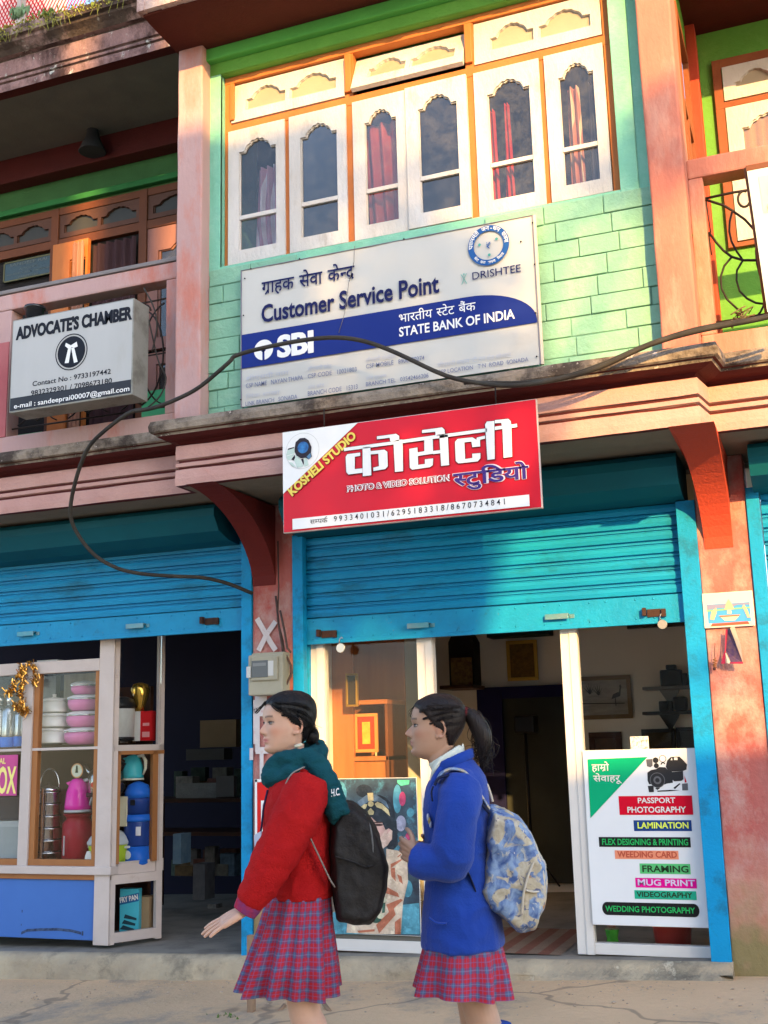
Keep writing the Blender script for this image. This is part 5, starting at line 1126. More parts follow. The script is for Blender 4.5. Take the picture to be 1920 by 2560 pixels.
def f(b):
    for k, (u, v) in enumerate(((-.45, .58), (-.15, .55))):
        for a in range(6): b.poly([(w * u, h * v), (w * u + .012, h * v + .005), (w * u + .06 * math.cos(.4 + a * .42), h * v + .10 * math.sin(.4 + a * .42))], -.0135)
    b.poly([(w * .30, h * .45), (w * .62, h * .52), (w * .55, h * .62), (w * .36, h * .56)], -.0135); b.poly([(w * .55, h * .56), (w * .62, h * .54), (w * .66, h * .74), (w * .62, h * .75)], -.0136); b.poly([(w * .58, h * .74), (w * .68, h * .72), (w * .64, h * .79)], -.0135); b.poly([(w * .42, h * .48), (w * .45, h * .48), (w * .46, h * .30), (w * .43, h * .30)], -.0135)
    b.poly([(-w * .8, h * .36), (w * .75, h * .34), (w * .75, h * .36), (-w * .8, h * .39)], -.0135)
put_at(T, f, 'bird_drawing', flat('ink grey print', (.06, .06, .065)))
picture('small_picture', 'small brown wood framed picture under the crane print', 1474, 1556, 1830, 1900, 2.98, DARKW, mat('dim portrait print', (.12, .07, .05), (.05, .04, .03), scale=9, bump=0), .05)
picture('small_picture', 'wide black framed picture behind the top of the services poster', 1606, 1690, 1822, 1900, 2.98, BLKP, mat('dim gold print', (.06, .045, .02), (.02, .02, .02), scale=20, bump=0), .03)
picture('small_picture', 'black framed picture at the right end of the back wall row', 1692, 1745, 1818, 1900, 2.98, BLKP, flat('dim grey print', (.045, .045, .045)), .03)
T = thing('ceiling_unit', 'dark green wall unit high above the inner doorway', 'wall unit', P(1305, 1594, 2.95)); put_at(T, lambda b: b.box(-.27, .27, -.16, .03, 0, .10, .01), 'case', flat('dark green plastic', (.012, .03, .03))); put_at(T, lambda b: b.box(-.1, .1, -.164, -.16, .03, .06), 'label', flat('grey label', (.3, .3, .3)))
T = thing('wall_shrine', 'dark wooden wall shrine with small gilt pictures inside the shop', 'shrine', P(1150, 1722, 2.6)); put_at(T, lambda b: b.box(-.16, .13, -.06, .30, 0, .03, .004), 'shelf', DARKW); put_at(T, lambda b: b.prism([(-.12, .03), (.10, .03), (.10, .40), (.05, .50), (-.01, .54), (-.07, .50), (-.12, .40)], .1, .3), 'case', flat('black wood', (.015, .012, .01))); put_at(T, lambda b: b.box(-.08, .10, .02, .05, .03, .26, .003), 'picture', mat('gilt icon print', (.22, .14, .04), (.08, .03, .02), scale=25, bump=0, amt=1))
CAMB = flat('black camera leather', (.02, .019, .018), rough=.6); GSH = flat('grey wall shelf', (.16, .155, .15), rough=.4)
for k, (py, lab, lab2) in enumerate(((1716, 'upper small grey wall shelf with triangular bracket', 'camera with grip standing on the upper small wall shelf'), (1778, 'lower small dark wall shelf with triangular bracket', 'two dark camera bodies standing on the lower small wall shelf'))):
    p = P(1672, py, 2.85); T = thing('wall_shelf', lab, 'shelf', p, 'small wall shelves'); put_at(T, lambda b: b.box(-.20, .22, -.08, .14, -.025, 0, .006), 'board', GSH if k == 0 else CAMB); put_at(T, lambda b: b.prism([(-.08, -.026), (.08, -.026), (.0, -.16)], .02, .05), 'bracket', GSH if k == 0 else CAMB)
    T = thing('camera', lab2, 'camera', p + Vector((.03, 0, .001)))
    if k == 0: put_at(T, lambda b: b.box(-.09, .08, -.04, .06, 0, .13, .012), 'body', CAMB); put_at(T, lambda b: b.box(-.04, .04, -.035, .05, .13, .17, .01), 'viewfinder', CAMB); put_at(T, lambda b: b.box(.08, .125, -.03, .05, 0, .10, .015), 'grip', CAMB)
    else: put_at(T, lambda b: b.box(-.10, .0, -.04, .05, 0, .08, .01), 'body', CAMB); put_at(T, lambda b: b.box(.01, .12, -.04, .06, 0, .11, .02), 'second_body', CAMB); put_at(T, lambda b: b.lathe([(.03, 0), (.035, .05), (.03, .06)], (-.06, -.05, .015), 14), 'lens', CAMB)
p = P(1338, 2330, 2.75); p.z = .30; T = thing('studio_light', 'black studio lamp on a stand in the dim inner doorway', 'studio light', p); hz = P(1338, 1832, 2.75).z - .30
put_at(T, lambda b: [b.tube([(0, 0, .15), (0, 0, hz)], .014, 8), b.tube([(0, 0, .3), (.22, 0, .0)], .008, 6), b.tube([(0, 0, .3), (-.2, .1, 0)], .008, 6)], 'stand', BLKP); put_at(T, lambda b: b.box(-.08, .09, -.06, .1, hz, hz + .14, .015), 'lamp_head', BLKP)
T = thing('paper_stack', 'sunlit pile of papers and albums beside the wooden cabinet', 'papers', cz(1325, 985, 1.1)); rt = random.Random(2)
for k in range(5): put_at(T, lambda b: (b.box(-.13 + .02 * k, -.10 + .02 * k + .03, -.1, .1, 0, .20 - .022 * k + .03 * (k % 2), .002)), 'album', flat('album %d' % (k % 3), [(.72, .6, .42), (.5, .35, .2), (.75, .7, .6)][k % 3]))
xm0, xm1 = P(1085, 2380, .2).x, P(1405, 2380, .2).x; T = thing('door_mat', 'worn reddish brown mat on the floor of the shop doorway', 'mat', ((xm0 + xm1) / 2, .55, slabz(-1.8) + .004))
b = MB(); n = 12
for i in range(n):
    a, c = -.40 + .80 * i / n, -.40 + .80 * (i + 1) / n; b.quad((a, -.45, .006), (c, -.45, .006), (c, .45, .009), (a, .45, .009), mi=i % 2)
b.build('weave', [mat('mat russet', (.22, .09, .06), rough=1, scale=9, bump=.4), mat('mat tan', (.25, .17, .12), rough=1, scale=9, bump=.4)], T, off=(0, 0, 0))
T = place('flower_vase', 'small green glass vase with a pink flower behind the right shop glass', 'vase', 1532, 2368, .30); GV = flat('green glass vase', (.06, .42, .04), rough=.12, coat=.5)
put_at(T, lambda b: b.lathe([(.040, 0), (.042, .01), (.032, .05), (.040, .09), (.043, .10)], (0, 0, 0), 8), 'vase', GV); put_at(T, lambda b: [b.sphere((.012 * math.cos(a), .012 * math.sin(a), .118), .014, u=8, v=6) for a in range(6)], 'flower', flat('dusty pink petals', (.45, .2, .16)))
T = place('bucket', 'red plastic bucket behind the bottom of the right shop glass', 'bucket', 1686, 2400, .45); put_at(T, lambda b: b.lathe([(.09, 0), (.115, .23), (.12, .235), (.12, .25), (.11, .25)], (0, 0, 0), 28), 'pail', flat('red bucket plastic', (.62, .05, .04), rough=.3)); put_at(T, lambda b: b.tube([(.118 * math.cos(a), -.01, .24 + .05 * math.sin(a)) for a in [math.pi * i / 10 for i in range(11)]], .004, 6), 'handle', CH)

# ------------------------------------------------------------------ posters
def board(name, label, cat, c4, Y, th, m, edge):
    """c4 photo corners tl,tr,br,bl of an upright flat board"""
    q = [P(*c, Y) for c in c4]; x0, x1 = (q[0].x + q[3].x) / 2, (q[1].x + q[2].x) / 2; z1, z0 = (q[0].z + q[1].z) / 2, (q[2].z + q[3].z) / 2
    T = thing(name, label, cat, ((x0 + x1) / 2, Y, z0)); MB().box(x0, x1, Y, Y + th, z0, z1, .001).build('backing', edge, T)
    b = MB(); b.poly([(x0 + .003, z0 + .003), (x1 - .003, z0 + .003), (x1 - .003, z1 - .003), (x0 + .003, z1 - .003)], Y - .001); b.build('sheet', m, T, normals=False)
    return T, x0, x1, z0, z1
YP = .075
PS, x0p, x1p, z0p, z1p = board('services_poster', 'white poster listing photo services in coloured bars on the right shop glass', 'poster', ((1456, 1879), (1738, 1867), (1775, 2315), (1482, 2317)), YP, .004, mat('white poster paper', (.72, .735, .76), (.66, .68, .71), rough=.35, bump=.03, bscale=6, scale=2), WPL)
# poster drawn in its own frame: u,v in the photo's zoom pixels mapped through the four corners
def uv(x, y):
    px, py = 1400 + x / 3.95, 1820 + y / 3.95; p = P(px, py, YP); return p
def pq(name, c4, m, dy):
    a = [uv(*c) for c in c4]; xl, xr_ = (a[0].x + a[3].x) / 2, (a[1].x + a[2].x) / 2; zt_, zb_ = (a[0].z + a[1].z) / 2, (a[2].z + a[3].z) / 2
    b = MB(); b.poly([(xl, zb_), (xr_, zb_), (xr_, zt_), (xl, zt_)], YP - dy); return b.build(name, m, PS, normals=False)
def pw(s, m, a, c, t, bold=.0, dy=.005, **k): return write(s, m, PS, *[(1400 + q[0] / 3.95, 1820 + q[1] / 3.95) for q in (a, c, t)], YP - dy, bold, **k)
PG = flat('poster green', (.0, .36, .16)); b = MB(); b.poly([(uv(272, 310).x, uv(272, 308).z), (uv(312, 890).x - .006, uv(312, 890).z), (uv(866, 280).x, uv(866, 280).z - .003)], YP - .003); fixn(b).build('green_corner', PG, PS, normals=False)
pw([("हा", 'f'), ("म", 'r'), ("ो", 'f')], WPL, (315, 428), (486, 416), (315, 366), .012, ref=.62); pw([("सेवाहरू", 'f')], WPL, (330, 535), (610, 520), (330, 478), .012, ref=.62)
for c4, m, txt, tm, a, c, t in (
    (((578, 682), (1302, 657), (1316, 846), (592, 868)), flat('bar red', (.60, .0, .02)), None, None, None, None, None),
    (((727, 918), (1296, 902), (1304, 1010), (733, 1025)), flat('bar navy', (.012, .05, .20)), "LAMINATION", flat('bar lemon', (.75, .85, .10)), (768, 998), (1270, 982), (768, 940)),
    (((385, 1088), (1286, 1066), (1292, 1165), (388, 1186)), flat('bar black', (.012, .012, .012)), "FLEX DESIGNING & PRINTING", flat('bar green ink', (.02, .40, .10)), (418, 1165), (1266, 1144), (418, 1108)),
    (((541, 1216), (1168, 1203), (1173, 1288), (546, 1302)), flat('bar salmon', (.78, .28, .16)), "WEEDING CARD", flat('bar rust ink', (.50, .09, .05)), (568, 1284), (1156, 1272), (568, 1226)),
    (((786, 1344), (1284, 1335), (1292, 1436), (792, 1446)), flat('bar leaf', (.10, .50, .17)), "FRAMING", flat('bar dark ink', (.02, .05, .02)), (815, 1428), (1270, 1418), (815, 1366)),
    (((744, 1488), (1346, 1478), (1352, 1573), (750, 1584)), flat('bar pink', (.72, .0, .26)), "MUG PRINT", flat('bar lilac ink', (.65, .55, .75)), (770, 1562), (1334, 1552), (770, 1504)),
    (((735, 1610), (1345, 1602), (1350, 1688), (740, 1697)), flat('bar teal', (.02, .40, .24)), "VIDEOGRAPHY", MATS['bar dark ink'], (757, 1676), (1310, 1668), (757, 1626))):
    pq('colour_bar', c4, m, .003)
    if txt: pw(txt, tm, a, c, t, .022)
pw("PASSPORT", WPL, (770, 745), (1140, 735), (770, 694), .022); pw("PHOTOGRAPHY", WPL, (668, 842), (1246, 826), (668, 787), .022)
a0, a1, zc_ = uv(468, 1796).x, uv(1325, 1786).x, (uv(468, 1796).z + uv(1325, 1786).z) / 2; rr = (uv(900, 1728).z - uv(900, 1858).z) / 2
b = MB(); pts = [(a1 + rr * .8 * math.sin(t), zc_ + rr * math.cos(t)) for t in [math.pi * i / 12 for i in range(13)]] + [(a0 - rr * .8 * math.sin(t), zc_ - rr * math.cos(t)) for t in [math.pi * i / 12 for i in range(13)]]
b.poly(pts, YP - .003); fixn(b).build('colour_bar', MATS['bar black'], PS, normals=False); pw("WEDDING PHOTOGRAPHY", MATS['bar green ink'], (450, 1826), (1335, 1814), (450, 1772), .02)
CB_ = flat('camera print black', (.025, .025, .028)); CG_ = flat('camera print grey', (.12, .12, .13)); b = MB(); S = lambda pts, dy=.003, mi=0: b.poly([(uv(*p).x, uv(*p).z) for p in pts], YP - dy, mi)
S([(864, 440), (900, 415), (950, 405), (985, 385), (1040, 388), (1060, 410), (1105, 420), (1115, 540), (1060, 548), (1025, 560), (880, 555), (866, 520)]); S([(1045, 380), (1060, 320), (1095, 285), (1180, 282), (1215, 315), (1255, 360), (1250, 410), (1210, 425), (1110, 430), (1060, 410)], .0034); S([(1105, 435), (1215, 425), (1220, 505), (1200, 522), (1130, 526), (1110, 510)], .0038)
S([(850, 310), (912, 305), (915, 370), (895, 388), (860, 378)], .003, 1); S([(868, 572), (925, 568), (928, 632), (880, 634)]); S([(960, 618), (1090, 610), (1185, 614), (1090, 624), (965, 630)]); S([(940, 598), (965, 582), (990, 592), (965, 612)]); S([(1120, 590), (1180, 545), (1190, 552), (1135, 604)]); S([(1205, 550), (1262, 545), (1266, 615), (1208, 616)], .003, 1)
for c_, r_ in (((945, 318), .016), ((952, 372), .014)): disc(b, uv(*c_), r_, YP - .0032, 16)
disc(b, uv(963, 515), .042, YP - .0042, 28, ri=.0, mi=1); disc(b, uv(963, 515), .038, YP - .0046, 28); disc(b, uv(963, 515), .022, YP - .005, 20, mi=1); disc(b, uv(963, 515), .012, YP - .0054, 14); disc(b, uv(1014, 303), .020, YP - .0032, 20, ri=.017); disc(b, uv(1018, 360), .013, YP - .0032, 16, a0=.2, a1=3.2, ri=.007)
fixn(b).build('camera_print', [CB_, CG_], PS, normals=False)
b = MB(); b.poly([(uv(1230, 470).x, uv(1230, 470).z), (uv(1252, 535).x, uv(1252, 535).z), (uv(1232, 538).x, uv(1232, 538).z)], YP - .003); b.poly([(uv(1092, 318).x, uv(1092, 318).z), (uv(1106, 290).x, uv(1106, 290).z), (uv(1112, 318).x, uv(1112, 318).z)], YP - .0045, 1); b.poly([(uv(1126, 316).x, uv(1126, 316).z), (uv(1128, 290).x, uv(1128, 290).z), (uv(1160, 290).x, uv(1160, 290).z), (uv(1162, 316).x, uv(1162, 316).z)], YP - .0045, 1); fixn(b).build('accent_print', [MATS['bar red'], WPL], PS, normals=False)
T, *_q = board('sticker', 'small white printed sticker above the services poster', 'sticker', ((1575, 1842), (1621, 1840), (1622, 1873), (1577, 1874)), YP, .003, mat('speckled sticker print', (.68, .66, .62), (.6, .58, .55), rough=.5, bump=0, stain2=(.12, .10, .09), s2scale=55, s2min=.52), WPL)

# portrait poster, a figure in a headdress resting the chin on a hand, built of simple flat shapes
YQ = .085; PP, x0q, x1q, z0q, z1q = board('portrait_poster', 'large photo poster of a person in a gold headdress inside the left shop glass', 'poster', ((830, 1950), (1042, 1940), (1052, 2335), (845, 2340)), YQ, .006, None or mat('blurred night print', (.03, .035, .05), (.06, .12, .17), rough=.3, scale=6, bump=0, amt=1, stain=(.10, .36, .48), sscale=5, samt=.9, smin=.52), WPL)
pz = lambda x, y: P(840 + x / 5.53, 1950 + y / 5.53, YQ)
def pshape(name, m, polys, dy):
    b = MB()
    for k, pl in enumerate(polys):
        b.poly([(pz(*p).x, pz(*p).z) for p in pl], YQ - dy - .0002 * k)
    bmesh.ops.triangulate(b.bm, faces=b.bm.faces); return fixn(b).build(name, m, PP, normals=False)
def phot(name, c): return mat(name, c, tuple(v * .5 for v in c), rough=.35, scale=11, amt=1, bump=0, stain=tuple(min(.85, v * 1.35 + .02) for v in c), sscale=17, samt=.7, smin=.5)
def ell(cx, cy_, rx, ry, n=18, t0=0, t1=6.2832): return [(cx + rx * math.cos(t0 + (t1 - t0) * k / n), cy_ + ry * math.sin(t0 + (t1 - t0) * k / n)) for k in range(n)]
for k_, pl_ in enumerate([[(-40, 1830), (1150, 1700), (1160, 2130), (-40, 2130)], ell(850, 260, 60, 200), ell(990, 1500, 70, 120), ell(1030, 450, 50, 60), ell(60, 180, 90, 160)]): pshape('backdrop_print', phot('sea blue print', (.10, .34, .45)), [pl_], .002 + .0001 * k_)
pshape('light_blur', phot('rose blur print', (.60, .08, .20)), [ell(920, 260, 46, 100), ell(990, 860, 36, 130)], .0032); pshape('light_blur', phot('mint blur print', (.12, .62, .40)), [[(850, 0), (1020, 0), (1010, 60), (900, 80), (850, 40)], ], .0032); pshape('light_blur', phot('grey violet blur', (.32, .33, .45)), [ell(900, 600, 70, 110), ell(950, 900, 50, 120)], .0036)
pshape('hair_print', phot('blue black hair print', (.025, .035, .05)), [ell(560, 520, 260, 320), [(690, 600), (840, 560), (860, 900), (760, 1000), (690, 900)], ell(390, 150, 110, 90)], .0042)
pshape('hair_sheen', phot('steel blue sheen print', (.13, .20, .28)), [[(300, 300), (420, 210), (560, 200), (700, 300), (740, 400), (620, 300), (470, 290), (340, 370)]], .005)
pshape('face_print', phot('face print', (.60, .37, .33)), [ell(585, 640, 125, 190), [(600, 760), (720, 660), (770, 690), (780, 820), (700, 900), (640, 900)]], .0055)
pshape('fringe_print', MATS['blue black hair print'], [[(450, 470), (560, 400), (660, 470), (770, 560), (770, 650), (690, 690), (640, 580), (580, 590), (545, 560)]], .0062); pshape('eye_print', phot('eye print', (.06, .03, .03)), [ell(590, 620, 66, 16), ell(585, 585, 70, 10)], .0066)
pshape('hand_print', phot('hand print', (.70, .50, .42)), [[(610, 820), (640, 760), (690, 690), (720, 690), (700, 760), (760, 690), (785, 700), (780, 800), (720, 900), (650, 950), (610, 880)]], .007)
pshape('headdress_print', phot('antique gold print', (.62, .52, .28)), [[(440, 180), (520, 175), (525, 285), (450, 290)], ell(487, 330, 40, 40), [(330, 390), (400, 330), (440, 335), (420, 390), (370, 415)], [(540, 330), (580, 300), (650, 330), (730, 410), (755, 500), (730, 480), (640, 400), (570, 375)], [(487, 385), (535, 440), (520, 480), (460, 480), (445, 430)]], .0075)
pshape('robe_print', phot('cream robe print', (.70, .55, .42)), [[(700, 950), (860, 975), (960, 1040), (990, 1150), (1000, 1400), (930, 1700), (900, 2130), (560, 2130), (150, 2110), (160, 1960), (420, 1960), (600, 1800), (640, 1500), (700, 1200)]], .0046)
pshape('robe_folds', phot('brick robe print', (.50, .17, .10)), [[(850, 1060), (910, 1010), (900, 1040), (860, 1070)], [(760, 1160), (930, 1080), (900, 1120), (760, 1220)], [(760, 1220), (820, 1210), (830, 1400), (770, 1330)], [(850, 1300), (910, 1330), (930, 1440), (880, 1400)], [(660, 1450), (860, 1560), (880, 1620), (680, 1560)], [(700, 1720), (900, 1640), (930, 1660), (740, 1830)], [(560, 2000), (800, 1760), (830, 1860), (600, 2120)], [(820, 1960), (900, 1900), (900, 2130), (820, 2130)], [(300, 2080), (540, 2060), (540, 2090), (320, 2110)]], .0056)
pshape('bead_print', phot('dark green bead print', (.05, .12, .09)), [[(650, 1700), (690, 1690), (680, 1830), (640, 1840)], ell(560, 1930, 75, 45)], .0066); pshape('bead_print', phot('pale bead print', (.72, .72, .52)), [ell(675, 1655, 32, 36), ell(620, 1880, 44, 36), ell(475, 1905, 45, 28)], .0072)

# red notice board against the left pillar
T, xr0, xr1, zr0, zr1 = board('red_notice_board', 'white edged red notice board leaning on the left pillar behind a pedestrian', 'notice board', ((637, 1948), (742, 1946), (742, 2182), (637, 2190)), -.075, .02, flat('notice red', (.62, .012, .012), rough=.35), WPL)
b = MB()
for xl, xr_ in ((xr0 + .045, xr0 + .075), (xr0 + .12, xr0 + .15)): b.poly([(xl, zr0 + .09), (xr_, zr0 + .09), (xr_, zr1 - .13), (xl, zr1 - .13)], -.0785)
for q in ((xr0 + .002, xr0 + .018, zr0 + .002, zr1 - .002), (xr0, xr1, zr1 - .018, zr1 - .002), (xr0, xr1, zr0 + .002, zr0 + .03)): b.poly([(q[0], q[2]), (q[1], q[2]), (q[1], q[3]), (q[0], q[3])], -.0783)
fixn(b).build('white_print', PWHITE, T, normals=False)

# ------------------------------------------------------------------ things on the pillars
T, xk0, xk1, zk0, zk1 = board('calendar', 'sunlit calendar sheet with a fountain picture pinned to the right pillar', 'calendar', ((1754, 1487), (1879, 1474), (1889, 1562), (1763, 1572)), -.022, .003, flat('calendar paper', (.74, .66, .52), rough=.4), WPL)
W_, H_ = xk1 - xk0, zk1 - zk0; kz = lambda u, v: (xk0 + W_ * u, zk0 + H_ * v)
for nm, m, pl, dy in (('picture', flat('lake blue print', (.06, .30, .62)), [[(.08, .12), (.93, .12), (.93, .68), (.08, .68)]], .002), ('hill_print', flat('violet hill print', (.22, .22, .36)), [[(.08, .52), (.3, .56), (.5, .54), (.7, .62), (.93, .60), (.93, .66), (.08, .66)]], .0026), ('shore_print', flat('shore green print', (.20, .42, .22)), [[(.08, .47), (.93, .50), (.93, .54), (.08, .52)]], .003), ('red_ribbon', flat('ribbon red print', (.62, .09, .06)), [[(.12, .04), (.9, .05), (.86, .13), (.16, .12)]], .0036),
                      ('basin_print', flat('stone basin print', (.72, .56, .40)), [[(.30, .34), (.73, .34), (.62, .18), (.42, .18)], [(.47, .38), (.56, .38), (.55, .5), (.48, .5)]], .0036), ('figure_print', flat('statue print', (.66, .38, .26)), [[(.42, .50), (.46, .66), (.52, .80), (.58, .66), (.62, .50)], [(.12, .24), (.16, .46), (.26, .58), (.27, .44), (.2, .22)], [(.78, .56), (.82, .62), (.88, .44), (.92, .22), (.86, .24), (.82, .42)]], .004), ('basin_rim', flat('basin shade print', (.30, .14, .10)), [[(.31, .335), (.72, .335), (.70, .29), (.33, .29)]], .0042)):
    b = MB()
    for k, p_ in enumerate(pl): b.poly([kz(*q) for q in p_], -.022 - dy - .0001 * k)
    fixn(b).build(nm, m, T, normals=False)
kb = lambda x, y, o=0: P(1750 + x / 9.22, 1460 + y / 9.22, -.03 - o)
T = thing('folded_leaflet', 'small folded dark blue leaflet with red edge hanging under the calendar', 'leaflet', kb(640, 1830))
b = MB(); b.quad(kb(600, 1040, .02), kb(700, 1020, .05), kb(990, 1830, .05), kb(600, 1540, .01)); b.quad(kb(600, 1540, .01), kb(990, 1830, .05), kb(720, 1830, .04), kb(660, 1640, .03)); b.build('cover', mat('dark violet cover', (.06, .035, .13), (.16, .09, .12), rough=.5, scale=40, bump=0, amt=1), T, normals=False)
b = MB(); b.quad(kb(690, 1010, .055), kb(790, 960, .07), kb(940, 1420, .07), kb(990, 1800, .055)); b.quad(kb(575, 1530, .015), kb(720, 1835, .045), kb(640, 1830, .045), kb(570, 1800, .02)); b.build('page', flat('cream page', (.72, .60, .46)), T, normals=False)
b = MB(); b.quad(kb(590, 1050, .022), kb(640, 1035, .03), kb(600, 1530, .02), kb(560, 1820, .022)); b.quad(kb(560, 1540, .015), kb(600, 1560, .02), kb(580, 1835, .03), kb(480, 1840, .02)); b.quad(kb(690, 1800, .05), kb(990, 1790, .056), kb(995, 1840, .056), kb(690, 1835, .05)); b.build('spine', flat('crimson edge', (.42, .03, .08)), T, normals=False)
T = thing('dried_charm', 'string of dried chillies and a lemon hanging on the right pillar', 'charm', kb(340, 1980)); b = MB(); b.tube([kb(350, 1370, .0), kb(330, 1560, .005), kb(345, 1740, .008), kb(340, 1950, .01)], .0018, 5); b.build('string', IRON, T)
b = MB(); rt = random.Random(8)
for k in range(9):
    c = kb(340 + rt.uniform(-10, 20), 1735 + k * 22, .012); e = Vector((rt.choice((-1, 1)) * .010, -.003, rt.uniform(.001, .006))); b.tube([c - e, c, c + e + Vector((0, 0, .003))], [.0025, .003, .0008], 6)
b.build('chillies', mat('dry chilli', (.30, .12, .04), (.08, .03, .02), rough=.6), T); b = MB(); b.sphere(kb(330, 1955, .012), .0085); b.build('lemon', mat('dried lemon', (.06, .025, .03), rough=.7), T)
# electricity meter
mz = lambda x, y, o=0: P(400 + x * .3617, 1150 + y * .3617, -.13 - o); a, c = mz(608, 1335), mz(850, 1620)
T = thing('electricity_meter', 'grey beige electricity meter box fixed to the left pillar', 'meter', ((a.x + c.x) / 2, -.13, c.z)); x0, x1, z0, z1 = a.x, c.x, c.z, a.z; MG = mat('aged beige plastic', (.36, .335, .255), (.30, .28, .21), rough=.55, bump=.03, stain=(.2, .18, .13), sscale=6, samt=.4)
b = MB(); b.box(x0 + .01, x1 - .01, -.10, -.005, z0, z1, .006).box(x0, x1, -.13, -.10, z0, z0 + (z1 - z0) * .95, .012).box(x0 + .03, x1 - .03, -.145, -.13, z0 + (z1 - z0) * .34, z1 - .03, .006); b.build('case', MG, T)
b = MB(); q = (mz(642, 1390), mz(755, 1500)); b.box(q[0].x, q[1].x, -.150, -.145, q[1].z, q[0].z, .002); b.build('window', flat('meter window', (.10, .11, .12), rough=.15), T)
b = MB(); b.box(q[0].x + .01, q[1].x - .012, -.1515, -.150, q[0].z - .035, q[0].z - .015); b.build('dial', flat('meter dial', (.22, .23, .23)), T)
for u in ((752, 1390, 792, 1490), (606, 1430, 634, 1505)): q = (mz(*u[:2]), mz(*u[2:])); b = MB(); b.box(q[0].x, q[1].x, -.1475, -.1455 if u[0] > 700 else -.129, q[1].z, q[0].z); b.build('paper_label', flat('label paper', (.55, .55, .53)), T)
b = MB(); cq = lambda x, y, Y=-.03: P(400 + x * .3617, 1150 + y * .3617, Y)
for k, pts in enumerate(([(815, 560), (820, 900), (812, 1100), (850, 1250), (870, 1400), (860, 1640)], [(800, 940), (822, 1150), (845, 1290), (850, 1330)], [(858, 1320), (905, 1420), (912, 1470), (870, 1560), (850, 1640)], [(830, 1040), (860, 1180), (880, 1300), (905, 1330)])): b.tube([cq(*p, -.03 - .02 * k * .5) for p in pts], .007 if k else .005, 6)
o = b.build('wire_bundle', mat('dusty brown wire', (.09, .06, .055), rough=.8), None, off=cq(815, 900)); o.location = cq(815, 900); solo(o, 'bundle of dusty wires running down the left pillar past the meter', 'wires')
# padlocks
for px, py, lab, s in ((852, 1608, 'round steel padlock hanging open from the left lock slot of the shutter', 1), (1655, 1548, 'steel padlock in the sunlit right hasp of the shutter', .9)):
    p = P(px, py, .02); T = thing('padlock', lab, 'padlock', p + Vector((0, 0, -.03))); put_at(T, lambda b: b.lathe([(.028 * s, -.008), (.030 * s, -.006), (.030 * s, .006), (.028 * s, .008)], (0, 0, 0), 24).xform(Matrix.Rotation(R(90), 4, 'X')), 'body', flat('dull nickel', (.50, .46, .40), rough=.35, metal=.8)); put_at(T, lambda b: b.tube([(-.012, 0, .02), (-.008, 0, .055), (.004, .005, .07), (.014, 0, .058)], .004, 8), 'shackle', CH)
# main power cable
def cable(pts, Y0, Y1, r, label, kink=None, name='power_cable'):
    n = len(pts); q = [P(x, y, Y0 + (Y1 - Y0) * (i / (n - 1))) if not callable(Y0) else P(x, y, Y0(i / (n - 1))) for i, (x, y) in enumerate(pts)]
    # smooth through the points
    sm = []
    for i in range(n - 1):
        a, b_, c, d_ = q[max(i - 1, 0)], q[i], q[i + 1], q[min(i + 2, n - 1)]
        for t in (0, .25, .5, .75): sm.append(.5 * ((2 * b_) + (c - a) * t + (2 * a - 5 * b_ + 4 * c - d_) * t * t + (3 * b_ - a - 3 * c + d_) * t ** 3))
    sm.append(q[-1]); b = MB(); b.tube(sm, r, 10); o = b.build(name, mat('weathered black cable', (.026, .023, .021), (.07, .062, .05), rough=.65, scale=6, bump=.05), None, off=q[0]); o.location = q[0]; return solo(o, label, 'cable')
main = [(1990, 772), (1902, 797), (1747, 827), (1625, 862), (1503, 917), (1402, 947), (1300, 963), (1218, 960), (1117, 940), (990, 882), (914, 854), (843, 844), (762, 850), (661, 869), (590, 889), (571, 907), (501, 966), (444, 997), (386, 1019), (340, 1027)]
cable(main, -1.03, -1.0, .0125, 'thick black power cable slung across the front of the bank banner')
cable([(x, y - 7 + (3 if i % 2 else 0)) for i, (x, y) in enumerate(main[:8])] + [(1160, 958)], -1.0, -1.0, .009, 'thinner grey cable running beside the thick one on the right', name='thin_cable')
cable([(352, 1024), (316, 1036), (251, 1086), (216, 1128), (189, 1202), (176, 1277), (190, 1328), (236, 1387), (295, 1421), (359, 1435), (443, 1441), (506, 1444), (570, 1459), (632, 1484)], lambda t: -1.0 + .95 * max(0, (t - .15) / .85), 0, .0125, 'thick black cable hanging in a loop from the light box to the left pillar', name='hanging_cable')
b = MB(); rt = random.Random(3); cc = P(1858, 790, -.70)
for k in range(10): b.tube([cc + Vector((rt.gauss(0, .03), rt.gauss(0, .015), rt.gauss(0, .02))) for _ in range(4)], .004, 5)
o = b.build('tangled_wire', mat('tangled tape', (.16, .12, .06), (.05, .04, .03), rough=.8), None, off=cc); o.location = cc; solo(o, 'tangle of wire and tape tied to the right balcony grille', 'wire')
for pts, lab in (([(378, 865), (405, 850), (424, 752)], None), ([(360, 720), (385, 770), (392, 820), (380, 880)], 'thin tan wire looping behind the light box'), ([(372, 800), (395, 900), (415, 945), (400, 990), (370, 1018)], 'thin black wire looping below the right side of the light box')):
    if lab:
        cable(pts, -.78, -.80, .005, lab, name='thin_wire')
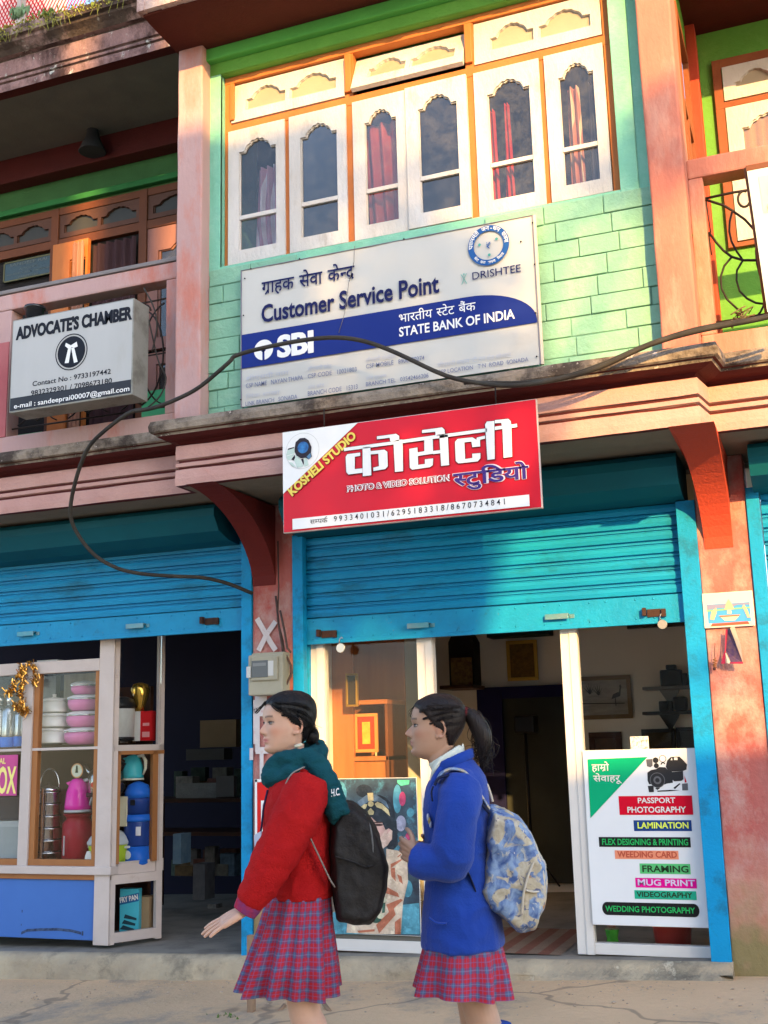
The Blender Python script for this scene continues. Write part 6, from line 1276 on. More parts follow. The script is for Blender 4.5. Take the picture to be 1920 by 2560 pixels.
# wooden stand on the road behind the pedestrian
WS = mat('raw stand wood', (.30, .19, .12), (.22, .14, .09), rough=.8, bump=.2, stretch=(3, 3, .3)); T = thing('wooden_stand', 'low raw wooden trestle stand on the road behind the red skirted pedestrian', 'stand', (P(740, 2550, -.75).x, -.7, roadz(-3, -.7)))
w0 = lambda x, y, Y=-.8: P(560 + x / 2.242, 2350 + y / 2.242, Y)
b = MB(); a, c = w0(142, 300), w0(175, 520); b.box(a.x, c.x, -.83, -.79, c.z, a.z + .3, .003); b.build('leg', WS, T)
b = MB(); a, c = w0(260, 418), w0(664, 455); b.box(a.x, c.x, -.85, -.78, c.z, a.z, .004); b.build('foot_plank', WS, T)
for q in (((340, 365), (300, 415)), ((555, 350), (635, 460))): b = MB(); b.tube([w0(*q[0], -.72), w0(*q[1], -.80)], .012, 6); b.build('brace', WS, T)
# tuft of weeds at the road edge
def weeds(name, label, c, n, h, spread, m, cat='plant', group=None, hang=False):
    b = MB(); rt = random.Random(int(c.x * 100) + n)
    for _ in range(n):
        o = Vector((rt.gauss(0, spread), rt.gauss(0, spread * .4), 0)); a = rt.uniform(0, 6.28); ln = h * rt.uniform(.5, 1.1); d_ = Vector((math.cos(a), math.sin(a) * .6, 0)) * ln * rt.uniform(.2, .7); up = Vector((0, 0, ln * (-1 if hang else 1))); s_ = Vector((-d_.y, d_.x, 0)).normalized() * ln * (.05 if hang else .16)
        p1_, p2_ = o + d_ * .4 + up * .6, o + d_ + up * .9
        b.bm.faces.new([b.bm.verts.new(v) for v in (o, p1_ - s_, p2_, p1_ + s_)])
    ob = b.build(name, m, None, normals=False, off=(0, 0, 0)); ob.location = c; return solo(ob, label, cat, group)
LEAF = mat('weed leaf', (.08, .16, .035), (.14, .22, .05), rough=.6, bump=0, scale=30); LEAF2 = mat('sage leaf', (.16, .26, .14), (.12, .2, .1), rough=.6, bump=0, scale=30)
weeds('weed_tuft', 'small tuft of green weeds on the road at the bottom left', P(575, 2556, -.9), 40, .05, .06, LEAF)
# plants and moss along the upper cornice, red lattice cloth above
YM = -.74; um = lambda x, y, Y=YM: P(x / 3.607, y / 3.607, Y)
weeds('cornice_plant', 'clump of grey green leaves growing on the mossy cornice', um(150, 130) + Vector((0, .02, -.02)), 60, .10, .03, LEAF2, group=None); weeds('cornice_plant', 'low dark leaved plant on the mossy cornice right of the grey green clump', um(400, 110) + Vector((0, .02, -.02)), 50, .06, .05, LEAF)
weeds('cornice_plant', 'thin bright sprigs at the right end of the mossy cornice', um(820, 60) + Vector((0, .02, -.02)), 30, .05, .06, mat('bright sprig', (.25, .30, .05), (.18, .25, .04), rough=.6, bump=0))
b = MB(); rt = random.Random(6)
for _ in range(5200):
    x = rt.uniform(-5.6, -3.56); dens = .5 + .5 * noise.noise(Vector((x * 3, 0, 2)))
    if rt.random() > dens + .25: continue
    p = Vector((x, -.745 + rt.uniform(-.008, .06), 6.50 + rt.uniform(-.05, .035) + .02 * dens)); e = Vector((rt.gauss(0, 1), rt.gauss(0, 1), rt.gauss(0, 1))).normalized() * .010; g = e.orthogonal().normalized() * .006
    b.bm.faces.new([b.bm.verts.new(p + v) for v in (-e, g, e, -g)])
for _ in range(90):
    x = rt.choice((rt.gauss(-5.05, .25), rt.uniform(-5.5, -4.0))); p = Vector((x, -.752, 6.47)); L2 = rt.uniform(.02, .09); dx = rt.gauss(0, .02); b.bm.faces.new([b.bm.verts.new(p + Vector(v)) for v in ((0, 0, 0), (.003, 0, 0), (.003 + dx, -.006, -L2), (dx, -.006, -L2))])
o = b.build('moss', mat('yellow green moss', (.26, .25, .05), (.14, .15, .03), rough=1, bump=0, scale=8), None, normals=False); setp(o, 'yellow green moss and dry roots along the top of the blackened cornice', 'moss', kind='stuff')
yl = -.45; T = thing('lattice_cloth', 'red and white lattice patterned cloth hung above the mossy cornice', 'cloth', (P(60, 10, yl).x, yl, 6.52)); x0l, x1l = P(-60, 20, yl).x, P(165, 20, yl).x; zl0 = 6.50
b = MB(); b.box(x0l, x1l, yl, yl + .01, zl0, 7.4); b.build('cloth', mat('white lattice ground', (.70, .60, .56), rough=.8), T)
b = MB()
for k in range(26):
    xx = x0l + (x1l - x0l) * k / 25
    for s in (-1, 1):
        q0, q1 = Vector((xx, yl - .002, zl0)), Vector((xx + s * .5, yl - .002, zl0 + .9)); n_ = Vector((.006, 0, 0)); b.quad(q0 - n_, q0 + n_, q1 + n_, q1 - n_)
b.build('red_pattern', flat('lattice red', (.55, .03, .04)), T); b = MB(); xp = P(66, 20, yl).x; b.box(xp - .02, xp, yl - .02, yl - .004, zl0, 7.4).box(xp - .055, xp - .02, yl - .04, yl - .004, zl0, 7.4); b.build('post', mat('grey post', (.4, .36, .33), rough=.9), T)

# grit and small stones on the road along the step
b = MB(); rt = random.Random(31)
for _ in range(420):
    x = rt.uniform(-5.8, .2); y = -.13 - abs(rt.gauss(0, .35)); r_ = rt.uniform(.0025, .008) * (1.6 if rt.random() < .06 else 1); m_ = Matrix.Translation((x, y, roadz(x, y) + r_ * .3)) @ Matrix.Rotation(rt.uniform(0, 3), 4, 'Z') @ Matrix.Diagonal((r_ * rt.uniform(.8, 1.6), r_, r_ * .6, 1)); bmesh.ops.create_icosphere(b.bm, subdivisions=1, radius=1, matrix=m_)
o = b.build('gravel', mat('road grit', (.48, .36, .26), (.34, .26, .19), rough=1, scale=14, bump=0), None, normals=False); setp(o, 'loose grit and small stones on the road below the step', 'gravel', kind='stuff')
# ------------------------------------------------------------------ the other side of the street (behind the camera; it shades the shops)
YO = -17.0
def plain_house(name, label, x0, x1, y0, y1, z1, m, roofm, storeys, slope=0):
    T = thing(name, label, 'building', ((x0 + x1) / 2, (y0 + y1) / 2, -.4))
    b = MB(); b.prism([(x0, -.6), (x1, -.6), (x1, z1 + slope), (x0, z1)], y0, y1); b.build('wall', m, T)
    b = MB(); b.prism([(x0 - .15, z1 + .002), (x1 + .15, z1 + slope + .002), (x1 + .15, z1 + slope + .12), (x0 - .15, z1 + .12)], y0 - .2, y1 + .03); b.build('roof', roofm, T)
    n = max(2, int((x1 - x0) / 2.4)); hs = z1 / storeys
    for s in range(storeys):
        for k in range(n):
            xc, zc = x0 + (x1 - x0) * (k + .5) / n, hs * s + 1.7
            b = MB(); b.box(xc - .55, xc + .55, y1 + .002, y1 + .06, zc - .65, zc + .65, .01); w = b.build('window', WHITEW, T)
            b = MB(); b.box(xc - .47, xc - .03, y1 + .055, y1 + .066, zc - .57, zc + .57).box(xc + .03, xc + .47, y1 + .055, y1 + .066, zc - .57, zc + .57); b.build('pane', flat('dark pane', (.03, .035, .045), rough=.1), w)
    return T
plain_house('town_house', 'tall plain cream town house across the street from the shops', -8, 7.4, -22, YO, 11.18, mat('cream house plaster', (.66, .61, .52), rough=.9, bump=.2), mat('roof slab', (.3, .29, .27), rough=.9), 4)
plain_house('low_house', 'lower house with sloping tin roof across the street from the shops', 7.45, 16, -23.5, YO - .3, 7.40, mat('ochre house plaster', (.60, .50, .38), rough=.9, bump=.2), mat('tin roof', (.3, .12, .09), rough=.6, metal=.2), 3, .75)
for lab, xa, xb, zt in (('wide black tank added on the tall house to shade the left balcony', 3.3, 5.90, 13.3), ('narrow black tank added near the roof edge to shade the left balcony', 6.40, 6.88, 13.1)):
    T = thing('shade_tank', lab, 'shade blocker', ((xa + xb) / 2, YO - .9, 11.3)); r_ = (xb - xa) / 2  # unseen tanks, added to trim the sun patch in the left balcony
    MB().lathe([(r_ * .96, .02), (r_, .1), (r_, (zt - 11.3) * .8), (r_ * .8, (zt - 11.3) * .93), (.2, zt - 11.3)], (0, 0, 0), 32).build('tank', mat('black tank plastic', (.02, .02, .02), rough=.5), T, off=(0, 0, 0))
    MB().lathe([(.14, zt - 11.3 - .02), (.14, zt - 11.3 + .06), (.02, zt - 11.3 + .08)], (0, 0, 0), 16).build('lid', MATS['black tank plastic'], T, off=(0, 0, 0))
# street tree between the two houses
T = thing('street_tree', 'leafy tree growing between the two houses across the street', 'tree', (8.0, -16.2, -.3))
b = MB(); b.tube([(8.1, -16.2, -.4), (8.0, -16.2, 3), (8.05, -16.2, 6), (7.9, -16.2, 8.6), (7.95, -16.2, 10)], [.20, .17, .13, .09, .03], 10)
for q in ((7.5, -16.6, 9.4), (8.5, -15.8, 9.6), (8.2, -16.8, 10.4), (7.4, -15.8, 10.6), (8.6, -16.4, 10.1)): b.tube([(7.98, -16.2, 7.6), ((7.98 + q[0]) / 2, (q[1] - 16.2) / 2, 8.3 + (q[2] - 8.6) * .5), q], [.06, .04, .012], 6)
b.build('trunk', mat('bark', (.12, .09, .06), rough=1, bump=.6, scale=9), T)
rt = random.Random(12); b = MB()
def inside(x, z):
    # outline of the crown seen along the sun, lower edge and upper edge leaning
    if not 7.0 < x < 8.72: return False
    lo = 8.45 if x < 8.36 else 9.15; hi = 11.15 if x < 7.8 else 11.15 - (x - 7.8) * 1.35
    return lo < z < hi
cl = []
while len(cl) < 150:
    x, z = rt.uniform(7.0, 8.9), rt.uniform(8, 11.3)
    if inside(x, z): cl.append((x, rt.uniform(-16.9, -15.5), z))
cl += [(rt.uniform(9.2, 9.62), -16.2, rt.uniform(10.42, 10.72)) for _ in range(9)] + [(9.25, -16.2, 10.55), (9.45, -16.3, 10.62), (9.75, -16.2, 10.5), (9.95, -16.0, 8.1), (9.6, -16.0, 8.0)]
for cx, cy_, cz in cl:
    # keep the outline where it must fall on the shops: slide along the sun ray with depth
    k = (YO - cy_); cx += .62 * k; cz += .37 * k
    for _ in range(34):
        d = Vector((rt.gauss(0, .13), rt.gauss(0, .13), rt.gauss(0, .10))); c = Vector((cx, cy_, cz)) + d
        a = Vector((rt.uniform(-1, 1), rt.uniform(-1, 1), rt.uniform(-.6, .6))).normalized() * .06; e = a.orthogonal().normalized() * .028; e.rotate(Matrix.Rotation(rt.uniform(0, 6.28), 3, a))
        f = b.bm.faces.new([b.bm.verts.new(c + q) for q in (-a, e, a, -e)])
b.build('crown', mat('leaf green', (.07, .11, .03), (.10, .13, .04), rough=.6, scale=2, bump=0), T, normals=False)
# ------------------------------------------------------------------ people
def gs(x, c, s): return np.exp(-((x - c) / s) ** 2)
def skin_mat(name, c, red):
    m = bpy.data.materials.new(name); m.use_nodes = True; t = m.node_tree; L = t.links; b = t.nodes["Principled BSDF"]
    b.inputs['Roughness'].default_value = .52; b.inputs['Specular IOR Level'].default_value = .35
    b.inputs['Subsurface Weight'].default_value = .12; b.inputs['Subsurface Radius'].default_value = (.012, .005, .003); b.inputs['Subsurface Scale'].default_value = .5
    a = _n(t, 'ShaderNodeVertexColor'); a.layer_name = 'pigment'; sp = _n(t, 'ShaderNodeSeparateColor'); L.new(a.outputs[0], sp.inputs[0])
    tc = _n(t, 'ShaderNodeTexCoord'); n = _n(t, 'ShaderNodeTexNoise'); n.inputs['Scale'].default_value = 30; L.new(tc.outputs['Object'], n.inputs['Vector'])
    def mx(f, A, B):
        x = _n(t, 'ShaderNodeMix', data_type='RGBA')
        if hasattr(f, 'node'): L.new(f, x.inputs[0])
        else: x.inputs[0].default_value = f
        for i, v in ((6, A), (7, B)):
            if hasattr(v, 'node'): L.new(v, x.inputs[i])
            else: x.inputs[i].default_value = (*v, 1)
        return x.outputs[2]
    base = mx(n.outputs[0], tuple(v * 1.06 for v in c), tuple(v * .92 for v in c))
    col = mx(sp.outputs[0], base, red); col = mx(sp.outputs[1], col, tuple(v * .16 for v in c)); col = mx(sp.outputs[2], col, (c[0] * 1.0, c[1] * .74, c[2] * .66)); L.new(col, b.inputs['Base Color'])
    return m
HAIR = mat('black hair', (.006, .005, .005), (.012, .009, .009), rough=.45, spec=.22, scale=60, bump=.35, bscale=90, stretch=(1, 1, .12))
HAIRB = mat('brown black hair', (.013, .008, .007), (.024, .016, .014), rough=.45, spec=.22, scale=60, bump=.35, bscale=90, stretch=(1, 1, .12))

class Person:
    def __init__(s, px, py, Y, yaw, label, skin, red):
        w = P(px, py, Y); s.base = Vector((w.x, w.y, roadz(w.x, w.y))); vd = Vector((w.x - CAM.x, w.y - CAM.y, 0)).normalized()
        s.fwd = Vector((-vd.y, vd.x, 0)) ; s.left = Vector((-vd.x, -vd.y, 0)); s.up = Vector((0, 0, 1))
        s.fwd = (Matrix.Rotation(yaw, 3, 'Z') @ s.fwd); s.left = (Matrix.Rotation(yaw, 3, 'Z') @ s.left)
        s.T = thing('person', label, 'person', s.base); s.skin = skin_mat('skin ' + label[:12], skin, red)
    def G(s, px, py, b=0):
        """local (forward, left, up) of a photo pixel on the upright plane at lateral offset b"""
        d = _r * ((px - 960) / FPX) - _u * ((py - 1280) / FPX) + _f; o = s.base + s.left * b
        t = (o - CAM).dot(s.left) / d.dot(s.left); q = CAM + d * t - s.base; return Vector((q.dot(s.fwd), b, q.z))
    def W(s, v): return s.fwd * v[0] + s.left * v[1] + s.up * v[2]         # local -> relative to the base

def loft(b, pts, rad, n=28, caps=True):
    """closed tube of elliptical rings; pts local, rad (in plane, sideways)"""
    rings = []; pts = [Vector(p) for p in pts]
    for i, p in enumerate(pts):
        t = (pts[min(i + 1, len(pts) - 1)] - pts[max(i - 1, 0)]).normalized(); lat = Vector((0, 1, 0)) - t * t.y
        if lat.length < .2: lat = Vector((1, 0, 0)) - t * t.x
        lat.normalize(); nn = t.cross(lat).normalized(); r1, r2 = rad[i] if isinstance(rad[i], (tuple, list)) else (rad[i], rad[i])
        rings.append([b.bm.verts.new(p + nn * r1 * math.cos(2 * math.pi * k / n) + lat * r2 * math.sin(2 * math.pi * k / n)) for k in range(n)])
    for A, B in zip(rings, rings[1:]):
        for k in range(n): b.bm.faces.new((A[k], A[(k + 1) % n], B[(k + 1) % n], B[k]))
    if caps:
        for ring, p in ((rings[0], pts[0]), (rings[-1], pts[-1])):
            c = b.bm.verts.new(p)
            for k in range(n): b.bm.faces.new((ring[k], ring[(k + 1) % n], c))
def dense(pts, rad, k=6):
    """Catmull-Rom through points and radii"""
    R_ = [r if isinstance(r, (tuple, list)) else (r, r) for r in rad]; q = [tuple(p) + tuple(r) for p, r in zip(pts, R_)]; out = []; n = len(q)
    for i in range(n - 1):
        a, b_, c, d = (np.array(q[j]) for j in (max(i - 1, 0), i, i + 1, min(i + 2, n - 1)))
        for t in np.arange(0, 1, 1 / k): out.append(.5 * (2 * b_ + (c - a) * t + (2 * a - 5 * b_ + 4 * c - d) * t * t + (3 * b_ - a - 3 * c + d) * t ** 3))
    out.append(np.array(q[-1])); return [Vector(o[:3]) for o in out], [(max(o[3], .002), max(o[4], .002)) for o in out]
def limb(b, pts, rad, n=24, k=5): loft(b, *dense(pts, rad, k), n=n)

def remeshed(b, voxel, smooth=0, fac=.5):
    bmesh.ops.recalc_face_normals(b.bm, faces=b.bm.faces)
    me = bpy.data.meshes.new('tmp'); b.bm.to_mesh(me); b.bm.free(); ob = bpy.data.objects.new('tmp', me); COL.objects.link(ob)
    md = ob.modifiers.new('r', 'REMESH'); md.mode = 'VOXEL'; md.voxel_size = voxel; md.use_smooth_shade = True
    if smooth: ms = ob.modifiers.new('s', 'SMOOTH'); ms.iterations = smooth; ms.factor = fac
    out = bpy.data.meshes.new_from_object(ob.evaluated_get(bpy.context.evaluated_depsgraph_get())); bpy.data.objects.remove(ob); bpy.data.meshes.remove(me); return out
def coords(me):
    a = np.empty(len(me.vertices) * 3); me.vertices.foreach_get('co', a); return a.reshape(-1, 3)
def setco(me, a): me.vertices.foreach_set('co', np.ascontiguousarray(a).ravel()); me.update()
def to_world(per, me):
    a = coords(me); setco(me, a[:, :1] * np.array(per.fwd) + a[:, 1:2] * np.array(per.left) + a[:, 2:] * np.array(per.up))
def wear(per, name, me, m, parent=None, smooth=True):
    to_world(per, me); me.polygons.foreach_set('use_smooth', [smooth] * len(me.polygons)); return link(name, me, m, parent or per.T)
def bm_wear(per, name, b, m, parent=None, smooth=True):
    bmesh.ops.recalc_face_normals(b.bm, faces=b.bm.faces); me = bpy.data.meshes.new(name); b.bm.to_mesh(me); b.bm.free(); return wear(per, name, me, m, parent, smooth)

# --- head: horizontal slices with the face laid on as shaped relief (x forward from the ear, y left, z up from the chin)
HH = .212
ZK = [-.012, -.004, .004, .016, .035, .060, .085, .110, .135, .155, .172, .188, .200, .208, .2125]
FK = [.040, .066, .080, .0865, .0845, .0845, .0835, .0835, .0865, .0840, .0755, .0590, .0395, .0210, .002]
BK = [.010, .020, .030, .038, .050, .064, .078, .089, .095, .094, .088, .076, .058, .036, .004]
WK = [.018, .030, .038, .047, .056, .0635, .0680, .0690, .0705, .0705, .0670, .0580, .0440, .0270, .003]
def head_mesh(nose=1.0, brow=1.0, nt=120):
    zs = np.concatenate([np.linspace(-.012, .0, 5)[:-1], np.linspace(.0, .150, 90)[:-1], np.linspace(.150, .2125, 34)]); th = np.linspace(0, 2 * np.pi, nt, endpoint=False)
    th = th - .42 * np.sin(th)                                  # more columns on the face
    F, B, W_ = (np.interp(zs, ZK, k) for k in (FK, BK, WK))
    ker = np.array([.25, .5, .25])
    for _ in range(6): F, B, W_ = (np.concatenate([[k[0]], np.convolve(k, ker, 'valid'), [k[-1]]]) for k in (F, B, W_))
    c, s = np.cos(th), np.sin(th); ex = .86
    X = np.where(c > 0, F[:, None] * np.abs(c) ** ex, -B[:, None] * np.abs(c) ** .95); Yv = W_[:, None] * np.sign(s) * np.abs(s) ** .92; Z = np.repeat(zs[:, None], nt, 1)
    fr = np.clip(c, 0, 1)[None, :] ** .7; ay = np.abs(Yv)
    d = 0
    d += nose * .0235 * np.exp(-(Yv / .0105) ** 2) * gs(Z, .077, .0125) + nose * .0125 * np.exp(-(Yv / .0085) ** 2) * gs(Z, .093, .015) + nose * .0085 * gs(ay, .0125, .0065) * gs(Z, .0715, .008)
    d -= .0050 * np.exp(-(Yv / .012) ** 2) * gs(Z, .112, .010)
    d += brow * .0040 * gs(ay, .026, .022) * gs(Z, .127, .010)
    d -= .0085 * gs(ay, .031, .0145) * gs(Z, .109, .0095); d += .0032 * gs(ay, .031, .012) * gs(Z, .1135, .0032)
    d += .0035 * gs(ay, .042, .018) * gs(Z, .082, .016)
    d += .0072 * np.exp(-(Yv / .021) ** 2) * gs(Z, .0515, .0052) + .0066 * np.exp(-(Yv / .018) ** 2) * gs(Z, .0405, .0052) - .0042 * np.exp(-(Yv / .022) ** 2) * gs(Z, .0462, .0022)
    d -= .0040 * np.exp(-(Yv / .022) ** 2) * gs(Z, .0295, .006); d += .0042 * np.exp(-(Yv / .018) ** 2) * gs(Z, .014, .011); d -= .0022 * np.exp(-(Yv / .005) ** 2) * gs(Z, .060, .004)
    X = X + d * fr
    return X, Yv, Z
def head_bm(b, per, org, yaw, pitch=0, **kw):
    X, Y_, Z = head_mesh(**kw); n, m = X.shape; cyw, syw = math.cos(yaw), math.sin(yaw); cp, sp = math.cos(pitch), math.sin(pitch)
    def tr(x, y, z): x, z = x * cp - z * sp, x * sp + z * cp; return Vector((org[0] + x * cyw - y * syw, org[1] + x * syw + y * cyw, org[2] + z))
    V = [[b.bm.verts.new(tr(X[i, j], Y_[i, j], Z[i, j])) for j in range(m)] for i in range(n)]
    for i in range(n - 1):
        for j in range(m): b.bm.faces.new((V[i][j], V[i][(j + 1) % m], V[i + 1][(j + 1) % m], V[i + 1][j]))
    b.bm.faces.new(V[0][::-1]); b.bm.faces.new(V[-1])
    for sd in (1, -1):                                          # ears
        for k in range(15):
            a = -1.9 + 4.6 * k / 14; p = tr(-.012 - .013 * math.cos(a) - .004, sd * (.0685 + .007 * (1 + math.cos(a)) * .9), .092 + .027 * math.sin(a)); m_ = Matrix.Translation(p) @ Matrix.Diagonal((.0058, .0058, .0058, 1)); bmesh.ops.create_icosphere(b.bm, subdivisions=1, radius=1, matrix=m_)
        bmesh.ops.create_icosphere(b.bm, subdivisions=2, radius=1, matrix=Matrix.Translation(tr(-.010, sd * .069, .090)) @ Matrix.Diagonal((.013, .006, .024, 1))); bmesh.ops.create_icosphere(b.bm, subdivisions=2, radius=1, matrix=Matrix.Translation(tr(-.004, sd * .068, .068)) @ Matrix.Diagonal((.008, .005, .009, 1)))
    return tr
def inv_head(a, org, yaw, pitch=0):
    q = a - np.array(org); c, s = math.cos(-yaw), math.sin(-yaw); x = q[:, 0] * c - q[:, 1] * s; y = q[:, 0] * s + q[:, 1] * c; z = q[:, 2]
    cp, sp = math.cos(-pitch), math.sin(-pitch); return x * cp - z * sp, y, x * sp + z * cp
def pigment(me, org, yaw, pitch=0, lips=1.0):
    a = coords(me); x, y, z = inv_head(a, org, yaw, pitch); ay = np.abs(y); col = np.zeros((len(a), 4)); col[:, 3] = 1; f = (x > .055)
    col[:, 0] = f * lips * np.clip(1.25 * gs(z, .0460, .0105) ** 2 * np.exp(-(y / .0225) ** 4), 0, 1)
    bx = f * np.clip(1.3 * gs(z, .1285 + .0035 * np.clip((ay - .012) / .03, 0, 1) - .004 * np.clip((ay - .034) / .02, 0, 1), .0034), 0, 1) * (ay > .011) * (ay < .048)
    lid = f * np.clip(1.2 * gs(z, .1115 - 60 * (ay - .031) ** 2 * .12, .0018), 0, 1) * (ay > .017) * (ay < .047); nst = f * gs(z, .0665, .0022) * gs(ay, .0075, .003) * .8
    col[:, 1] = np.clip(bx * .8 + lid * .9 + nst, 0, 1); col[:, 2] = (x > .02) * .75 * gs(ay, .046, .016) * gs(z, .076, .018) + .5 * gs(z, .078, .012) * np.exp(-(y / .012) ** 2) * (x > .09) + .6 * (ay > .068) * gs(z, .09, .03) * (np.abs(x) < .04)
    at = me.color_attributes.new('pigment', 'FLOAT_COLOR', 'POINT'); at.data.foreach_set('color', col.ravel())
def eyes(per, tr, yaw):
    ec = flat('eye white', (.32, .29, .27), rough=.2); ir = flat('dark brown iris', (.018, .010, .008), rough=.15)
    for sd in (1, -1):
        b = MB(); c = tr(.0700, sd * .0305, .1062); b.sphere(c, .0125, (.55, 1.1, .40), 18, 12); o = bm_wear(per, 'eye', b, ec)
        b = MB(); c2 = tr(.0742, sd * .0295, .1062); b.sphere(c2, .0056, (.8, 1, .9), 12, 8); bm_wear(per, 'iris', b, ir, o); b = MB(); b.tube([tr(.0775 - 9 * (k * .0026) ** 2 - (.0045 if k > 4 else 0), sd * (.0300 + k * .0026), .1118 - 22 * (k * .0026) ** 2) for k in range(-5, 6)], [.0008, .0014, .0017, .0018, .0018, .0018, .0018, .0018, .0017, .0014, .0008], 6); bm_wear(per, 'eyelid', b, flat('dark lash line', (.03, .018, .014)), o)
def hair_cap(per, tr_args, m, off=.010, back=.016, part=.02, name='hair', low=.012, fringe=0):
    org, yaw, pitch = tr_args; X, Y_, Z = head_mesh(); n, mm = X.shape; b = MB(); cyw, syw = math.cos(yaw), math.sin(yaw); cp, sp = math.cos(pitch), math.sin(pitch)
    hl = lambda z, ay: np.interp(z, [.0, .03, .075, .088, .100, .115, .135, .150, .163, .175, .19, .213], [-.055, -.042, -.030, -.014, .006, .020, .034, .050, .064, .078, .09, .1]) - fringe * (ay < .02)
    rnd = random.Random(3); V = {}
    rad = np.sqrt(X ** 2 + Y_ ** 2 + (Z - .11) ** 2); keep = (X < hl(Z, np.abs(Y_))) & (Z > low)
    for i in range(n):
        for j in range(mm):
            if not keep[i, j]: continue
            x, y, z = X[i, j], Y_[i, j], Z[i, j]; edge = min(1, max(0, (hl(z, abs(y)) - x) / .016)); v = Vector((x, y, (z - .11) * 1.0)); nrm_ = Vector((x * .8, y * 1.1, z - .10)).normalized()
            o = (off + back * max(0, min(1, (-x) / .09)) * max(0, min(1, (z - .02) / .08))) * (edge ** .5) + .0006
            st = .0004 * math.sin(46 * math.atan2(z - .09, -x + .12) * 1.0 + 3 * noise.noise(Vector((x * 20, y * 20, z * 20)))) * edge
            p = Vector((x, y, z)) + nrm_ * (o + st); x2, z2 = p.x * cp - p.z * sp, p.x * sp + p.z * cp
            V[i, j] = b.bm.verts.new((org[0] + x2 * cyw - p.y * syw, org[1] + x2 * syw + p.y * cyw, org[2] + z2))
    for i in range(n - 1):
        for j in range(mm):
            q = [(i, j), (i, (j + 1) % mm), (i + 1, (j + 1) % mm), (i + 1, j)]
            if all(k in V for k in q): b.bm.faces.new([V[k] for k in q])
    top = [V[n - 1, j] for j in range(mm) if (n - 1, j) in V]
    if len(top) == mm: b.bm.faces.new(top)
    return bm_wear(per, name, b, m)
def strands(per, roots, ends, m, n, r, spread, parent, name='hair_strands', mid=None, seed=1, r_end=.3):
    b = MB(); rt = random.Random(seed)
    for _ in range(n):
        e = lambda s_: Vector((rt.gauss(0, s_), rt.gauss(0, s_), rt.gauss(0, s_)))
        p = [Vector(q) + e(spread * w) for q, w in zip([*roots, *(mid or []), *ends], np.linspace(.35, 1, len(roots) + len(mid or []) + len(ends)))]
        q, _r2 = dense(p, [r] * len(p), 5); k = len(q); b.tube(q, [r * (1 - (1 - r_end) * i / (k - 1)) for i in range(k)], 5)
    return bm_wear(per, name, b, m, parent)
def finger(b, p0, dirs, lens, r):
    pts = [Vector(p0)]
    for d_, l_ in zip(dirs, lens): pts.append(pts[-1] + Vector(d_).normalized() * l_)
    rad = [r * 1.02, r * 1.0, r * .93, r * .72][:len(pts)]; pts.append(pts[-1] + Vector(dirs[-1]).normalized() * r * .35); rad.append(r * .4); limb(b, pts, rad, 12, 3)
def hand(b, wrist, d, n_, side, flex=.12, r=.0078, spread=.16):
    """left hand: wrist point, direction of the fingers d, back-of-hand normal n_, side = direction of the thumb"""
    d, n_, side = (Vector(v).normalized() for v in (d, n_, side)); w = Vector(wrist)
    for k in (-1.5, -.5, .5, 1.5): limb(b, [w + side * k * .009, w + d * .045 + side * k * .0165, w + d * .080 + side * k * .0185 - n_ * .002], [(.014, .012), (.0125, .0125), (.0105, .0105)], 12, 4)
    for k, L_ in ((1.5, .070), (.5, .078), (-.5, .073), (-1.5, .058)):
        p = w + d * (.082 - .004 * abs(k - .3)) + side * k * .0192; dd = d + side * spread * k * .35
        finger(b, p, [dd - n_ * flex, dd - n_ * (flex * 2.2), dd - n_ * (flex * 3.6)], [L_ * .46, L_ * .30, L_ * .24], r)
    p = w + d * .022 + side * .026 - n_ * .006; finger(b, p, [d * .6 + side * .8 - n_ * .25, d * .85 + side * .45 - n_ * .3, d + side * .2 - n_ * .3], [.038, .030, .024], r * 1.12)

